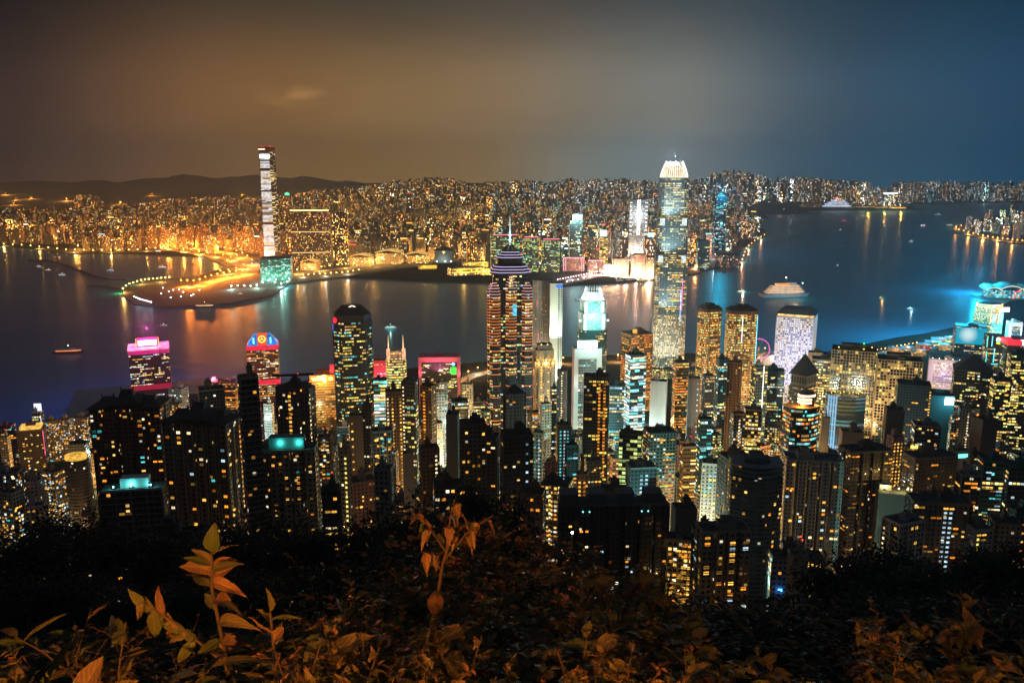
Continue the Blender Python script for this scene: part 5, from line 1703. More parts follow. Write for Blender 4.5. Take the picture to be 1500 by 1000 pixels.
# --- centre
T(737, 771, 566, 660, FLAT_DARK, 'dark ribbed tower with pointed top right in front of the neon-banded tower', AP, 'tower', 8, roof='pyramid', n=10, wall='dark', ribs=3.4, dr=.9)
T(816, 831, 543, 1010, FLAT_DARK, 'slim dark tower with one lit window column beside the white sign slab', SL, 'tower', -8, wall='dark', strips=((.5, 'white'),))
T(806, 821, 568, 1020, OFF_DARK, 'short dark office below the slim pale hotel slab', OT, 'office block', 10, n=14, pal=OFFICE, wall='dark')
T(789, 808, 592, 830, FLAT_PALE, 'white gabled slab lit from below near the beige deco tower', SL, 'tower', 20, n=14, wall='white')
T(855, 893, 553, 730, FLAT_DARK, 'half dark, half brown tower with amber window columns before the white sign slab', OT, 'tower', -6, n=40, wall='brown', cw=3.4, ww=2.6, strips=((.62, 'amber', 0, 1, 2, 1.6), (.82, 'amber', 0, 1, 2, 1.6)), pal=['warm', 'lime', 'warm', 'dim'])
r = T(910, 957, 490, 1350, OFF_AMBER, 'brown-topped office with pale striped flank left of the crowned skyscraper', OT, 'tower', 22, n=20, wall='brown', cw=5, ww=4.5, pal=['amber', 'warm'])
mb = MB(); mb.box(-8, -2, -4, 2, r[2], r[2] + 6, 0); mb.box(5, 9, -3, 3, r[2], r[2] + 5, 0); mb.build('roof_lit_plant', glow('plant_gold', (1, .5, .08), 1.0, noise=.8, nscale=.5), r[0])
T(916, 947, 520, 1030, OFF_BLUEW, 'blue-white banded office block with dark cap', OT, 'office block', 16, n=30, pal=['white', 'cool', 'cool'], cw=8, ww=7.6, wh=2.2, ch=4.2, wall='teal')
r = T(953, 978, 559, 970, BLANK['white'], 'white blank-walled tower at the foot of the crowned skyscraper', SL, 'tower', -14, wall='white')
flood(r[0], (0, -r[4] * 2.5, r[2] * .3), (0, 0, r[2] * .7), 60000, (1, .95, .85), 70)
T(893, 916, 565, 1070, OFF_TEAL, 'teal-roofed low office with yellow floors between the two crowned towers', OT, 'office block', -6, n=20, pal=['lime', 'teal', 'warm'], wall='teal')
T(704, 719, 602, 830, FLAT_LIT, 'slim lit flats at the left foot of the neon-banded tower', AP, 'tower', 6, n=22, wall='beige')
T(771, 790, 604, 900, FLAT_BUSY, 'narrow flats wedged below the beige deco tower', AP, 'tower', 4, n=28, wall='stone')
# --- right of the skyscraper
T(986, 1009, 530, 1120, OFF_AMBER, 'dark-topped orange-lit tower at the right foot of the crowned skyscraper', OT, 'tower', 8, n=22, pal=['amber', 'warm'], wall='dark')
T(1008, 1026, 554, 930, BLANK['grey'], 'blank grey slab in front of the rounded twin towers', SL, 'tower', -8, wall='grey', strips=((.8, 'cool', 0, 2),))
T(1029, 1047, 550, 1000, OFF_DARK, 'dark office with green window specks below the left rounded tower', OT, 'office block', 8, n=20, pal=OFFICE, wall='dark')
T(1049, 1069, 526, 1100, OFF_TEAL, 'dark teal office just below the joint of the rounded twin towers', OT, 'tower', 10, n=20, pal=['teal', 'cool', 'lime'], wall='teal')
T(1066, 1087, 531, 880, FLAT_BROWN, 'tall windowless brown slab in front of the right rounded tower', SL, 'tower', -22, wall='stone', n=0, ribs=3)
r = T(1101, 1125, 538, 990, OFF_GOLD, 'yellow-green lit office with a white light line up its corner', OT, 'office block', 12, n=24, pal=['lime', 'warm'], wall='stone')
mb = MB(); mb.box(r[3] * .1, r[3] * .14, -r[4] / 2 - 1, -r[4] / 2 - .4, 4, r[2] + 3, 0); mb.build('edge_light', glow('edge_white_line', (1, 1, .9), 2.0), r[0])
T(1122, 1149, 543, 1110, OFF_DARK, 'dark office with green-white floors left of the pyramid-roofed tower', OT, 'office block', -12, n=24, pal=['white', 'lime', 'teal'], wall='teal')
T(1022, 1045, 614, 720, OFF_TEAL, 'dark office striped with teal floors below the blank grey slab', OT, 'office block', 6, n=30, pal=['teal', 'cool', 'teal'], cw=4.5, ww=4.2, wh=1.5, wall='teal')
T(1070, 1092, 606, 740, FLAT_BUSY, 'beige flats with a lit stair column below the windowless brown slab', AP, 'apartment tower', 8, n=20, wall='stone', strips=((.5, 'white'),))
T(1091, 1116, 600, 760, OFF_GOLD, 'bright yellow office block before the green-lit one', OT, 'office block', -12, n=40, pal=['lime', 'warm', 'white'], wall='pale')
T(1190, 1226, 528, 1170, OFF_GOLD, 'glass office with a bright teal roof edge behind the pyramid-roofed tower', OT, 'tower', -18, n=30, pal=['warm', 'lime', 'warm'], wall='pale')
T(1184, 1206, 517, 1250, BLANK['pale'], 'pale plant-topped block just left of the cream grid block', OT, 'office block', -20, wall='pale')
T(1203, 1216, 612, 780, BLANK['beige'], 'orange-lit blank pier wall right of the ringed tower', SL, 'tower', -6, wall='beige')
lamp(bpy.data.objects[HK and [o.name for o in COL.objects if o.name.startswith('slab_tower')][-1]], (-12, -16, 60), 9000, (1, .5, .18), .6)
T(1230, 1264, 634, 740, BLANK['stone'], 'stone-walled low block under the curved glass building', 'low_block', 'office block', -10, wall='stone')
T(1315, 1362, 566, 880, FLAT_DARK, 'dark block with a lit right corner in front of the right cream grid block', OT, 'office block', -22, n=26, pal=['warm', 'dim', 'amber'], wall='dark', strips=((.98, 'warm', 1),))
T(1296, 1324, 600, 790, BLANK['dark'], 'blank dark slab at the foot of the right cream grid block', SL, 'tower', -12, wall='dark')
r = T(1357, 1397, 580, 930, BLANK['teal'], 'dark teal slab with a small dazzling white billboard at its top corner', SL, 'tower', -8, wall='teal', n=0)
mb = MB(); mb.box(r[3] * .08, r[3] * .44, -r[4] / 2 - .9, -r[4] / 2 - .2, r[2] - 9, r[2] - .5, 0); mb.build('billboard', glow('billboard_ice', (.8, 1, 1), 5, sample=True), r[0])
lamp(r[0], (r[3] * .26, -r[4] / 2 - 12, r[2] - 4), 26000, (.25, .85, 1), 1)
T(1400, 1454, 524, 1080, OFF_DARK, 'dark tower under a broad pyramid roof at the right', OT, 'tower', -24, roof='pyramid', n=46, pal=['warm', 'amber', 'lime', 'white'], wall='dark', dr=.8)
T(1453, 1481, 556, 1030, OFF_GOLD, 'dark tower speckled with big yellow windows right of the pyramid-roofed one', OT, 'tower', -12, n=40, pal=['lime', 'warm', 'lime'], cw=5, ww=4.4, wh=2.2, ch=3.9, wall='dark')
T(1478, 1512, 520, 1130, OFF_GOLD, 'green-yellow glass tower running off the right edge of the photo', OT, 'tower', -16, n=50, pal=['lime', 'lime', 'white', 'dim'], cw=4, ww=3.6, wh=2, ch=3.9, wall='teal')
T(1392, 1405, 609, 870, FLAT_LIT, 'very narrow lit flats beside the white-billboard slab', AP, 'tower', -6, n=26, wall='pale', bands=3)
T(1405, 1434, 599, 880, FLAT_PALE, 'pale slab pair with white and yellow stair columns under the broad pyramid roof', SL, 'tower', -18, wall='beige', strips=((.45, 'white'), (.9, 'amber', 0, 1, 2.2, 2)), dr=.6)
T(1426, 1460, 615, 810, BLANK['brown'], 'windowless brown slab with a blue-lit edge under the broad pyramid roof', SL, 'tower', 14, wall='brown')
r = T(1391, 1420, 660, 660, BLANK['stone'], 'beige blank-fronted building with a small teal sign near its roofline', OT, 'office block', 6, wall='stone', dr=.9)
mb = MB(); mb.box(-r[3] * .36, r[3] * .3, -r[4] / 2 - .4, -r[4] / 2 - .05, r[2] - 4.2, r[2] - 1.6, 0); mb.box(-r[3] * .36, r[3] * .15, -r[4] / 2 - .4, -r[4] / 2 - .05, r[2] - 4.8, r[2] - 4.2, 0); mb.build('sign', glow('sign_teal', (.2, 1, .85), 1.6, noise=.5, nscale=1.2), r[0])
mb = MB(); mb.box(r[3] * .05, r[3] * .25, -r[4] / 2 - .1, -r[4] / 2 + .3, r[2] - 17, r[2] - 8, 0); mb.build('recess', plain('recess_dark', (.01, .012, .014), .9), r[0])
flood(r[0], (0, -r[4] * 1.6, r[2] * .5), (0, 0, r[2] * .8), 5000, (1, .62, .35), 80)
T(1418, 1442, 666, 670, FLAT_DARK, 'dark flank block joined right of the teal-signed building', OT, 'office block', 8, n=8, pal=['lime', 'white'], wall='dark')
T(1300, 1324, 640, 700, FLAT_PINK, 'pink-grey slab with rows of white stair windows', SL, 'tower', 12, wall='pink', strips=((.2, 'warm'), (.5, 'warm'), (.8, 'warm')))
T(1336, 1377, 625, 790, OFF_DARK, 'dark stepped office with a blue-edged roof below the dark corner-lit block', OT, 'office block', -14, n=22, pal=['dim', 'warm', 'cool'], wall='grey')
r = T(1322, 1346, 655, 730, BLANK['dark'], 'low dark block with two orange roof floodlights', 'low_block', 'office block', 4, wall='dark')
for q in (-.22, .12):
    mb = MB(); mb.box(r[3] * q, r[3] * (q + .2), -r[4] / 2 - .8, -r[4] / 2, r[2] + .5, r[2] + 3, 0); mb.build('roof_floodlight', glow('flood_orange', (1, .5, .06), 4, sample=True), r[0])
lamp(r[0], (0, -r[4] * .7, r[2] + 1.5), 3500, (1, .5, .1), .5)
# --- near flats of the hillside, right
T(1066, 1150, 680, 500, FLAT_DARK, 'curved dark flats tower with stepped drum top and amber bay windows', AP, 'apartment tower', -6, plan='bow', roof='flat', n=60, bands=3, wall='grey', dr=.75, pal=['amber', 'warm', 'warm', 'lime', 'dim'], strips=((.35, 'warm', 0, 1, 3.2, 1.7),), stage=((.9, .75), (.96, .5)))
T(1018, 1100, 778, 400, FLAT_BEIGE, 'beige balconied flats in front of the curved dark flats tower', AP, 'apartment tower', 5, plan='notch', bays=4, n=44, bands=3, wall='beige', dr=.5, runs=2, pal=['amber', 'warm', 'warm', 'dim', 'cool'])
T(1146, 1234, 676, 590, FLAT_PALE, 'twin-winged flats with pale pipes and teal-lit stair lines', AP, 'apartment tower', -8, plan='notch', bays=5, notchd=3, n=60, wall='pale', dr=.5, ribs=8, strips=((.18, 'teal'), (.85, 'cool', 0, 1)), pal=['amber', 'warm', 'warm', 'white', 'cool'])
T(1230, 1306, 662, 610, FLAT_BROWN, 'dark winged flats dotted with orange windows right of the pale-piped flats', AP, 'apartment tower', 8, plan='notch', bays=4, notchd=3, n=58, wall='brown', dr=.55, strips=((.45, 'cool'),), pal=['amber', 'amber', 'warm', 'dim'])
r = T(1126, 1206, 818, 410, FLAT_GREY, 'low brown flats with a single bright blue lamp on its face', AP, 'apartment block', -4, n=14, wall='brown', dr=.4, cw=4, ww=3, wh=1.7, pal=['amber', 'warm'])
mb = MB(); mb.box(-r[3] * .36, -r[3] * .29, -r[4] / 2 - .5, -r[4] / 2, r[2] - 17.5, r[2] - 16.3, 0); mb.build('blue_lamp', glow('lamp_blue', (.05, .3, 1), 14, sample=True), r[0])
lamp(r[0], (-r[3] * .32, -r[4] / 2 - 2, r[2] - 17), 260, (.05, .3, 1), .3)
T(1154, 1184, 812, 392, BLANK['stone'], 'square beige stair tower rising from the low flats with the blue lamp', SL, 'tower', 4, wall='stone', dr=.9)
T(1294, 1352, 768, 450, FLAT_GREY, 'pale grey flats with white gable windows beside the lit terrace', AP, 'apartment block', 22, n=16, wall='pale', dr=.7, pal=['amber', 'warm'], strips=((.15, 'white', 1),))
T(1330, 1420, 738, 480, FLAT_BROWN, 'brown flats with a double column of white stair windows', AP, 'apartment tower', -8, n=30, wall='brown', dr=.45, strips=((.55, 'cool', 0, 1, 1.8, 1.3), (.64, 'cool', 0, 1, 1.8, 1.3)), pal=['amber', 'warm', 'dim'])
r = T(1284, 1336, 726, 590, BLANK['stone'], 'low stone podium with a floodlit yellow roof terrace', 'terrace_block', 'apartment block', -14, roof='none', wall='stone', dr=.6)
for q in (-.3, .1, .35):
    mb = MB(); mb.ball((r[3] * q, -r[4] * .1, r[2] + 2.5), .5, 0, 8); mb.build('terrace_lamp', glow('lamp_lemon', (1, .85, .3), 10, sample=True), r[0]); lamp(r[0], (r[3] * q, -r[4] * .15, r[2] + 4), 2600, (1, .82, .3), .4)
mb = MB(); mb.box(-r[3] * .45, -r[3] * .1, 0, r[4] * .4, r[2], r[2] + 4, 0); mb.build('terrace_house', MATS['wall_pale'], r[0])
T(1324, 1399, 671, 650, FLAT_BROWN, 'broad dark flats block left of the teal-signed building', AP, 'apartment block', 10, n=24, wall='brown', dr=.5, pal=['amber', 'warm', 'dim'])
T(1402, 1436, 696, 630, OFF_DARK, 'tiered block with amber ground floors below the teal-signed building', OT, 'office block', -8, n=20, pal=['amber', 'warm'], cw=5, ww=4.6, wall='grey')
T(1434, 1474, 676, 650, OFF_TEAL, 'slim office with blue-white floors right of the teal-signed building', OT, 'office block', -10, n=34, pal=['cool', 'white', 'teal', 'amber'], cw=4.5, ww=4.2, wall='teal')
T(1472, 1512, 683, 640, OFF_DARK, 'dark wide block at the right edge with a few teal windows', OT, 'office block', -10, n=14, pal=['teal', 'dim'], wall='teal')
T(1418, 1452, 775, 470, FLAT_GREY, 'grey flats with a lit stair column among the trees at the right', AP, 'apartment tower', 8, n=16, wall='grey', strips=((.15, 'lime'),), pal=['amber', 'warm', 'dim'])
T(1450, 1494, 768, 480, FLAT_BROWN, 'brown blank-flanked flats nearest the right edge', AP, 'apartment tower', -10, n=8, wall='brown', pal=['amber', 'dim'])
T(1476, 1512, 748, 540, FLAT_DARK, 'dark flats with red-orange shop glow cut by the right edge', AP, 'apartment tower', 6, n=26, wall='dark', pal=['amber', 'amber', 'warm'])
# --- near flats, centre
T(732, 781, 638, 520, FLAT_DARK, 'wide unlit tower with white stair dots before the dark ribbed tower', AP, 'apartment tower', 8, n=14, wall='dark', strips=((.8, 'cool', 0, 2),), pal=['dim', 'warm', 'teal'])
T(779, 798, 634, 660, FLAT_BEIGE, 'slim amber-flanked slab below the white gabled slab', SL, 'tower', -18, wall='beige', strips=((.7, 'cool'), (.3, 'teal', 0, 2)))
T(796, 819, 674, 600, FLAT_PINK, 'pinkish stepped flats right of the slim amber-flanked slab', AP, 'apartment tower', 10, n=12, wall='pink', stage=((.85, .7),))
T(814, 836, 622, 720, FLAT_DARK, 'dark slab dotted with teal stair windows below the white sign slab', SL, 'tower', 6, wall='teal', n=8, pal=['teal'], strips=((.25, 'teal'), (.55, 'cool'), (.8, 'teal')))
T(828, 847, 652, 590, FLAT_DARK, 'dark flats with blue-white bay windows behind the roof with teal lamps', AP, 'apartment tower', 8, n=24, pal=['cool', 'teal', 'amber'], wall='teal', cw=4, ww=3.4)
T(844, 862, 694, 560, FLAT_PINK, 'small pinkish slab with two window columns behind the roof with teal lamps', SL, 'tower', -6, wall='pink', strips=((.3, 'warm'), (.7, 'amber')))
T(880, 919, 720, 500, FLAT_BROWN, 'squat brown block with two white stair columns', AP, 'apartment block', -4, n=4, wall='brown', strips=((.35, 'white', 0, 1, 2, 1.6), (.55, 'white', 0, 1, 2, 1.6)))
T(907, 943, 636, 750, GREENOFF, 'office block with a bright yellow-green slanted glass front', OT, 'office block', -14, wall='dark', dr=.6)
T(916, 962, 685, 590, FLAT_DARK, 'dark slab with two columns of white stair windows', SL, 'tower', 6, wall='grey', strips=((.42, 'cool', 0, 1, 2, 1.5), (.62, 'cool', 0, 1, 2, 1.5)))
T(942, 991, 634, 680, FLAT_BUSY, 'broad amber and teal office with ragged lit floors below the white blank-walled tower', OT, 'office block', 10, n=60, pal=['amber', 'warm', 'teal', 'lime'], cw=4, ww=3.6, wh=1.6, wall='dark')
T(997, 1022, 654, 730, OFF_AMBER, 'orange-banded narrow office over a glowing street', OT, 'office block', 6, n=26, pal=['amber', 'white', 'warm'], cw=6, ww=5.6, wall='pink')
r = T(1028, 1060, 680, 620, FLAT_PALE, 'teal-washed balconied flats left of the dark unlit flats', AP, 'apartment tower', -12, n=30, pal=['teal', 'cool', 'lime'], bands=3, wall='pale')
flood(r[0], (r[3] * 1.2, -r[4] * 1.5, 20), (0, 0, r[2] * .6), 9000, (.1, .9, .75), 80)
T(1052, 1102, 672, 570, FLAT_DARK, 'dark unlit flats with one amber stair column', AP, 'apartment tower', 10, n=8, wall='brown', strips=((.75, 'amber', 0, 2),))
r = T(978, 1019, 792, 440, FLAT_LIT, 'yellow-lit cream flats with deep balconies at the end of the dark roof block', AP, 'apartment tower', -12, n=50, pal=['warm', 'warm', 'amber'], bands=3, wall='beige', dr=.7)
flood(r[0], (0, -r[4] * 2.2, r[2] * .3), (0, 0, r[2] * .6), 5000, (1, .7, .2), 80)
T(983, 1021, 745, 480, BLANK['dark'], 'dark flat-roofed block above the yellow-lit cream flats', 'low_block', 'apartment block', 4, wall='dark')
T(1013, 1052, 782, 430, FLAT_DARK, 'dark block between cream flats and beige balconied flats', AP, 'apartment block', -8, n=8, wall='dark')
r = T(816, 981, 742, 450, FLAT_DARK, 'long dark slab block with small teal lamps on its rooftop huts', AP, 'apartment block', 2, plan='notch', bays=7, notchd=2.4, n=30, cw=3.1, ww=1.7, wh=1.4, wall='dark', dr=.26, pal=['warm', 'white', 'teal', 'amber', 'cool'], roof='none')
mb = MB()
for q in (-.42, -.16, .1, .36): mb.box(r[3] * q - 5, r[3] * q + 5, -r[4] * .3, r[4] * .35, r[2], r[2] + 6, 0)
mb.box(-r[3] / 2, r[3] / 2, -r[4] / 2, -r[4] / 2 + .3, r[2], r[2] + 1.2, 0)
mb.build('stair_huts', plain('hut_mat', (.13, .13, .125), .8), r[0])
for q in (-.30, -.24, .24, .30):
    mb = MB(); mb.ball((r[3] * q, -r[4] * .5 - .5, r[2] - 3), .38, 0, 6); mb.build('roof_lamp', glow('lamp_aqua', (.2, 1, .85), 5), r[0])
T(757, 800, 724, 480, FLAT_BROWN, 'low flats with an orange-lit forecourt left of the long dark slab block', AP, 'apartment block', -12, n=14, wall='brown', pal=['amber'])
# the starry white lamp on the hillside
q = P(838, 778, 330)
r = empty('street_lamp', (q.x, q.y, ground(q.x, q.y)), 0, 'single blazing white hillside lamp in front of the long dark slab block', 'lamp')
hh = q.z - ground(q.x, q.y)
mb = MB(); mb.tube([(0, 0, 0), (0, 0, hh)], .12, 6, 0, .08); mb.tube([(0, 0, hh), (0, -1.2, hh + .3)], .07, 5); mb.build('pole', STEEL, r)
mb = MB(); mb.ball((0, -1.3, hh + .1), .5, 0, 10); mb.build('lamp_head', glow('lamp_star', (1, .78, .55), 30, sample=True), r)
lamp(r, (0, -2.2, hh), 700, (1, .75, .5), .3)
q = P(245, 838, 210)
T(188, 306, 800, 270, BLANK['dark'], 'unlit dark house with stepped roof among the trees at lower left', 'hillside_house', 'house', 8, wall='dark', dr=.6, n=3, pal=['amber', 'dim'])

# ------------------------------------------------------------------ smaller blocks that fill the streets between
FORMS = [('plain', 'flat-roofed'), ('ledged', 'balconied'), ('finned', 'ribbed')]
TONES = dict(beige='beige', grey='grey', brown='brown', pale='pale', stone='stone-coloured', dark='dark', pink='pinkish', teal='teal-dark')


def filler():
    rng = random.Random(77)
    made = 0
    cand = []
    for y in range(430, 1330, 18):
        half = y * .62
        x = -half
        while x < half:
            cand.append((x + rng.uniform(-10, 10), y + rng.uniform(-9, 9)))
            x += 20
    rng.shuffle(cand)
    cnt = {}
    for x, y in cand:
        if y > interp(SHORE, x) - 70: continue
        w = rng.uniform(12, 22); d = w * rng.uniform(.6, .95); r = math.hypot(w, d) / 2
        if any(math.hypot(x - a, y - b) < (r + c) * .8 for a, b, c, _ in HK): continue
        g = ground(x, y)
        h = rng.uniform(30, 85) if y < 700 else rng.uniform(25, 85)
        # keep what the photograph shows behind it in view
        top = Vector((x, y - d / 2, g + h))
        u, v = proj(top)
        lo = 618 + max(0, (700 - y)) * .22 + rng.uniform(0, 40)
        if y < 620: lo = max(lo, 700)
        if v < lo:
            zt = P(u, lo, y).z; h = zt - g
            if h < 14: continue
            u, v = proj((x, y, g + h))
        du = w / px_m(u, v, y) / 2
        bad = False
        for a, b, c, bb in HK:
            if bb and bb[3] > y + 10 and not (u + du < bb[0] + 2 or u - du > bb[1] - 2):
                if v < bb[2] + (bb[3] / y) * 14 + 22: bad = True; break
        if bad: continue
        if u < -30 or u > 1530 or v > 1000: continue
        if y < 520 and (u < 480 or u > 1100) and v > 760: continue
        z0 = min(g, ground(x, y - d), ground(x, y + d)) - 2
        wall = rng.choice(['beige', 'grey', 'brown', 'pale', 'stone', 'dark', 'pink', 'teal'])
        if y > 850: st = rng.choice([OFF_GOLD, OFF_GOLD, FLAT_BUSY, FLAT_LIT, OFF_TEAL, OFF_WHITE, FLAT_LIT, OFF_AMBER])
        else: st = rng.choice([FLAT_LIT, FLAT_BUSY, FLAT_BEIGE, FLAT_GREY, FLAT_BROWN, FLAT_PALE, FLAT_PINK, FLAT_DARK, FLAT_BUSY])
        form = rng.choice(FORMS)
        near = min((q for q in NAMED if abs(q[0] - u) < 400), key=lambda q: abs(q[0] - u) + abs(q[1] - v) * .7)
        side = 'left of' if u < near[0] - 8 else 'right of' if u > near[0] + 8 else 'in line with'
        lev = 'below' if v > near[1] else 'beyond'
        key = (TONES[wall], form[1], near[2], side)
        cnt[key] = cnt.get(key, 0) + 1
        k = cnt[key]
        label = f"small {TONES[wall]} {form[1]} block {side} {near[2]}" + ('' if k == 1 else f", {['', '', 'second', 'third', 'fourth', 'fifth', 'sixth', 'seventh', 'eighth'][min(k, 8)]} nearest")
        root = empty('street_block', (x, y, z0), R(rng.uniform(-25, 25)), label, 'building', 'small blocks filling the streets of the near shore')
        hb = g + h - z0
        poly = rect(w, d) if form[0] != 'ledged' else notch(w, d, 3, 1.6)
        mb = MB(); mb.prism(poly, 0, hb, 0, 1, ztop=hb); mb.build('body', [st, ROOF], root)
        wm = MATS['wall_' + wall]
        if form[0] == 'ledged':
            mb = MB(); z = hb - 3
            pp = scale_poly(poly, 1 + .8 / w, 1 + .8 / d)
            while z > max(2, hb - 60): mb.prism(pp, z - .3, z + .15, 0, 0, bottom=True); z -= 3
            mb.build('floor_ledges', wm, root)
        elif form[0] == 'finned':
            mb = MB()
            for a, t, nn, l in edges_facing(root.location, root.rotation_euler.z, poly, .02):
                for j in range(int(l // 4) + 1):
                    q = (a[0] + t[0] * min(l - .3, j * 4 + .3), a[1] + t[1] * min(l - .3, j * 4 + .3))
                    mb.prism([(q[0] + t[0] * c + nn[0] * f, q[1] + t[1] * c + nn[1] * f) for c, f in ((-.25, .5), (.25, .5), (.25, 0), (-.25, 0))], 0, hb - .1, 0, 0)
            mb.build('fins', wm, root)
        roof_kit(root, w * .99, d * .99, hb, rng, wm)
        lit_rooms(root, root.rotation_euler.z, poly, max(2, hb - 60), hb - 1, rng.randint(8, 26), FLATS if y < 850 else OFFICE, 3.2, 3.1, 2.1, 1.5, rng, 2, 2)
        HK.append((x, y, r, None))
        made += 1
        if made > 210: break
    return made


NAMED = [(45, 650, 'the amber-roofed tower at the left edge'), (110, 690, 'the round amber-topped flats'), (188, 640, 'the first tiled-roof block'), (295, 660, 'the rib-fronted tiled-roof block'), (363, 620, 'the slim dark tower'),
         (435, 600, 'the dark cross-plan tower'), (420, 700, 'the balconied flats with teal railings'), (515, 560, 'the gabled dark tower'), (580, 580, 'the twin-spired tower'), (627, 620, 'the slab with amber stair column'),
         (663, 660, 'the blank beige slab flank'), (747, 620, 'the neon-banded tower'), (797, 600, 'the beige deco tower'), (860, 600, 'the white sign slab'), (930, 600, 'the blue-white banded office'), (965, 600, 'the white blank-walled tower'),
         (1010, 690, 'the orange-banded office'), (1045, 720, 'the teal-washed flats'), (1080, 600, 'the windowless brown slab'), (1105, 760, 'the curved dark flats'), (1178, 620, 'the ringed tower'), (1190, 740, 'the pale-piped flats'), (1268, 740, 'the orange-dotted winged flats'),
         (1240, 620, 'the curved glass building'), (1320, 640, 'the right cream grid block'), (1312, 690, 'the pink-grey slab'), (1376, 640, 'the white-billboard slab'), (1375, 780, 'the brown flats with double stair column'), (1405, 700, 'the teal-signed building'), (1440, 650, 'the windowless brown slab under the pyramid roof'),
         (1465, 620, 'the yellow-windowed tower'), (900, 790, 'the long dark slab block'), (925, 690, 'the yellow-green glass front'), (700, 700, 'the wide unlit tower'), (560, 680, 'the pale ribbed flats')]
N_FILL = filler()
print('filler', N_FILL)

# ------------------------------------------------------------------ streets of the near shore
ASPHALT = plain('asphalt_mat', (.05, .05, .052), .8, noise=.3, scale=.3)
HK_LAMP = glow('lamp_sodium', (1, .42, .07), 25, sample=True)
_lampmesh = {}


def street_lamp(p, h, r, mat, label, group, power=0, col=(1, .5, .12), name='street_lamp'):
    key = (h, r, mat.name)
    if key not in _lampmesh:
        mb = MB(); mb.tube([(0, 0, 0), (0, 0, h)], .2 if r > 1 else .12, 5, 0, .1); mb.tube([(0, 0, h), (0, -r * 1.2, h + r * .3)], .12, 5, 0)
        mb.ball((0, -r * 1.3, h), r, 1, 6, .7)
        _lampmesh[key] = mb.mesh('street_lamp', [STEEL, mat])
    o = link(name, _lampmesh[key])
    o.location = p
    tag(o, label, 'street lamp', group)
    if power: lamp(o, (0, -r * 1.3 - 1.5, h - r * 2), power, col, .8)
    return o


def street_lights():
    rng = random.Random(31)
    n = 0
    spots = [(690, 575, 1300), (700, 600, 1000), (600, 640, 900), (480, 640, 1000), (395, 660, 1000), (830, 610, 1150), (905, 575, 1250), (940, 580, 1230), (1000, 590, 1000), (1010, 640, 800), (1095, 560, 1230), (1130, 575, 1150), (1080, 575, 1150),
             (1240, 650, 900), (1200, 650, 850), (1285, 655, 880), (1350, 560, 1350), (1310, 550, 1400), (1400, 560, 1400), (1460, 590, 1250), (1430, 560, 1350), (870, 620, 1050), (770, 640, 850), (640, 640, 850), (556, 640, 850), (110, 690, 900), (60, 700, 800), (20, 700, 900),
             (1000, 740, 560), (1015, 720, 600), (930, 640, 900), (960, 620, 950), (1060, 650, 780), (1140, 640, 850), (700, 680, 700), (660, 640, 900), (820, 650, 800), (1340, 600, 1100), (1490, 600, 1300), (300, 640, 1100), (450, 600, 1150), (1120, 520, 1600), (1110, 530, 1500), (950, 550, 1500)]
    for u, v, y in spots:
        x = (u - 750) / F_PX * y * .985
        if y > interp(SHORE, x) - 30: y = interp(SHORE, x) - 50
        # move off buildings
        for k in range(40):
            xx, yy = x + rng.uniform(-1, 1) * k * 1.5, y + rng.uniform(-1, 1) * k * 1.5
            if all(math.hypot(xx - a, yy - b) > c * .8 + 4 for a, b, c, _ in HK): break
        g = ground(xx, yy)
        street_lamp((xx, yy, g), 12, .7, HK_LAMP, 'tall orange street lamp standing in a canyon between near-shore towers', 'orange street lamps between the near towers', rng.uniform(170000, 400000), rng.choice([(.3, 1, .9), (.6, 1, .95), (1, .62, .22), (1, .5, .14)] if 800 < u < 1060 or u > 1330 else [(1, .5, .14), (1, .62, .22), (1, .42, .1), (.7, 1, .9)]))  # teal lamps among these are added to tint the streets
        n += 1
    # street lamps added uphill of the nearer towers to light their fronts
    for u0, u1, x, y, Y, w, d, nm in FRONT_LAMPS:
        if Y < 380: continue
        k = (Y - 17) / y
        xx, yy = x * k + rng.uniform(-.4, .4) * w, Y - rng.uniform(15, 24)
        if any(math.hypot(xx - a, yy - b) < c * .85 for a, b, c, _ in HK): continue
        if nm != 'slab_tower' and rng.random() < .25: continue
        street_lamp((xx, yy, ground(xx, yy)), 11, .45, HK_LAMP, 'orange street lamp on a hillside road at the foot of a near tower', 'lamps of the hillside roads', rng.uniform(2800, 9000) * (.25 if Y < 470 else 1.15 if nm == 'slab_tower' else 1), rng.choice([(1, .5, .16), (1, .58, .25), (1, .45, .12), (.8, 1, .8)]))


street_lights()
WATERFRONT = [(672, 560), (700, 548), (740, 540), (800, 531), (850, 536), (905, 529), (950, 541), (1000, 536), (1060, 528), (1120, 519), (1150, 517)]
_pts = [sea(u, v, 4.5) for u, v in WATERFRONT]
ribbon('waterfront_road', _pts, 26, .8, ASPHALT)
_k = 0
for _a, _b in zip(_pts, _pts[1:]):
    for _t in (0, .5):
        _p = _a.lerp(_b, _t); _k += 1
        if all(math.hypot(_p.x - a, _p.y - b) > c * .7 for a, b, c, _ in HK):
            street_lamp((_p.x, _p.y, 5), 14, 1.0, HK_LAMP, 'orange lamp on the near waterfront road seen between the towers', 'lamps of the near waterfront road', 90000, (1, .42, .09) if _k % 3 else (1, .8, .5))
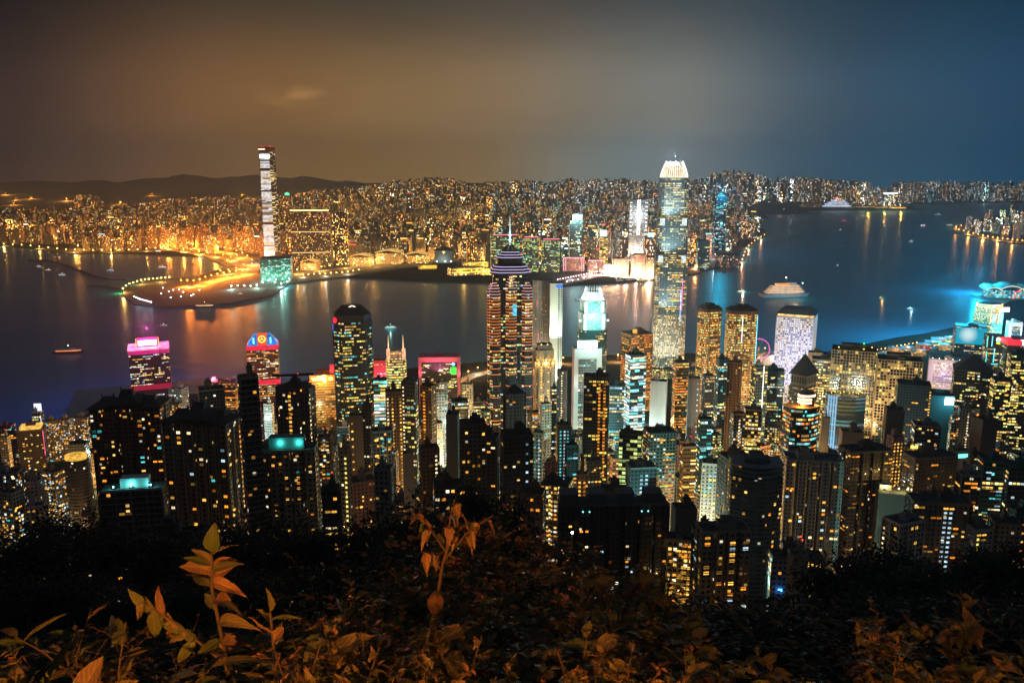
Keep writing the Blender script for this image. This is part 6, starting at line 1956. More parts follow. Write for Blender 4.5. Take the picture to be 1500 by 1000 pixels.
# ------------------------------------------------------------------ the far shore
KS = dict(
    amber=facade('far_amber', 5.5, 7, .62, .5, .30, [AMBER, WARM, ORANGE, GOLD], 7.0, (.30, .2, .12), band=.15, run=2, objvar=True, glass=(.04, .03, .02)),
    gold=facade('far_gold', 5.5, 7, .62, .5, .32, [WARM, GOLD, AMBER, WHITE], 6.5, (.32, .26, .18), band=.2, run=2, objvar=True, glass=(.04, .035, .03)),
    white=facade('far_white', 5.5, 7, .62, .5, .30, [WHITE, WARM, COOL, WHITE], 6.5, (.36, .34, .32), band=.25, run=2, objvar=True, glass=(.04, .04, .04)),
    teal=facade('far_teal', 6, 7, .8, .45, .35, [TEAL, WHITE, LIME, COOL], 5.0, (.10, .17, .18), band=.6, run=4, objvar=True, glass=(.02, .05, .06)),
    rose=facade('far_rose', 5, 7, .55, .5, .34, [WARM, (1, .55, .4), AMBER, WHITE], 6.0, (.36, .24, .21), band=.2, run=2, objvar=True, glass=(.05, .03, .03)),
    dim=facade('far_dim', 6, 8, .5, .4, .14, [WARM, AMBER, GOLD], 5.0, (.26, .22, .17), band=.1, run=2, objvar=True, glass=(.03, .03, .03)),
    dusk=facade('far_dusk', 4.6, 6.5, .6, .5, .34, [WARM, AMBER, GOLD], 5.5, (.045, .04, .038), band=.15, run=2, objvar=True, glass=(.02, .02, .02)))
KS2 = {k: facade('farther_' + k, 10, 13, .6, .5, .30, c, e, w, band=.15, run=2, objvar=True, glass=g) for k, c, e, w, g in (
    ('amber', [AMBER, WARM, ORANGE, GOLD], 6.5, (.30, .2, .12), (.04, .03, .02)), ('gold', [WARM, GOLD, AMBER, WHITE], 6.0, (.32, .26, .18), (.04, .035, .03)), ('white', [WHITE, (1, .8, .75), COOL, WHITE], 6.0, (.34, .34, .36), (.04, .04, .05)),
    ('teal', [TEAL, WHITE, COOL, COOL], 4.5, (.10, .17, .2), (.02, .05, .06)), ('rose', [WARM, (1, .6, .5), WHITE, WHITE], 5.5, (.32, .26, .27), (.05, .04, .05)), ('dim', [WARM, AMBER, WHITE], 5.0, (.24, .22, .22), (.03, .03, .03)), ('dusk', [WARM], 4.0, (.05, .05, .05), (.02, .02, .02)))}
FAR_LIST = []
FAR_ROOF = plain('far_roof_mat', (.08, .07, .06), .9, noise=.4, scale=.05)


def far_block(u0, u1, vt, vb, st, label, name='far_tower', cat='tower', dr=.8, yaw=0, plan='rect', group=None, notes=None, stage=None):
    c = sea((u0 + u1) / 2, vb, 3)
    Y = c.y
    rz = R(yaw)
    x, y, z0, w, d, zt = place(u0, u1, vt, Y, dr, rz)
    z0 = kz(x, y) - 1.5
    root = empty(name, (x, y, z0), rz, label, cat, group)
    poly = rect(w, d) if plan == 'rect' else cham(w, d, min(w, d) * .2) if plan == 'cham' else notch(w, d, 4, 4)
    h = zt - z0
    mb = MB()
    if stage: mb.prism(poly, 0, h * stage[0], 0, 1); mb.prism(scale_poly(poly, stage[1]), h * stage[0], h, 0, 1)
    else: mb.prism(poly, 0, h - 3, 0, 1)
    mb.build('body', [KS[st] if isinstance(st, str) else st, FAR_ROOF], root)
    if not stage:
        mb = MB(); mb.prism(scale_poly(poly, .55), h - 3, h, 0, 0); mb.build('plant_room', FAR_ROOF, root)
    FAR_LIST.append((u0, u1, vt, vb, Y))
    return root, w, d, h


def line_light(root, name, x0, x1, y, z0, z1, mat, t=.9):
    mb = MB(); mb.box(x0, x1, y - t, y, z0, z1, 0); return mb.build(name, mat, root)


# --- the tall white-striped harbour tower on its dark podium
def tall_tower():
    root, w, d, h = far_block(377, 404, 214, 386, facade('stripe_glass', 14, 8.0, 1.0, .6, .3, [WHITE, (.8, .92, 1), (.9, .95, 1), WARM], 1.0, (.16, .16, .16), band=.92, run=9, glass=(.08, .09, .09)),
                              'very tall white-striped tower across the harbour, alone above the far skyline', 'skyscraper', 'skyscraper', .9, -9)
    ch = list(root.children)
    for o in ch: bpy.data.objects.remove(o)
    white = MATS['stripe_glass']
    side = facade('stripe_side', 6, 5, .9, .5, .42, [WARM, GOLD, WHITE], 2.2, (.09, .08, .07), band=.6, run=3, glass=(.03, .03, .03))
    p0, p1 = cham(w * 1.0, d * 1.0, w * .10), cham(w * .90, d * .9, w * .10)
    mb = MB()
    for i in range(8):
        a, b, c, q = p0[i], p0[(i + 1) % 8], p1[(i + 1) % 8], p1[i]
        l = math.dist(a, b)
        mb.face([(*a, 0), (*b, 0), (*c, h - 18), (*q, h - 18)], 0 if i in (0, 7) else 1, [(0, -h), (l, -h), (l, 0), (0, 0)])
    mb.cap(p1, h - 18, 2)
    mb.build('body', [white, side, FAR_ROOF], root)
    rng = random.Random(19)
    mb = MB(); a, b, c, q = p0[0], p0[1], p1[1], p1[0]
    z, step = 12.0, 5.6
    while z < h - 62:
        t = z / (h - 18)
        if not any(abs(z - h * e - 2) < 6 for e in (.34, .62, .80)):
            x0, x1, y = a[0] + (q[0] - a[0]) * t, b[0] + (c[0] - b[0]) * t, a[1] + (q[1] - a[1]) * t
            e = x0
            dim = .4 if h * .36 < z < h * .55 else .06
            while e < x1 - 1:
                l = min(x1 - e, rng.uniform(8, 60))
                r = rng.random()
                mb.box(e, e + l - .6, y - .9, y - .1, z, z + 4.5, 3 if r < dim else 0 if r < .6 else 1 if r < .85 else 2)
                e += l
        z += step
    mb.build('light_bands', [glow('stripe_w', (.95, .97, 1), .85, noise=.35, nscale=.09), glow('stripe_b', (.7, .85, 1), .6, noise=.3, nscale=.09), glow('stripe_c', (1, .85, .5), .75, noise=.4, nscale=.09), glow('stripe_d', (.6, .5, .3), .22, noise=.6, nscale=.2)], root)
    mb = MB(); mb.prism(scale_poly(p1, 1.03), h - 18, h - 3, 0, 0, bottom=True); mb.build('crown', plain('crown_dark', (.10, .07, .07), .6), root)
    mb = MB(); mb.box(-w * .44, w * .05, -d * .47 - 1, -d * .46, h - 15, h - 10, 0); mb.build('crown_lamp_strip', glow('crown_strip', (1, .68, .4), 2.2), root)
    mb = MB(); mb.prism(scale_poly(p1, 1.0), h - 3, h, 0, 0); mb.build('crown_red_lamps', glow('crown_red', (1, .06, .06), .8, noise=.8, nscale=.05), root)
    t = text_sign(root, '19:20', (-w * .02, -d * .457 - 1.2, h - 42), 22, glow('clock_white', (1, 1, .95), 4.5), extrude=.3, name='clock_digits')
    mb = MB(); mb.box(-w * .34, w * .34, -d * .457 - .8, -d * .455, h - 55, h - 29, 0); mb.build('clock_panel', glow('clock_panel', (.6, .75, .72), .7, noise=.4, nscale=.05), root)
    mb = MB()
    for z in (.34, .62, .80): mb.prism(scale_poly(p0, 1.01 - .1 * z), h * z, h * z + 6, 0, 0, bottom=True)
    mb.build('plant_floor', plain('stripe_dark', (.05, .045, .05), .6), root)
    lamp(root, (-w * .4, -d * .8, 30), 160000, (.8, .9, 1), 4)
    root, w, d, h = far_block(381, 428, 378, 412, facade('podium_glass', 6, 5, .9, .5, .5, [(.2, .85, .55), TEAL, (.5, 1, .8), WHITE], 1.6, (.04, .09, .07), band=.7, run=4, glass=(.02, .06, .05)),
                              'dark square podium washed with green light at the foot of the tall white-striped tower', 'podium_block', 'podium', .9, 10)
    for q in (-.45, -.1, .3): lamp(root, (w * q, -d * .75, 14), 120000, (.3, 1, .7), 3)
    mb = MB()
    for q in (-.42, -.2, 0, .22, .44): mb.ball((w * q, -d * .56, 8 + 6 * abs(q)), 2.0, 0, 6)
    mb.build('work_lamps', glow('lamp_mint', (.65, 1, .9), 9), root)


tall_tower()
r = far_block(424, 484, 308, 392, 'dusk', 'very wide dark flats block with three bright horizontal bands', 'harbour_flats', 'apartment block', .35, 8, 'notch')
for z, m in ((.985, 2.2), (.62, 1.1), (.26, 1.1)): line_light(r[0], 'light_band', -r[1] * .48, r[1] * .48, -r[2] / 2 - .3, r[3] * z, r[3] * z + (5 if m > 2 else 3), glow('band_%d' % int(m * 10), (1, .75, .3), m))
r = far_block(486, 509, 312, 389, 'dusk', 'narrower dark flats tower right of the wide three-banded block', 'harbour_flats', 'apartment block', .8, 8, 'notch')
r = far_block(413, 428, 286, 356, 'gold', 'gold tower topped by a bright green dome light', 'far_tower', 'tower', .9, 0)
mb = MB(); mb.ball((0, 0, r[3] + 4), 13, 0, 10, .7); mb.build('dome_light', glow('dome_green', (.1, 1, .35), 2.5), r[0])
r = far_block(421, 429, 340, 372, 'amber', 'small gold-lit annex wedged between the podium and the wide three-banded block', 'far_tower', 'tower')
# golden station roofs and domed hall
for i, (u0, u1, vt, vb, lab) in enumerate(((440, 470, 384, 396, 'low golden hall in front of the wide three-banded block'), (512, 548, 376, 390, 'low amber hall beside the narrower dark flats tower'), (550, 592, 370, 387, 'long gold-lit station roof near the water'), (594, 630, 373, 385, 'low gold-lit shed right of the long station roof'))):
    r = far_block(u0, u1, vt, vb, 'gold', lab, 'station_hall', 'hall', .8, -6)
    mb = MB()
    for k in range(4): mb.tube([(-r[1] / 2, -r[2] * .45 + k * r[2] * .3, r[3]), (0, -r[2] * .45 + k * r[2] * .3, r[3] + 9), (r[1] / 2, -r[2] * .45 + k * r[2] * .3, r[3])], 1.8, 5)
    mb.build('roof_arches', glow('arch_gold', (1, .6, .16), .7), r[0])
    for q in (-.4, 0, .4): lamp(r[0], (r[1] * q, -r[2] * .9, 18), 60000, (1, .5, .1), 3)
r = far_block(636, 665, 366, 385, plain('hall_wall', (.12, .13, .13), .7), 'dark broad hall with a low pyramid roof and one lit triangle', 'waterfront_hall', 'hall', .9, 0)
mb = MB(); mb.frustum(rect(r[1] * 1.06, r[2] * 1.06), r[3] - 2, rect(4, 4), r[3] + 14, 0, 0); mb.build('pyramid_roof', plain('hall_roof', (.04, .05, .05), .6), r[0])
mb = MB(); mb.face([(-6, -r[2] / 2 - .4, r[3] - 6), (8, -r[2] / 2 - .4, r[3] - 6), (1, -r[2] / 2 - .4, r[3] - 18)]); mb.build('lit_gable', glow('gable_gold', (1, .65, .25), 2), r[0])
for q in (-.35, .1, .4):
    mb = MB(); mb.ball((r[1] * q, -r[2] * .6, 9), 2.4, 0, 6); mb.build('forecourt_lamp', glow('lamp_icewhite', (.8, 1, .95), 8), r[0])
lamp(r[0], (0, -r[2] * .8, 14), 50000, (.7, 1, .9), 3)
# three piers with yellow-lit sheds
for i, (u0, u1, vt, vb, lab) in enumerate(((655, 712, 392, 404, 'long yellow-lit ferry pier slanting into the water, nearest of three'), (676, 716, 383, 395, 'yellow-lit terminal shed behind the long ferry pier'), (704, 730, 392, 403, 'short boxy lit pier at the right end of the ferry terminal'), (612, 640, 389, 395, 'small orange-lit jetty left of the ferry terminal'))):
    r = far_block(u0, u1, vt, vb, 'gold', lab, 'ferry_pier', 'pier', .32, 22, group=None)
    w, d, h = r[1:]
    m = glow('pier_' + ('orange' if i == 3 else 'yellow'), (1, .36, .04) if i == 3 else (1, .66, .06), 1.3, noise=.7, nscale=.06)
    for k, z in enumerate((.35, .7)): line_light(r[0], 'deck_lights', -w * .48, w * .48, -d / 2 - .5, h * z, h * z + 3, m)
    mb = MB(); mb.box(-w * .55, w * .55, -d * .7, d * .7, -3, 1.2, 0); mb.build('pier_deck', plain('pier_mat', (.1, .1, .1), .8), r[0])
    lamp(r[0], (-w * .2, -d * 1.1, 16), 104000, (1, .6, .1), 3); lamp(r[0], (w * .3, -d * 1.1, 16), 80000, (1, .6, .1), 3)
# green-lit terminal blocks with rose roof neon
for u0, u1, vt, lab in ((717, 762, 345, 'widest green-lit terminal tower with rose roof neon behind the mast'), (765, 790, 348, 'middle green-lit terminal tower with rose roof neon'), (792, 821, 351, 'right green-lit terminal tower with rose roof neon')):
    r = far_block(u0, u1, vt, 399, facade('terminal_glass', 6, 5.5, .85, .5, .55, [LIME, (.5, .9, .3), WARM, TEAL], 1.6, (.04, .08, .06), band=.7, run=4, glass=(.015, .04, .035)), lab, 'terminal_tower', 'tower', .7, 6, 'cham')
    line_light(r[0], 'roof_neon', -r[1] * .45, r[1] * .45, -r[2] * .4, r[3], r[3] + 3.2, glow('rose_neon', (1, .2, .3), 1.8))
# quays and hotels of the peninsula tip
for u0, u1, vt, vb, lab in ((824, 856, 377, 397, 'low block outlined with pink neon posts, the wider of two'), (860, 885, 381, 398, 'low block with a pink neon eave, right of the outlined one')):
    r = far_block(u0, u1, vt, vb, 'rose', lab, 'neon_block', 'building', .5, 0)
    m = glow('outline_pink', (1, .42, .5), 1.8)
    line_light(r[0], 'neon_outline', -r[1] / 2, r[1] / 2, -r[2] / 2 - .6, r[3] - 3, r[3], m)
    if u0 < 850:
        for s in (-1, 1):
            for e in (.48, .38): line_light(r[0], 'neon_outline', s * r[1] * e - 1, s * r[1] * e + 1, -r[2] / 2 - .6, 2, r[3], m)
for u0, u1, vt, vb, st, lab in ((896, 921, 378, 403, 'rose', 'pinkish hotel with lit lower floors near the ferry landing'), (925, 945, 372, 405, 'rose', 'floodlit cream hotel with gold base on the quay'), (946, 962, 376, 406, 'gold', 'bright cream sail-walled hall at the quay end'), (884, 897, 386, 402, 'white', 'small white block between pink neon eave and pinkish hotel')):
    r = far_block(u0, u1, vt, vb, st, lab, 'quay_hotel', 'hotel', .7, 0)
    lamp(r[0], (-r[1] * .2, -r[2] * .9, 16), 360000, (1, .62, .4), 3); lamp(r[0], (r[1] * .4, -r[2] * .9, 14), 240000, (1, .55, .2), 3)
# the curved pier with strings of lamps
c = [sea(u, v, 2) for u, v in ((812, 417), (846, 411), (884, 402))]
ribbon('pier_promenade', c, 40, 1.4, plain('paving_mat', (.2, .19, .18), .8))
# white-lined tower, sign towers, teal glass tower
r = far_block(921, 949, 291, 372, facade('lined_glass', 6, 6, .6, .5, .35, [WHITE, COOL, WARM], 2.0, (.25, .24, .24), band=.3, run=3), 'tower drawn in white light lines up its front', 'far_tower', 'tower', .6, 0)
for x in (-.05, .07): line_light(r[0], 'light_line', r[1] * x - 2.2, r[1] * x + 2.2, -r[2] / 2 - .6, r[3] * .35, r[3] * .98, glow('line_white', (1, .95, .85), 2.6))
for k in range(9):
    for s in (-1, 1): line_light(r[0], 'light_dash', s * r[1] * .44 - 5, s * r[1] * .44 + 5, -r[2] / 2 - .6, r[3] * (.36 + .07 * k), r[3] * (.36 + .07 * k) + 4, glow('dash_white', (1, .92, .75), 2.2))
lamp(r[0], (0, -r[2] * 1.2, r[3] * .7), 300000, (.9, .97, 1), 4)
lamp(r[0], (0, -r[2] * 1.2, 16), 500000, (1, .9, .75), 4)  # both lamps before this front are added for a white glow
r = far_block(834, 854, 322, 385, 'teal', 'teal tower with a cyan-white rooftop screen', 'far_tower', 'tower', .8, 0); line_light(r[0], 'screen', -r[1] * .3, r[1] * .42, -r[2] / 2, r[3], r[3] + 22, glow('screen_ice', (.55, 1, 1), 4)); lamp(r[0], (0, -r[2], r[3] + 12), 360000, (.5, 1, 1), 4)
r = far_block(878, 891, 346, 388, facade('gold_front', 8, 6, .95, .6, 1.2, [GOLD, WARM, GOLD], 2.0, (.3, .22, .1), band=.5), 'slim golden tower under a tilted white rooftop screen', 'far_tower', 'tower', .8, 0); line_light(r[0], 'screen', -r[1] * .5, r[1] * .3, -r[2] / 2, r[3], r[3] + 24, glow('screen_white', (.85, 1, 1), 4))
r = far_block(943, 959, 347, 392, 'rose', 'rose-striped tower under a blue-white rooftop screen', 'far_tower', 'tower', .8, 0); line_light(r[0], 'screen', -r[1] * .2, r[1] * .4, -r[2] / 2, r[3], r[3] + 16, glow('screen_blue', (.25, .8, 1), 4))
r = far_block(1046, 1065, 285, 368, facade('slim_teal', 6, 6, .9, .5, .42, [TEAL, COOL, WHITE], 1.7, (.02, .06, .08), band=.7, run=3, glass=(.01, .05, .07)), 'tall dark teal tower alone on the shore right of the crowned skyscraper', 'far_tower', 'skyscraper', .8, 6)
mb = MB(); mb.ball((4, -r[2] / 2 - 2, r[3] * .5), 5, 0, 8); mb.build('lamp', glow('lamp_teal_far', (.2, .95, 1), 5), r[0]); lamp(r[0], (0, -r[2] * .9, r[3] + 20), 1200000, (.01, .6, .95), 3)  # the blue lamp above the roof is added to tint the far water
r = far_block(1048, 1083, 373, 392, 'rose', 'low shore block dotted with red and white windows below the tall teal tower', 'quay_block', 'building', .6, -14)
r = far_block(1020, 1040, 352, 395, 'teal', 'teal office with lit lower floors right of the crowned skyscraper', 'far_tower', 'tower', .8, 0)
# the red ring sign on the road ramp
q = sea(1027, 372); r = empty('ring_sign', (q.x, q.y - 40, 3), 0, 'round red neon ring sign glowing beside the crowned skyscraper', 'sign')
mb = MB(); mb.tube([(10 * math.cos(t), 0, 38 + 10 * math.sin(t)) for t in [2 * math.pi * k / 16 for k in range(17)]], 3, 6); mb.build('neon_ring', glow('ring_red', (1, .03, .1), 3), r)
mb = MB(); mb.tube([(0, 1, 0), (0, 1, 29)], 1.5, 6); mb.build('pole', STEEL, r)
lamp(r, (0, -30, 30), 480000, (1, .4, .2), 4)
# hung on the far quay at the right
r = far_block(1171, 1201, 303, 309, 'gold', 'low yellow-lit wharf shed left of the white liner', 'wharf_shed', 'wharf', .4, 0)
for u0, u1, lab in ((1252, 1280, 'yellow-lit wharf shed just right of the white liner'), (1282, 1302, 'middle yellow-lit wharf shed right of the white liner'), (1304, 1326, 'last yellow-lit wharf shed before the dark cape')):
    r = far_block(u0, u1, 303, 309, facade('wharf_wall', 9, 7, .8, .6, 1.1, [(1, .55, .04), AMBER, GOLD], 2.6, (.3, .2, .08), band=.3), lab, 'wharf_shed', 'wharf', .3, 0)
    lamp(r[0], (0, -r[2] * 2, 20), 600000, (1, .55, .08), 4)
r = far_block(1296, 1312, 284, 306, 'white', 'block with a bright white rooftop sign above the wharf', 'far_tower', 'tower', .7, 0); line_light(r[0], 'roof_sign', -r[1] * .9, r[1] * .7, -r[2] / 2, r[3], r[3] + 12, glow('sign_white_far', (.85, .95, 1), 3.2))

# ------------------------------------------------------------------ every other block of the far city
SKYLINE = [(-60, 318), (0, 305), (60, 306), (100, 304), (112, 287), (140, 290), (150, 304), (220, 296), (300, 290), (360, 290), (420, 288), (470, 278), (540, 274), (575, 268), (605, 264), (655, 263), (690, 272), (740, 268), (780, 266), (800, 272), (830, 264), (870, 266), (900, 264), (960, 268),
           (1020, 266), (1050, 254), (1075, 251), (1112, 258), (1130, 264), (1170, 256), (1200, 250), (1225, 256), (1272, 262), (1276, 276), (1308, 275), (1310, 264), (1345, 262), (1372, 264), (1405, 262), (1440, 263), (1445, 268), (1500, 264), (1600, 266)]
ZONES = [(60, 'at the dark left shore end'), (200, 'behind the typhoon shelter'), (300, 'behind the shelter road'), (372, 'behind the orange expressway'), (424, 'around the tall striped tower'), (512, 'behind the wide three-banded flats'),
         (600, 'behind the long station roof'), (680, 'behind the pyramid-roofed hall'), (760, 'behind the rose-neon terminal'), (830, 'behind the right terminal tower'), (900, 'behind the pink-outlined blocks'), (962, 'around the white-lined tower'), (1046, 'behind the crowned skyscraper'),
         (1130, 'by the tall teal tower'), (1200, 'behind the yellow harbour boat'), (1255, 'behind the white liner'), (1335, 'behind the wharf sheds'), (1420, 'behind the dark cape'), (1600, 'on the far right shore')]


def far_city():
    rng = random.Random(2024)
    out = []
    Y = 3420.0
    while Y < 10700:
        u = -40
        while u < 1545:
            wpx = rng.uniform(22, 44) / Y * F_PX
            uc = u + wpx / 2
            u += wpx * rng.uniform(1.02, 1.7)
            x = (uc - 750) / F_PX * Y * .985
            yy = Y + rng.uniform(-40, 40)
            if not all(inside(FAR_POLY, x + a, yy + b) for a, b in ((-40, -50), (40, -50), (0, 40))): continue
            g = kz(x, yy)
            sky = interp(SKYLINE, uc)
            vb = proj((x, yy, g))[1]
            far = (Y - 3400) / 5400
            vt = sky + rng.uniform(-3, 4) + rng.random() ** .8 * (vb - sky) * (.85 if far < .6 else .55)
            if rng.random() < .10 * far: vt = sky - rng.uniform(0, 4)
            h = P(uc, vt, yy).z - g
            hm = rng.uniform(60, 110) + (80 if far > .55 else 25) * rng.random()
            if h > hm and far < .75: h = hm
            h = min(h, 210)
            if h < 16: continue
            vt = proj((x, yy, g + h))[1]
            # open strips: expressway, shelter, station yard, road ramp
            if yy < 4000 and uc < 372: continue
            if uc < 120 and yy < 4450: continue
            if 424 < uc < 660 and yy < 3650: continue
            if 600 < uc < 700 and 4700 < yy < 5700 and rng.random() < .75: continue
            bad = False
            for a, b, vt2, vb2, y2 in FAR_LIST:
                if a - wpx * .55 < uc < b + wpx * .55:
                    if abs(yy - y2) < 130: bad = True; break
                    if yy < y2 and vt < vb2 - 5: bad = True; break
            if bad: continue
            out.append((uc, vt, vb, x, yy, g, h, wpx * yy / F_PX))
        Y *= 1.032 if Y < 9000 else 1.018
    # those that show largest first
    vis = []
    for o in out:
        cover = 0
        for q in out:
            if q[4] < o[4] and abs(q[0] - o[0]) < (q[7] * F_PX / q[4]) / 2: cover = max(cover, (o[2] - q[1]) / max(1, o[2] - o[1]))
        show = (1 - min(1, max(0, cover))) * (o[2] - o[1]) * o[7] / o[4]
        vis.append((show, o))
    vis.sort(key=lambda t: -t[0])
    indiv, rest = [v[1] for v in vis[:270]], [v[1] for v in vis[270:]]
    meshes = {}

    def style(uc, k):
        t = rng.random()
        if uc < 420: return rng.choice(['amber'] * 5 + ['gold', 'dim', 'dim'])
        if uc < 720: return rng.choice(['amber', 'gold', 'gold', 'gold', 'dim', 'dim', 'amber'])
        if uc < 830: return rng.choice(['gold', 'gold', 'dim', 'white', 'amber', 'teal'])
        if uc < 1130: return rng.choice(['gold', 'white', 'rose', 'white', 'teal', 'dim', 'rose', 'amber'])
        return rng.choice(['rose', 'white', 'white', 'dim', 'teal', 'rose', 'white'])
    WORD = dict(amber='amber-lit', gold='gold-lit', white='white-lit', teal='teal-tinted', rose='rose-lit', dim='dimly lit', dusk='dark')
    items = []
    for o in indiv:
        items.append((o, style(o[0], 0), rng.choice(['slab', 'stepped', 'notched', 'twin-shafted'])))
    groups = {}
    for it in items:
        o = it[0]
        zone = next(z for lim, z in ZONES if o[0] <= lim or lim == 1600)
        row = 'tall' if o[6] > 105 else 'mid-height' if o[6] > 60 else 'low'
        groups.setdefault((row, it[1], it[2], zone), []).append(it)
    ORD = ['leftmost', 'second from left', 'third from left', 'fourth from left', 'fifth from left', 'sixth from left', 'seventh from left', 'eighth from left']
    for (row, st, form, zone), its in groups.items():
        its.sort(key=lambda i: i[0][0])
        for k, (o, _, _) in enumerate(its):
            uc, vt, vb, x, y, g, h, w = o
            label = f"{row} {WORD[st]} {form} block {zone}" + ('' if len(its) == 1 else f", {ORD[min(k, 7)]}")
            root = empty('far_city_block', (x, y, g - 1), R(rng.uniform(-30, 30)), label, 'building', 'blocks of the far city')
            d = w * rng.uniform(.6, .95)
            mb = MB(); H = h + 1
            if form == 'slab': mb.prism(rect(w, d), 0, H, 0, 1)
            elif form == 'stepped': mb.prism(rect(w, d), 0, H * .82, 0, 1, ztop=H); mb.prism(rect(w * .7, d * .7), H * .82, H, 0, 1)
            elif form == 'notched': mb.prism(notch(w, d, 3, 3.5), 0, H, 0, 1)
            else:
                mb.prism(rect(w * .44, d, -w * .28), 0, H, 0, 1); mb.prism(rect(w * .44, d, w * .28), 0, H * .97, 0, 1); mb.prism(rect(w * .12, d * .5), 0, H * .93, 0, 1)
            mb.build('body', [(KS2 if y > 6600 else KS)[st], FAR_ROOF], root)
            mb = MB(); mb.box(-w * .15, w * .12, -d * .15, d * .2, H - .2 if form != 'twin-shafted' else H * .93, H + rng.uniform(3, 6), 0)
            mb.build('plant_room', FAR_ROOF, root)
            t = rng.random()
            if t < .16 and vb > 305:
                m = glow(*rng.choice([('fs_gold', (1, .62, .12), 2.2), ('fs_white', (1, .95, .85), 2.4), ('fs_red', (1, .08, .05), 1.8), ('fs_orange', (1, .35, .05), 2.2), ('fs_teal', (.2, .9, 1), 1.8 if uc > 700 else .8)]))
                mb = MB(); mb.box(-w * .4, w * .4, -d / 2 - 1.2, -d / 2 - .2, H - rng.uniform(4, 7), H - 1, 0); mb.build('roof_sign', m, root)
    # the rest of the far city as one mass
    mb = MB(); keys = list(KS); nk = len(keys)
    for o in rest:
        uc, vt, vb, x, y, g, h, w = o
        st = style(uc, 1); d = w * .8; a = R(rng.uniform(-30, 30)); c, s = math.cos(a), math.sin(a)
        poly = [(x + p * c - q * s, y + p * s + q * c) for p, q in rect(w, d)]
        n0 = len(mb.uv)
        mb.prism(poly, g - 1, g + h, keys.index(st) + (nk if y > 6600 else 0), 2 * nk)
        off = rng.randint(0, 400) * 11.0
        mb.uv[n0:] = [(p + off, q) for p, q in mb.uv[n0:]]
    if mb.f: tag(mb.build('distant_city', [KS[k] for k in keys] + [KS2[k] for k in keys] + [FAR_ROOF]), 'packed mass of smaller far city blocks seen between the larger ones', 'city', None, 'stuff')
    print('far city', len(indiv), len(rest))


far_city()


def headland_blocks():
    rng = random.Random(8)
    poly = [(sea(u, v).x, sea(u, v).y) for u, v in HEAD]
    n = 0
    spots = [(1418, 338), (1430, 334), (1432, 342), (1444, 330), (1446, 340), (1458, 344), (1462, 334), (1472, 347), (1476, 338), (1488, 350), (1490, 340), (1450, 324), (1468, 322), (1484, 326), (1498, 333), (1500, 345)]
    for k, (u, v) in enumerate(spots):
        p = sea(u, v)
        w = rng.uniform(26, 40); h = rng.uniform(50, 90) + (40 if u > 1480 else 0)
        st = rng.choice(['rose', 'white', 'teal', 'white'])
        root = empty('headland_block', (p.x, p.y, 3), R(rng.uniform(-25, 25)), f"block on the right-hand headland, {['front row by the road', 'second row', 'back row'][0 if v > 341 else 1 if v > 333 else 2]}, {['', 'purple-grey', 'white-dotted', 'slim', 'broad', 'teal-windowed'][1 + k % 5]}, {int(1 + k // 5)} steps inland" if False else
                     f"{['purple-grey', 'white-dotted', 'slim pale', 'broad dark', 'teal-windowed'][k % 5]} block on the right-hand headland, {['nearest its orange road', 'in its middle', 'at its back', 'at its far right'][min(3, k // 5)]}", 'building', 'blocks on the right-hand headland')
        mb = MB(); mb.prism(notch(w, w * .8, 3, 3), 0, h, 0, 1); mb.build('body', [KS[st], FAR_ROOF], root)
        mb = MB(); mb.box(-5, 6, -4, 5, h, h + 6, 0); mb.build('plant_room', FAR_ROOF, root)


headland_blocks()

# ------------------------------------------------------------------ roads of the far shore and their lamps
ROADS = [('expressway', [(225, 357), (262, 361), (300, 366), (338, 371), (360, 379), (373, 392), (362, 404), (335, 407), (305, 414), (288, 421), (262, 420)], 60),
         ('expressway', [(240, 364), (280, 371), (318, 377), (345, 384), (358, 394), (345, 401), (318, 405)], 44),
         ('access_road', [(430, 402), (470, 397), (520, 391), (570, 385), (620, 380)], 30),
         ('access_road', [(428, 394), (480, 389), (540, 383), (600, 377)], 18),
         ('shore_road', [(1016, 396), (1026, 385), (1036, 372), (1040, 360), (1052, 352)], 30),
         ('quay_road', [(860, 402), (900, 404), (940, 408), (962, 408)], 26)]
LIGHT_ASPHALT = plain('concrete_road_mat', (.2, .19, .18), .8, noise=.3, scale=.05)
for nm, pts, w in ROADS: ribbon(nm, [sea(u, v, 3) for u, v in pts], w, .5 if w != 44 else .9, LIGHT_ASPHALT)
ribbon('headland_road', [sea(u, v, 4) for u, v in ((1425, 330), (1400, 335), (1401, 339), (1420, 344), (1450, 351), (1500, 357), (1560, 362))], 40, .6, ASPHALT)
ribbon('reclaimed_shore_road', [(p.x, p.y, ground(p.x, p.y)) for p in [sea(u, v, 3) for u, v in ((1268, 521), (1310, 513), (1345, 507), (1362, 512), (1395, 503))]], 12, .4, ASPHALT)


def walk(pts, n):
    """n places evenly along a picture line"""
    L = [math.dist(a, b) for a, b in zip(pts, pts[1:])]
    tot = sum(L)
    for k in range(n):
        s = tot * (k + .5) / n; i = 0
        while s > L[i]: s -= L[i]; i += 1
        yield pts[i][0] + (pts[i + 1][0] - pts[i][0]) * s / L[i], pts[i][1] + (pts[i + 1][1] - pts[i][1]) * s / L[i], k


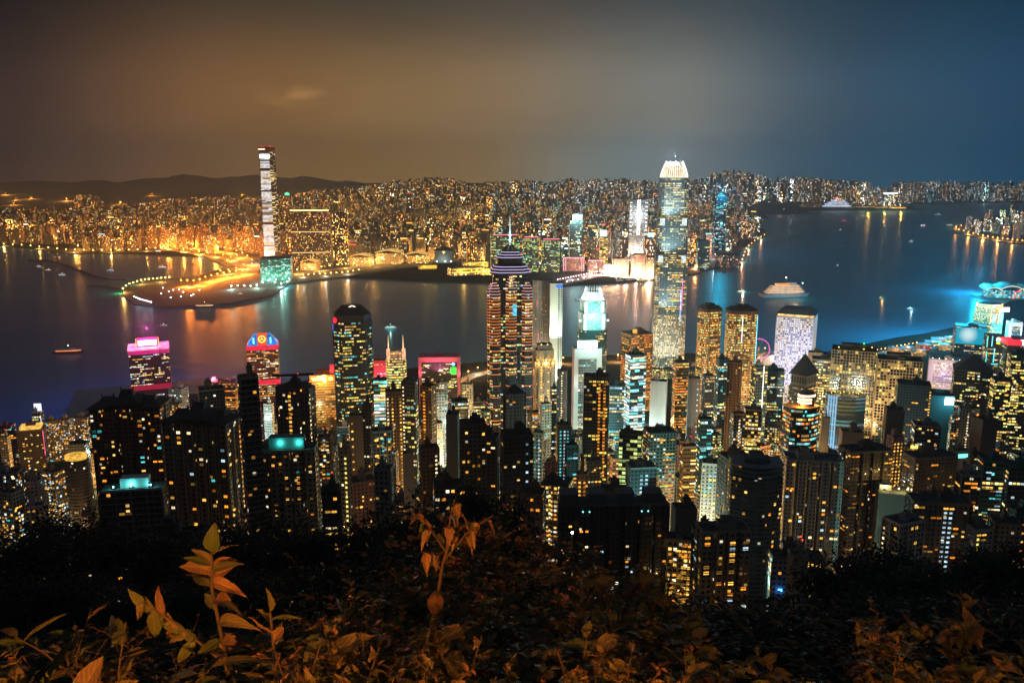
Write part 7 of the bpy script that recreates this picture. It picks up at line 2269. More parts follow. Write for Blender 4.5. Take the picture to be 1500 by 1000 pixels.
L_ORANGE = glow('far_lamp_orange', (1, .38, .05), 16)
L_GOLD = glow('far_lamp_gold', (1, .60, .12), 16)
L_WHITE = glow('far_lamp_white', (.9, .95, 1), 16)
L_MINT = glow('far_lamp_mint', (.6, 1, .9), 16)
L_PINK = glow('far_lamp_pink', (1, .55, .65), 14)
LINES = [
    (ROADS[0][1], 30, 24, 2.4, L_ORANGE, 2, 1100000, (1, .24, .02), 'tall sodium mast lamp on the curving orange expressway', 'mast lamps of the curving expressway'),
    (ROADS[1][1], 14, 20, 2.2, L_ORANGE, 2, 800000, (1, .32, .04), 'golden mast lamp on the inner slip road beside the expressway', 'lamps of the inner slip road'),
    (ROADS[2][1], 16, 18, 2.4, L_GOLD, 3, 288000, (1, .44, .09), 'golden lamp on the shore road before the station roofs', 'lamps of the station shore road'),
    ([(179, 430), (188, 422), (210, 415), (252, 411)], 13, 14, 2.6, L_GOLD, 5, 180000, (1, .55, .12), 'yellow lamp curving round the rim of the reclaimed point', 'yellow lamps round the reclaimed point'),
    ([(196, 439), (206, 444), (224, 449)], 9, 12, 2.0, L_WHITE, 0, 0, None, 'white lamp along the tip of the reclaimed point', 'white lamps along the tip of the reclaimed point'),
    ([(232, 424), (262, 430), (290, 436), (250, 440), (235, 433), (275, 425), (300, 430)], 12, 9, 1.7, L_WHITE, 0, 0, None, 'scattered white work lamp on the dark reclaimed ground', 'white work lamps on the reclaimed ground'),
    ([(335, 424), (352, 423), (372, 424), (392, 415), (412, 420), (426, 416)], 10, 12, 2.6, L_MINT, 4, 180000, (.5, 1, .85), 'mint-white work lamp by the foot of the tall white-striped tower', 'mint-white work lamps by the tall tower'),
    ([(440, 406), (476, 404), (505, 402), (530, 398)], 11, 10, 2.2, L_GOLD, 4, 126000, (1, .8, .5), 'pale gold yard lamp on the shore below the access road', 'yard lamps of the far shore'),
    ([(0, 360), (40, 362), (100, 369), (150, 370), (200, 369), (235, 366)], 18, 12, 2.8, L_GOLD, 4, 252000, (1, .5, .1), 'gold lamp on the quay behind the typhoon shelter', 'quay lamps behind the typhoon shelter'),
    ([(815, 413), (846, 407), (884, 399)], 18, 9, 1.8, L_PINK, 5, 90000, (1, .7, .7), 'rose-white lamp on the curving promenade pier', 'lamps on the promenade pier'),
    ([(818, 417), (850, 411), (884, 404)], 8, 7, 1.6, L_MINT, 0, 0, None, 'small mint lamp on the water edge of the promenade pier', 'edge lamps of the promenade pier'),
    (ROADS[5][1], 12, 12, 2.3, L_ORANGE, 2, 432000, (1, .45, .28), 'orange lamp on the quay road by the moored launches', 'lamps of the quay road'),
    (ROADS[4][1], 10, 14, 2.4, L_ORANGE, 2, 324000, (1, .4, .12), 'orange lamp on the ramp beside the red ring sign', 'lamps of the ramp beside the ring sign'),
    ([(1086, 386), (1092, 368), (1104, 356), (1122, 345)], 10, 12, 2.2, L_ORANGE, 4, 180000, (1, .45, .2), 'orange lamp on the small jutting quay right of the tall teal tower', 'lamps of the small jutting quay'),
    ([(1425, 330), (1400, 335), (1401, 339), (1420, 344), (1450, 351), (1500, 357)], 18, 16, 3.0, L_ORANGE, 3, 540000, (1, .4, .06), 'orange lamp on the headland road at the right', 'lamps of the headland road'),
    ([(1270, 520.5), (1310, 512.5), (1345, 506.5)], 13, 8, 1.0, L_ORANGE, 2, 16000, (1, .55, .25), 'orange lamp on the straight reclaimed shore road', 'lamps of the reclaimed shore road'),
    ([(1365, 512), (1385, 508), (1400, 500), (1420, 496)], 10, 8, 1.0, L_GOLD, 3, 14000, (1, .6, .3), 'gold lamp on the dark reclaimed ground before the cyan tower', 'lamps of the reclaimed ground'),
    ([(1030, 310), (1130, 304), (1170, 302)], 12, 14, 3.6, L_GOLD, 4, 432000, (1, .6, .15), 'gold lamp on the distant quay behind the yellow boat', 'lamps of the distant quay'),
]


def shore_sheds():
    rng = random.Random(44)
    spots = [(1312, 519), (1330, 513), (1352, 514), (1366, 508), (1384, 512), (1392, 503), (1378, 500), (1300, 524), (1345, 521), (1408, 507)]
    tone = ['amber-lit', 'white-lit', 'rose-lit', 'teal-roofed', 'orange-lit', 'gold-lit', 'dim', 'pale', 'red-lit', 'green-lit']
    spot = ['left end', 'near the straight road', 'middle', 'by the dark grass', 'before the cyan tower', 'at the water side', 'on the outer edge', 'behind the cream blocks', 'beside the lilac block', 'under the cyan tower']
    for k, (u, v) in enumerate(spots):
        p = sea(u, v, 4)
        w, d, h = rng.uniform(22, 46), rng.uniform(14, 24), rng.uniform(7, 16)
        root = empty('shore_shed', (p.x, p.y, ground(p.x, p.y) - .5), R(rng.uniform(-30, 10)), f"low {tone[k]} shed on the reclaimed shore, {spot[k]}", 'shed')
        mb = MB(); mb.prism(rect(w, d), 0, h, 0, 1); mb.build('body', [[FLAT_LIT, OFF_GOLD, OFF_ROSE, OFF_TEAL][k % 4], ROOF], root)
        mb = MB(); mb.prism(rect(w * 1.05, d * 1.1), h, h + .8, 0, 0, bottom=True); mb.box(-w * .2, w * .15, -d * .2, d * .2, h + .8, h + 3, 0); mb.build('roof', MATS['wall_grey'], root)
        lamp(root, (0, -d * .8, h + 3), 12000, [(1, .55, .2), (1, .85, .7), (1, .35, .3), (.5, 1, .95)][k % 4])


shore_sheds()


def lamp_lines():
    for pts, n, h, r, mat, every, power, col, lab, grp in LINES:
        for u, v, k in walk(pts, n):
            p = sea(u, v, 3)
            if p.y < 2600: p.z = max(2, ground(p.x, p.y))
            street_lamp((p.x, p.y, p.z), h, r, mat, lab, grp,  power if every and k % every == 0 else 0, col or (1, 1, 1), name='mast_lamp' if 'mast' in lab else 'work_lamp' if 'work' in lab or 'yard' in lab else 'quay_lamp' if 'quay' in lab or 'pier' in lab else 'street_lamp')


lamp_lines()


def added_inner_lamps():
    rng = random.Random(5)
    mb, L = MB(), []
    while len(L) < 150:
        Y = 3480 + 5600 * rng.random() ** 1.6
        u = rng.uniform(0, 1340)
        x = (u - 750) / F_PX * Y * .985
        if not inside(FAR_POLY, x, Y): continue
        col = (1, .36, .06) if u < 480 else (1, .5, .12) if u < 760 else rng.choice([(1, .7, .4), (.7, .9, 1), (1, .5, .25)]) if u < 1150 else rng.choice([(1, .55, .3), (.5, .75, 1)])
        z = kz(x, Y)
        mb.tube([(x, Y, z), (x, Y, z + 20)], .3, 4, 0); mb.ball((x, Y, z + 21), 2.2, 1 if u < 480 else 2 if u < 760 or col[2] < .5 else 3, 6, .7)
        L.append(((x, Y - 4, z + 19), 400000 * rng.uniform(.4, 1.7) * (Y / 4500) ** 1.3, col))
    o = mb.build('added_distant_lamps', [STEEL, L_ORANGE, L_GOLD, L_WHITE])
    tag(o, 'scatter of street lamps glowing between the far city blocks', 'street lamps', None, 'stuff')
    for p, e, c in L: lamp(o, p, e, c)  # lamps set at random, added to light the far walls and haze


added_inner_lamps()


# breakwaters
for lab, pts, w in (('long dark breakwater bending round the typhoon shelter', [(42, 381), (78, 382), (112, 395), (150, 409), (185, 410)], 16), ('short low breakwater with a green lamp off the reclaimed point', [(128, 419), (150, 418), (178, 424)], 14)):
    o = ribbon('breakwater', [sea(u, v, 0) for u, v in pts], w, 2.4, plain('rubble_mat', (.05, .05, .052), .9, noise=.5, scale=.2))
    del o['kind']; tag(o, lab, 'breakwater')
    s = o.modifiers.new('thick', 'SOLIDIFY'); s.thickness = 3.6; s.offset = -1
# ------------------------------------------------------------------ boats and the wheel
BHULL = {k: plain('hull_' + k, c, .5, noise=.15) for k, c in dict(white=(.6, .6, .6), dark=(.05, .06, .08), green=(.05, .16, .1), red=(.35, .05, .05)).items()}


def hull_poly(L, B): return [(-L / 2, -B * .42), (-L * .4, -B / 2), (L * .25, -B / 2), (L * .42, -B * .3), (L / 2, 0), (L * .42, B * .3), (L * .25, B / 2), (-L * .4, B / 2), (-L / 2, B * .42)]


def boat(u, v, L, label, name='boat', cat='boat', hull='white', light=(1, .7, .35), s=2.0, rz=0, decks=2, power=0, taper=.16, dh=.05):
    p = sea(u, v)
    root = empty(name, (p.x, p.y, 0), R(rz), label, cat)
    B = L * .26; D = L * .07
    mb = MB(); hp = hull_poly(L, B)
    mb.frustum(scale_poly(hp, .92, .8), -D * .4, hp, D, 0, 1); mb.build('hull', [BHULL[hull], plain('deck_grey', (.2, .2, .2), .8)], root)
    z = D
    gm = glow('cabin_%d_%d_%d' % tuple(int(c * 9) for c in light), light, s, noise=.5, nscale=8 / L)
    for k in range(decks):
        f = 1 - taper * k
        q = scale_poly(hp, .8 * f, .8 * f); dh_ = L * dh
        mb = MB(); mb.prism(q, z, z + dh_ * .35, 0, 0); mb.prism(scale_poly(q, .97), z + dh_ * .35, z + dh_ * .85, 1, 0); mb.prism(scale_poly(q, 1.04), z + dh_ * .85, z + dh_, 0, 0, bottom=True)
        mb.build('deck', [BHULL['white'], gm], root); z += dh_
    mb = MB(); mb.box(L * .05, L * .2, -B * .2, B * .2, z, z + L * .045, 0); mb.build('wheelhouse', [BHULL['white']], root)
    mb = MB(); mb.tube([(0, 0, z), (0, 0, z + L * .14)], L * .006, 5); mb.build('mast', STEEL, root)
    mb = MB(); mb.ball((0, 0, z + L * .14), max(.5, L * .012), 0, 6); mb.build('mast_lamp', glow('mast_lamp', (.9, 1, .9), 12), root)
    if power: lamp(root, (0, -B * 1.6, z + 6), power, light, 1)
    return root, L, B, z


# the big lit cruise ferry
r, L, B, z = boat(1150, 434, 165, 'large cream cruise ferry with stacked lit decks sailing on the blue water', 'cruise_ferry', 'ferry', 'white', (1, .56, .24), 1.3, 9, 5, 0, .07, .03)
mb = MB(); mb.box(-L * .2, L * .12, -B * .2, B * .2, z, z + 4.5, 0); mb.build('top_house', glow('top_orange', (1, .38, .1), .9, noise=.4, nscale=.2), r)
mb = MB(); mb.tube([(L * .34, 0, 8), (L * .34, 0, 40)], .7, 6, 0, .3); mb.build('fore_mast', STEEL, r)
mb = MB(); mb.ball((L * .34, 0, 41), 1.7, 0, 8); mb.build('fore_mast_lamp', glow('mast_mint', (.6, 1, .8), 7), r)
lamp(r, (0, -B * 1.6, 40), 60000, (1, .72, .5), 3)
BO = [
    (1086, 427, 30, 'small launch with a golden cabin left of the cruise ferry', 'white', (1, .75, .45), 2.5, 10, 1, 30000), (1290, 437, 17, 'little sampan with a warm orange lamp in mid-harbour', 'dark', (1, .5, .1), 2.5, 35, 1, 14000),
    (1333, 452, 20, 'small white motorboat with cyan light nearest the right shore', 'white', (.6, .95, 1), 2.0, 6, 1, 12000), (1236, 324, 46, 'boat glowing solid red far out by the wharves', 'red', (1, .03, .08), 3.5, 0, 1, 0), (1265, 318, 60, 'barge with an orange stern lamp near the white liner', 'dark', (1, .6, .2), 1.6, 0, 1, 0),
    (1352, 331, 40, 'white-lit ferry crossing the far harbour toward the dark cape', 'white', (1, .85, .9), 3, 6, 2, 0), (1335, 354, 26, 'small white-lit launch below the far ferry', 'white', (1, 1, 1), 2.5, 0, 1, 0), (1374, 315, 60, 'violet-lit boat before the dark cape', 'dark', (.8, .6, 1), 1.4, 0, 1, 0),
    (1227, 389, 9, 'tiny white dinghy alone on the blue water', 'white', (.9, 1, 1), 4, 0, 1, 0), (1231, 337, 18, 'tiny boat with a lime lamp under the red boat', 'dark', (.7, 1, .6), 3, 0, 1, 0), (1391, 330, 44, 'pale mint-lit ferry approaching the headland', 'white', (.6, 1, .9), 1.8, 4, 1, 0),
    (1148, 312, 110, 'yellow-lit party boat under way before the distant quay', 'dark', (1, .6, .06), 2.2, 4, 2, 0), (1108, 349, 50, 'moored white launch by the small jutting quay', 'white', (.7, .95, 1), 2.0, 0, 1, 0),
    (57, 391, 24, 'first of three anchored boats off the typhoon shelter, farthest left', 'dark', (.9, .8, .9), 2.2, 0, 1, 0), (71, 396, 26, 'middle of three anchored boats off the typhoon shelter', 'dark', (1, .75, .5), 2.2, 0, 1, 0), (91, 403, 30, 'right and brightest of three anchored boats off the typhoon shelter', 'white', (.9, .95, 1), 2.5, 0, 1, 0),
    (101, 517, 64, 'dark ferry with an orange-lit upper deck on the left water', 'dark', (1, .32, .05), 1.6, 10, 1, 0), (572, 481, 34, 'mint-lit ferry right of the gabled dark tower', 'white', (.5, 1, .85), 1.4, 8, 2, 6000), (240, 477, 20, 'small dim launch above the pink-topped tower', 'white', (1, .7, .6), 1.4, -6, 1, 0),
    (232, 369, 34, 'moored yacht with white lights at the quay of the shelter', 'white', (.95, 1, .85), 3, 0, 2, 0), (238, 392, 36, 'white-lit barge inside the typhoon shelter', 'white', (.85, 1, .95), 2.2, 6, 1, 0), (295, 378, 30, 'pale-lit workboat at the shelter slip', 'white', (.9, 1, .8), 2.2, 0, 1, 0),
    (162, 397, 34, 'dark lighter with blue-white lamps in the typhoon shelter', 'dark', (.7, .85, 1), 1.8, 0, 1, 0), (300, 450, 60, 'flat barge with a long golden light strip below the reclaimed point', 'dark', (1, .68, .3), 1.8, 6, 1, 0), (352, 432, 24, 'stubby tug with gold tiered lights near the reclaimed shore', 'dark', (1, .7, .25), 2.6, 0, 2, 0),
    (908, 412, 34, 'left moored harbour launch on the quay road', 'dark', (.6, .8, .9), 1.6, 12, 1, 0), (922, 411, 30, 'middle moored harbour launch on the quay road', 'green', (.8, .9, .8), 1.2, 8, 1, 0), (940, 412, 40, 'yellow-fronted moored launch at the right of the quay road', 'white', (1, .75, .15), 1.8, 8, 2, 0), (938, 418, 22, 'little orange-lit boat just off the yellow-fronted launch', 'dark', (1, .6, .35), 2, -8, 1, 0),
    (1068, 388, 40, 'white tour boat moored under the red and white shore block', 'white', (1, .75, .7), 2, -12, 1, 0), (846, 440, 22, 'small pale launch between the slim pale slab and small crowned tower', 'white', (.9, .9, .85), 1.0, 3, 1, 0)]
for u, v, L_, lab, hull, col, s, rz, dk, pw in BO: boat(u, v, L_, lab, 'boat', 'boat', hull, col, s, rz, dk, pw)
r, L, B, z = boat(1226, 307, 340, 'long white liner lit along its decks at the distant wharf', 'cruise_liner', 'ship', 'white', (.55, .72, 1), 1.6, 0, 4, 0)
mb = MB(); mb.box(-L * .05, L * .03, -B * .12, B * .12, z, z + 22, 0); mb.build('funnel', glow('funnel_pink', (1, .3, .6), 1.5), r)

# the big wheel on the near waterfront
q = sea(1095, 524, 3)
r = empty('ferris_wheel', (q.x, 1700, ground(q.x, 1700)), R(-14), 'big wheel with a glowing violet-pink rim, half hidden by the rounded twin towers', 'ferris wheel')
c = P(1095, 511, 1700); hz = c.z - r.location.z; RR = 21
ring = lambda rad, y, n=40: [(rad * math.cos(2 * math.pi * k / n), y, hz + rad * math.sin(2 * math.pi * k / n)) for k in range(n + 1)]
mb = MB(); mb.tube(ring(RR, -1), .7, 6); mb.tube(ring(RR, 1), .5, 6); mb.build('rim', glow('wheel_pink', (.85, .1, .6), 1.3), r)
mb = MB()
for k in range(20): mb.tube([(0, 0, hz), (RR * math.cos(2 * math.pi * k / 20), 0, hz + RR * math.sin(2 * math.pi * k / 20))], .14, 4)
mb.build('spokes', STEEL, r)
mb = MB(); mb.tube([(0, -3, hz), (0, 3, hz)], 1.6, 8)
mb.build('hub', STEEL, r)
for s in (-1, 1):
    for y in (-3, 3):
        mb = MB(); mb.tube([(0, y, hz), (s * 11, y * 1.6, 0)], .6, 6); mb.build('leg', STEEL, r)
for k in range(20):
    a = 2 * math.pi * k / 20; mb = MB(); mb.ball((RR * 1.06 * math.cos(a), 0, hz + RR * 1.06 * math.sin(a)), 1.1, 0, 8, 1.2); mb.build('cabin', BHULL['white'], r)
q = P(1131, 508, 1720)
r = empty('event_tent', (q.x, 1720, ground(q.x, 1720)), 0, 'white ribbed event tent beside the lilac-white round-windowed tower', 'tent')
mb = MB(); h = 22
for k in range(8):
    t0, t1 = math.pi * k / 8, math.pi * (k + 1) / 8
    mb.face([(26 * math.cos(t0), -18, h * math.sin(t0)), (26 * math.cos(t1), -18, h * math.sin(t1)), (26 * math.cos(t1), 18, h * math.sin(t1)), (26 * math.cos(t0), 18, h * math.sin(t0))][::-1])
mb.face([(26 * math.cos(math.pi * k / 8), -18, h * math.sin(math.pi * k / 8)) for k in range(9)])
mb.build('canopy', plain('tent_white', (.75, .75, .75), .6, noise=.05), r)
mb = MB()
for y in (-18.3, 0, 18): mb.tube([(26.3 * math.cos(math.pi * k / 8), y, 22.3 * math.sin(math.pi * k / 8)) for k in range(9)], .5, 5)
mb.build('ribs', STEEL, r)
lamp(r, (0, -30, 16), 9000, (.9, .95, 1), 1)
# ------------------------------------------------------------------ the overgrown slope below the lookout
def leaf_material(name, cols, trans=.25, rough=.45):
    m, nt, b = new_mat(name)
    N, L = nt.nodes.new, nt.links.new
    uv = N('ShaderNodeUVMap')
    wn = N('ShaderNodeTexWhiteNoise'); wn.noise_dimensions = '2D'
    fl = N('ShaderNodeVectorMath'); fl.operation = 'FLOOR'; L(uv.outputs[0], fl.inputs[0]); L(fl.outputs[0], wn.inputs['Vector'])
    rp = N('ShaderNodeValToRGB'); cr = rp.color_ramp
    while len(cr.elements) < len(cols): cr.elements.new(.5)
    for i, (e, c) in enumerate(zip(cr.elements, cols)): e.position = i / (len(cols) - 1); e.color = (*c, 1)
    L(wn.outputs['Value'], rp.inputs[0])
    # paler midrib and side veins
    sp = N('ShaderNodeSeparateXYZ'); L(uv.outputs[0], sp.inputs[0])
    fr = N('ShaderNodeMath'); fr.operation = 'FRACT'; L(sp.outputs[0], fr.inputs[0])
    ab = N('ShaderNodeMath'); ab.operation = 'SUBTRACT'; L(fr.outputs[0], ab.inputs[0]); ab.inputs[1].default_value = .5
    a2 = N('ShaderNodeMath'); a2.operation = 'ABSOLUTE'; L(ab.outputs[0], a2.inputs[0])
    wv = N('ShaderNodeTexWave'); wv.inputs['Scale'].default_value = 3.2; wv.inputs['Distortion'].default_value = .6; wv.bands_direction = 'DIAGONAL'
    L(uv.outputs[0], wv.inputs['Vector'])
    md = N('ShaderNodeMapRange'); md.inputs['From Min'].default_value = .0; md.inputs['From Max'].default_value = .06; md.inputs['To Min'].default_value = 1.5; md.inputs['To Max'].default_value = 1.0
    L(a2.outputs[0], md.inputs[0])
    w2 = N('ShaderNodeMapRange'); w2.inputs['To Min'].default_value = .8; w2.inputs['To Max'].default_value = 1.15; L(wv.outputs['Fac'], w2.inputs[0])
    mu = N('ShaderNodeMath'); mu.operation = 'MULTIPLY'; L(md.outputs[0], mu.inputs[0]); L(w2.outputs[0], mu.inputs[1])
    sc = N('ShaderNodeVectorMath'); sc.operation = 'SCALE'; L(rp.outputs[0], sc.inputs[0]); L(mu.outputs[0], sc.inputs['Scale'])
    L(sc.outputs[0], b.inputs['Base Color'])
    b.inputs['Roughness'].default_value = rough
    b.inputs['Specular IOR Level'].default_value = .15
    tr = N('ShaderNodeBsdfTranslucent'); L(sc.outputs[0], tr.inputs[0])
    mx = N('ShaderNodeMixShader'); mx.inputs[0].default_value = trans
    out = nt.nodes['Material Output']
    L(b.outputs[0], mx.inputs[1]); L(tr.outputs[0], mx.inputs[2]); L(mx.outputs[0], out.inputs[0])
    MATS[name] = m
    return m


LEAF = leaf_material('leaf_mat', [(.045, .07, .02), (.09, .10, .03), (.14, .11, .04), (.07, .08, .025)])
LEAF_DRY = leaf_material('leaf_dry_mat', [(.16, .09, .04), (.22, .12, .05), (.12, .07, .03), (.18, .12, .05)], .2, .6)
LEAF_DARK = leaf_material('leaf_dark_mat', [(.022, .040, .030), (.034, .048, .034), (.026, .040, .028)], .2, .6)
FLOWER = leaf_material('flower_mat', [(.6, .22, .05), (.7, .3, .08), (.5, .16, .04)], .4, .6)
BARK = plain('bark_mat', (.06, .042, .028), .9, noise=.5, scale=6)
_leafid = [0]


def add_leaf(mb, p, d, up, L_, W_, droop=.35, fold=.25, mi=0, n=4, wave=.0, curl=0.0):
    """one blade, folded along its midrib and drooping to the tip"""
    d = Vector(d).normalized()
    s = d.cross(Vector(up))
    if s.length < .05: s = d.orthogonal()
    s.normalize(); u = s.cross(d).normalized()
    _leafid[0] += 1
    k0 = _leafid[0] % 997
    prev = None
    for i in range(n + 1):
        t = i / n
        w = W_ * (math.sin(math.pi * min(1, t ** .75 * .97 + .03)) ** .9) * .5
        if i == n: w = W_ * .02
        c = Vector(p) + d * (L_ * t * (1 - .15 * droop * t)) + u * (-droop * L_ * t * t * .6 + wave * math.sin(t * 9) * W_)
        s2 = s * math.cos(curl * t) + u * math.sin(curl * t)
        a, b = c - s2 * w + u * (fold * w), c + s2 * w + u * (fold * w)
        cur = (a, c, b)
        if prev:
            v0, v1 = (i - 1) / n * .98 + .01, t * .98 + .01
            mb.face([prev[0], prev[1], cur[1], cur[0]], mi, [(k0 + .02, v0), (k0 + .5, v0), (k0 + .5, v1), (k0 + .02, v1)])
            mb.face([prev[1], prev[2], cur[2], cur[1]], mi, [(k0 + .5, v0), (k0 + .98, v0), (k0 + .98, v1), (k0 + .5, v1)])
        prev = cur


def stem_path(rng, base, h, lean, bend, n=7):
    pts = []
    a = rng.uniform(0, 6.28)
    for i in range(n + 1):
        t = i / n
        pts.append(Vector(base) + Vector((math.cos(a) * lean * t + bend * t * t * math.cos(a), math.sin(a) * lean * t + bend * t * t * math.sin(a), h * t - bend * t * t * .35 * h)) + Vector((rng.uniform(-1, 1), rng.uniform(-1, 1), 0)) * .02 * h * (t > 0))
    return pts


def along(pts, t):
    k = t * (len(pts) - 1); i = min(int(k), len(pts) - 2)
    return pts[i].lerp(pts[i + 1], k - i), (pts[i + 1] - pts[i]).normalized()


def shrub(seed, h=1.0, stems=7, leaves=18, L_=.11, W_=.045, spread=.35, mi_dry=.2, whorl=False, twigs=3, flower=0.0):
    """(stem mesh, foliage mesh) of one shrub, 1 m high unless said"""
    rng = random.Random(seed)
    st, fo = MB(), MB()
    for s in range(stems):
        b = (rng.uniform(-.12, .12), rng.uniform(-.12, .12), 0)
        hh = h * rng.uniform(.6, 1.0)
        pts = stem_path(rng, b, hh, spread * rng.uniform(.3, 1), rng.uniform(0, .18))
        st.tube(pts, .006 * h + .002, 5, 0, .0015)
        paths = [(pts, int(leaves * 1.6), .18)]
        for k in range(twigs):
            q, d = along(pts, rng.uniform(.3, .9))
            a = rng.uniform(0, 6.28)
            e = q + Vector((math.cos(a) * .22, math.sin(a) * .22, rng.uniform(.05, .2))) * h
            tp = [q, q.lerp(e, .5) + Vector((0, 0, .02)), e]
            st.tube(tp, .005, 4, 0, .0015)
            paths.append((tp, int(leaves * .8), .1))
        for pp, nl, t0 in paths:
            for i in range(nl):
                t = t0 + (1 - t0) * (i + rng.random() * .6) / nl
                q, d = along(pp, min(t, .999))
                a = i * 2.4 + rng.uniform(-.4, .4)
                o = Vector((math.cos(a), math.sin(a), rng.uniform(-.1, .55)))
                o = (o + d * .5).normalized()
                k = rng.uniform(.6, 1.15)
                dry = rng.random() < mi_dry
                add_leaf(fo, q, o, (0, 0, 1), L_ * k * .85, W_ * k * rng.uniform(.7, 1.2), rng.uniform(.1, 1.3), rng.uniform(.1, .5), 1 if dry else 0, 4, rng.uniform(0, .15), rng.uniform(-.8, .8))
            if flower and rng.random() < flower:
                q, d = along(pp, .98)
                for i in range(7):
                    a = i * .9 + rng.random()
                    add_leaf(fo, q + Vector((rng.uniform(-.03, .03), rng.uniform(-.03, .03), rng.uniform(-.02, .03))), (math.cos(a), math.sin(a), .5), (0, 0, 1), .035, .028, .3, .2, 2, 2)
    return st.mesh('stems', [BARK], True), fo.mesh('foliage', [LEAF, LEAF_DRY, FLOWER])


def compound(seed):
    """a young plant with big lance-shaped leaves in a ladder up one stem and long drooping ones round its foot"""
    rng = random.Random(seed)
    st, fo = MB(), MB()
    pts = [Vector((0, 0, 0)), Vector((.02, 0, .3)), Vector((.0, .0, .6)), Vector((-.03, .0, .85)), Vector((-.02, 0, 1.0))]
    st.tube(pts, .012, 6, 0, .004)
    for i in range(12):
        t = .46 + .044 * i
        for s in (-1, 1):
            if rng.random() < .12: continue
            q, d = along(pts, min(.99, t + rng.uniform(-.03, .03)))
            k = rng.uniform(.7, 1.2) * (1 - .3 * abs(i - 5) / 6)
            add_leaf(fo, q, (s * rng.uniform(.5, 1), rng.uniform(-1.0, .7), rng.uniform(-.1, .75) + .03 * i), (rng.uniform(-.5, .5), -.6, 1), .15 * k, .052 * k * rng.uniform(.8, 1.2), rng.uniform(.2, 1.4), rng.uniform(.15, .6), 0 if rng.random() < .6 else 1, 7, rng.uniform(.02, .14), rng.uniform(-1.2, 1.2))
    add_leaf(fo, pts[-1], (.15, -.2, 1), (0, -1, .2), .12, .065, .4, .25, 0, 6)
    side = [pts[2] + Vector((0, 0, -.06)), Vector((-.16, -.03, .72)), Vector((-.3, -.05, .84))]
    st.tube(side, .008, 5, 0, .003)
    for i in range(6):
        q, d = along(side, .3 + .12 * i)
        for s in (-1, 1): add_leaf(fo, q, (rng.uniform(-.9, .2), -.4 * rng.random(), s * rng.uniform(.3, .9)), (rng.uniform(-.6, .6), -1, .3), .12 * rng.uniform(.7, 1.2), .045, rng.uniform(.3, 1.3), .3, rng.choice([0, 0, 1]), 6, .08, rng.uniform(-1, 1))
    for i in range(9):
        a = math.pi * (1.02 + i * .117) + rng.uniform(-.1, .1)
        o = Vector((math.cos(a), math.sin(a) * .55, .55))
        add_leaf(fo, Vector((0, 0, .42 + .02 * (i % 3))), o, (0, 0, 1), rng.uniform(.30, .42), rng.uniform(.05, .075), 1.7, .3, 0 if i % 3 else 1, 7, .05)
    return st.mesh('stems', [BARK], True), fo.mesh('foliage', [LEAF, LEAF_DRY, FLOWER])


def tall_weed(seed):
    """a bare leaning stem with dead hanging leaves and a ragged head"""
    rng = random.Random(seed)
    st, fo = MB(), MB()
    pts = [Vector((0, 0, 0)), Vector((.03, 0, .3)), Vector((.02, 0, .55)), Vector((.06, 0, .8)), Vector((.12, 0, 1.0))]
    st.tube(pts, .011, 6, 0, .005)
    for e in ((.28, .02, 1.02), (-.08, .03, 1.04), (.12, -.05, 1.12), (.2, .1, .96), (-.02, -.08, .9)):
        q, d = along(pts, rng.uniform(.72, .95)); tp = [q, q.lerp(Vector(e), .5) + Vector((0, 0, .03)), Vector(e)]
        st.tube(tp, .005, 4, 0, .002)
        for i in range(6):
            p, d = along(tp, .3 + .11 * i); a = rng.uniform(0, 6.28)
            add_leaf(fo, p, (math.cos(a), math.sin(a), rng.uniform(-.8, .2)), (0, 0, 1), rng.uniform(.05, .10), rng.uniform(.03, .05), 1.2, .4, rng.choice([0, 1, 1]), 5, .1, rng.uniform(-1.4, 1.4))
    for e in ((-.03, -.02, .12, .26), (.1, -.04, .16, .28), (.02, .02, .5, .13)):
        add_leaf(fo, Vector((.03, 0, e[2] + .18)), (e[0], -.25, -.9), (0, -1, 0), e[3], .075, .3, .5, 1, 8, .12, 1.0)
    return st.mesh('stems', [BARK], True), fo.mesh('foliage', [LEAF, LEAF_DRY, FLOWER])


def tree_mesh(seed, h, r, nl, leaf):
    """(trunk, crown): tapered trunk with forked limbs and a ragged crown of leaf sprays"""
    rng = random.Random(seed)
    tr, cr = MB(), MB()
    top = Vector((rng.uniform(-.6, .6), rng.uniform(-.6, .6), h * .62))
    tr.tube([(0, 0, 0), (top.x * .3, top.y * .3, h * .3), top], h * .022, 7, 0, h * .010)
    tips = []
    for k in range(9):
        a = k * 2.4; rr = r * rng.uniform(.4, .85)
        b, d = along([Vector((0, 0, h * .25)), Vector((top.x * .3, top.y * .3, h * .4)), top], rng.uniform(.25, 1))
        e = Vector((math.cos(a) * rr, math.sin(a) * rr, h * rng.uniform(.55, .95)))
        tr.tube([b, b.lerp(e, .5) + Vector((0, 0, .3)), e], h * .008, 5, 0, h * .002)
        tips += [e, b.lerp(e, .6)]
    for k in range(26):
        a = rng.uniform(0, 6.28); q = rng.random() ** .5
        tips.append(Vector((math.cos(a) * r * q, math.sin(a) * r * q, h * (.55 + .42 * math.sqrt(max(0, 1 - q * q)) * rng.uniform(.5, 1)))))
    for i in range(nl):
        c = rng.choice(tips)
        o = Vector((rng.gauss(0, 1), rng.gauss(0, 1), rng.gauss(0, .7)))
        p = c + o * r * .17
        dd = (o.normalized() + Vector((0, 0, rng.uniform(-.6, .3))))
        k = rng.uniform(.6, 1.3)
        add_leaf(cr, p, dd, (rng.uniform(-.4, .4), rng.uniform(-.4, .4), 1), leaf * k, leaf * k * .5, .6, .2, 0, 2)
    return tr.mesh('trunk', [BARK], True), cr.mesh('crown', [LEAF_DARK])


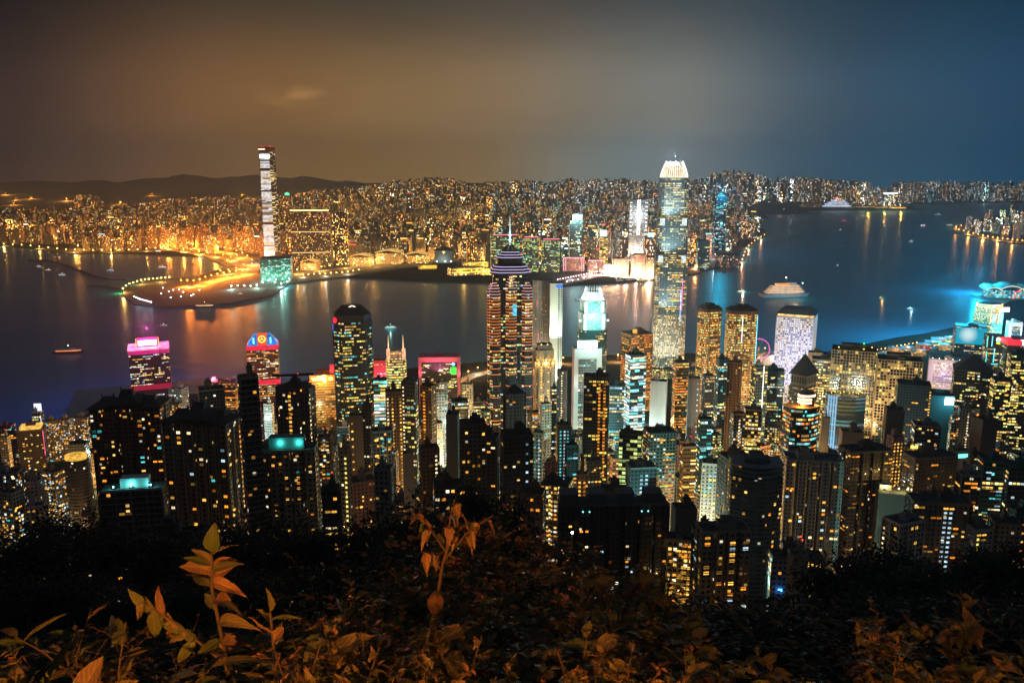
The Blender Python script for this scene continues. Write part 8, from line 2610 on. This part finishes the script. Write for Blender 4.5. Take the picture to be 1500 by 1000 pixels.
def plant(kind, meshes, loc, sc, rz, label, cat, group=None, tilt=0.0):
    root = empty(kind, loc, rz, label, cat, group)
    root.scale = (sc, sc, sc)
    if tilt: root.rotation_euler[0] = tilt
    for me in meshes: link(me.name.split('.')[0], me, root)
    return root


# --- trees of the slope, nearly black against the lights
TREES = [tree_mesh(11, 14, 5.0, 2600, .62), tree_mesh(12, 15, 4.2, 2300, .6), tree_mesh(13, 12, 5.4, 2600, .6), tree_mesh(14, 16, 5.6, 2900, .66)]
TREE_SPOTS = [  # top of the crown in the picture, distance, kind, what sets it apart
    (18, 770, 62, 0, 'dark tree at the far left edge above the lance-leaved sprays'), (70, 762, 70, 3, 'broad dark tree left of the teal-lit terrace block'), (128, 752, 78, 1, 'dark tree with tall crown touching the teal-lit terrace block'), (205, 772, 64, 2, 'dark spreading tree in front of the teal-lit terrace block'),
    (30, 850, 44, 2, 'low dark tree at the left edge with window specks behind it'), (110, 845, 46, 0, 'low dark tree under the broad dark tree at left'), (178, 862, 40, 1, 'dark tree just left of the unlit stepped-roof house'), (262, 858, 42, 3, 'dark tree in front of the unlit stepped-roof house'),
    (322, 772, 84, 0, 'dark tree right of the unlit stepped-roof house'), (372, 764, 90, 2, 'dark tree at the foot of the balconied flats with teal railings'), (432, 772, 80, 1, 'second dark tree along the foot of the balconied flats'), (492, 772, 84, 3, 'dark tree before the block among the trees'),
    (548, 760, 92, 0, 'dark tree above the middle of the shrubs'), (604, 748, 84, 2, 'dark tree behind the tall bare weed'), (345, 838, 48, 3, 'low dark tree right behind the ladder-leaved plant'), (420, 836, 46, 0, 'low dark tree behind the yellowish shrubs'),
    (500, 828, 48, 1, 'low dark tree behind the shrubs left of the tall bare weed'), (575, 815, 44, 2, 'low dark tree close behind the tall bare weed'), (690, 716, 64, 1, 'dark tree left of the low flats with orange-lit forecourt'), (745, 738, 60, 3, 'dark tree under the low flats with orange-lit forecourt'),
    (900, 872, 60, 2, 'dark tree below the left half of the long dark slab block'), (958, 896, 52, 0, 'dark tree below the yellow-lit cream flats'), (1010, 935, 44, 1, 'dark tree below the beige balconied flats'), (1095, 940, 46, 2, 'dark tree below the curved dark flats'),
    (1160, 930, 48, 0, 'dark tree below the low flats with the blue lamp'), (1215, 842, 62, 1, 'dark tree left of the great round-crowned tree'), (1268, 806, 66, 3, 'great round-crowned dark tree at lower right'), (1325, 812, 62, 2, 'dark tree right of the great round-crowned tree'),
    (1388, 822, 58, 0, 'dark tree below the brown flats with double stair column'), (1440, 804, 64, 1, 'dark tree below the grey flats at right'), (1490, 800, 62, 3, 'dark tree at the right edge'), (1250, 905, 38, 2, 'low dark tree under the great round-crowned tree'),
    (1340, 905, 36, 0, 'low dark tree among the right-hand shrubs'), (1430, 900, 36, 3, 'low dark tree behind the right-hand broad-leaved shrubs'), (1130, 960, 34, 3, 'lowest dark tree in the middle right'), (660, 850, 40, 0, 'low dark tree behind the orange-flowered shrubs'), (800, 850, 42, 3, 'low dark tree behind the thickest shrubs'),
    (985, 940, 30, 1, 'low dark tree above the lower middle shrubs'), (1060, 955, 28, 2, 'low dark tree above the lower right middle shrubs'), (1190, 950, 30, 0, 'low dark tree at the right of the lower middle shrubs'),
    (1238, 818, 40, 2, 'near dark tree at the left of the lower right thicket'), (1306, 808, 43, 3, 'near dark tree in the middle of the lower right thicket'), (1372, 826, 38, 0, 'near dark tree right of the middle of the lower right thicket'), (1436, 806, 45, 1, 'near dark tree at the right of the lower right thicket'), (1285, 870, 30, 1, 'lower dark tree in the lower right thicket'), (1390, 880, 29, 2, 'second lower dark tree in the lower right thicket'),
    (930, 640, 800, 2, 'garden tree left in the dark park by the broad amber and teal office'), (912, 648, 780, 0, 'dark park tree by the yellow-green glass front'), (952, 630, 860, 1, 'dark park tree below the white blank-walled tower'), (630, 700, 470, 3, 'dark tree below the brown flats with white stair lights'), (600, 705, 450, 2, 'dark tree below the small pale windowless block')]
for i, (u, v, Y, k, lab) in enumerate(TREE_SPOTS):
    p = P(u, v, Y); g = ground(p.x, p.y)
    hh = [14, 15, 12, 16][k]
    sc = max(.45, min(1.7, (p.z - g) / hh)) if Y < 200 else 1.1
    z = p.z - hh * sc if Y < 200 else g
    plant('tree', TREES[k], (p.x, p.y, min(z, g) if Y < 200 else z), sc if Y >= 200 else max(sc, (p.z - min(z, g)) / hh), i * 1.7, lab, 'tree')

# --- shrubs within a few metres of the lookout
SHRUBS = dict(fine=shrub(1, 1.0, 8, 20, .075, .026, .40, .3), broad=shrub(2, 1.0, 6, 14, .13, .06, .34, .2), bloom=shrub(3, 1.0, 9, 18, .07, .035, .42, .3, flower=.75), twiggy=shrub(4, 1.0, 9, 14, .06, .022, .45, .45, twigs=5), lance=shrub(5, 1.0, 5, 12, .2, .04, .3, .3, twigs=1), small=shrub(6, 1.0, 11, 22, .055, .022, .5, .25))
WORDS = dict(fine='narrow-leaved', broad='broad-leaved', bloom='orange-flowered', twiggy='twiggy', lance='long-leaved', small='small-leaved')
SH = [  # kind, top in the picture, distance
    ('lance', 22, 900, 2.6), ('lance', 60, 940, 2.9), ('broad', 10, 950, 2.4), ('fine', 120, 955, 3.6), ('twiggy', 180, 930, 5.0), ('small', 230, 965, 3.2),
    ('fine', 470, 868, 4.2), ('fine', 510, 862, 4.6), ('broad', 440, 905, 3.6), ('small', 480, 930, 3.0), ('fine', 430, 960, 2.8), ('bloom', 545, 850, 5.0), ('twiggy', 520, 900, 3.8), ('broad', 560, 915, 3.2), ('small', 585, 940, 2.8), ('fine', 600, 890, 3.8),
    ('broad', 375, 930, 2.6), ('small', 400, 962, 2.4), ('fine', 340, 965, 2.7),
    ('bloom', 622, 742, 7.5), ('twiggy', 600, 760, 7.0), ('bloom', 690, 738, 8.5), ('bloom', 725, 728, 9.5), ('twiggy', 760, 755, 8.2), ('bloom', 785, 788, 7.8), ('fine', 820, 812, 7.4), ('bloom', 850, 818, 7.0), ('twiggy', 880, 822, 6.8), ('broad', 905, 838, 6.4), ('fine', 930, 852, 6.2),
    ('bloom', 655, 800, 6.2), ('fine', 700, 790, 6.6), ('twiggy', 740, 808, 6.0), ('bloom', 790, 822, 5.8), ('broad', 835, 842, 5.6), ('fine', 875, 862, 5.4), ('bloom', 915, 880, 5.2), ('broad', 955, 900, 5.0),
    ('fine', 640, 850, 4.8), ('broad', 685, 842, 5.0), ('bloom', 730, 860, 4.6), ('twiggy', 770, 868, 4.6), ('broad', 815, 880, 4.4), ('fine', 855, 895, 4.4), ('broad', 900, 915, 4.2), ('twiggy', 945, 935, 4.2), ('broad', 990, 925, 4.4), ('fine', 1020, 950, 4.0),
    ('broad', 650, 915, 3.4), ('fine', 695, 905, 3.6), ('small', 735, 925, 3.2), ('broad', 785, 930, 3.4), ('broad', 830, 940, 3.2), ('small', 875, 955, 3.0), ('broad', 925, 965, 3.1), ('fine', 975, 970, 3.2), ('broad', 1035, 985, 3.0),
    ('fine', 1075, 950, 5.2), ('broad', 1110, 965, 4.6), ('twiggy', 1150, 945, 5.6), ('fine', 1190, 955, 5.0), ('broad', 1235, 940, 5.2), ('twiggy', 1260, 900, 7.0), ('broad', 1300, 890, 7.2), ('fine', 1340, 915, 6.0), ('broad', 1375, 880, 6.4), ('broad', 1410, 905, 5.0), ('lance', 1440, 890, 5.4), ('broad', 1470, 880, 6.0), ('bloom', 1455, 865, 7.0), ('broad', 1495, 900, 5.0),
    ('broad', 1420, 960, 3.8), ('lance', 1465, 950, 3.6), ('broad', 1360, 965, 4.0), ('fine', 1300, 970, 4.0)]
seen = {}
near_words = [(230, 'at the lower left corner'), (420, 'beside the ladder-leaved plant'), (610, 'left of the tall bare weed'), (760, 'right of the tall bare weed'), (900, 'below the blazing hillside lamp'), (1060, 'below the yellow-lit cream flats'), (1280, 'under the great round-crowned tree'), (1600, 'at the lower right corner')]
grouped = {}
for i, (k, u, v, Y) in enumerate(SH):
    zone = next(w for lim, w in near_words if u < lim)
    grouped.setdefault((k, zone), []).append((v, u, Y, i))
for (k, zone), lst in grouped.items():
    lst.sort()
    for j, (v, u, Y, i) in enumerate(lst):
        p = P(u, v, Y); g = ground(p.x, p.y)
        hgt = max(.5, p.z - g)
        rank = '' if len(lst) == 1 else [', topmost', ', next down', ', third down', ', fourth down', ', fifth down', ', sixth down'][min(j, 5)]
        if (u > 900 and i % 2) or (u > 640 and i % 5 == 0): continue
        plant('shrub', SHRUBS[k], (p.x, p.y, p.z - min(hgt, 2.1)), min(hgt, 2.1), i * 2.1, f"{WORDS[k]} orange-lit shrub {zone}{rank}", 'shrub')
p = P(318, 808, 3.0); g = ground(p.x, p.y)
plant('ladder_leaved_plant', compound(5), (p.x, p.y, p.z - 1.0), 1.0, 0.0, 'young plant with big lance leaves in ladders up its stem, lower left', 'plant')
p = P(392, 893, 2.9)
plant('ladder_leaved_plant', compound(9), (p.x, p.y, p.z - .85), .85, 2.4, 'smaller ladder-leaved plant right of and below the large one', 'plant')
p = P(652, 742, 3.6); g = ground(p.x, p.y)
plant('bare_weed', tall_weed(3), (p.x - .08, p.y, p.z - 1.12), 1.05, 0.0, 'tall bare weed with dead hanging leaves rising above the shrubs', 'weed')

# ground cover on the steep bank
def ground_cover():
    rng = random.Random(9); mb = MB()
    for i in range(6500):
        y = 1.8 + 46 * rng.random() ** 1.5; x = rng.uniform(-.72, .72) * (y + 1.5)
        p = Vector((x, y, ground(x, y)))
        a = rng.uniform(0, 6.28)
        k = rng.uniform(.6, 1.6) * (.5 + y * .06)
        add_leaf(mb, p + Vector((0, 0, rng.uniform(0, .25) * k)), (math.cos(a), math.sin(a), rng.uniform(.2, 1.3)), (0, 0, 1), .2 * k, .06 * k, .8, .3, rng.choice([0, 0, 1]), 3)
    tag(mb.build('undergrowth', [LEAF_DARK, LEAF_DRY]), 'dark tangle of low leaves covering the bank', 'undergrowth', None, 'stuff')


ground_cover()

# the sodium lamp of the lookout path, just behind and beside the camera
r = empty('path_lamp', (-1.8, -2.6, ground(-1.8, -2.6)), 0, 'low sodium lamp of the lookout path beside the viewer', 'lamp')
mb = MB(); mb.tube([(0, 0, 0), (0, 0, .95)], .07, 10, 0, .06); mb.build('pole', STEEL, r)
mb = MB(); mb.tube([(0, 0, .95), (0, 0, 1.0)], .1, 10); mb.tube([(0, 0, 1.3), (0, 0, 1.36)], .12, 10, 0, .05)
for a in range(4): mb.tube([(.09 * math.cos(a * 1.571), .09 * math.sin(a * 1.571), 1), (.09 * math.cos(a * 1.571), .09 * math.sin(a * 1.571), 1.3)], .008, 4)
mb.build('lamp_head', DARKMETAL, r)
lamp(r, (0, 0, 1.15), LOOKOUT_LAMP, (1, .31, .045), .05)
r2 = copy_tree(r); r2.location = (3.1, -2.2, ground(3.1, -2.2)); r2['label'] = 'low sodium lamp of the lookout path farther along to the right'
for o in r2.children:
    if o.type == 'LIGHT': o.data = o.data.copy(); o.data.energy = LOOKOUT_LAMP * .35
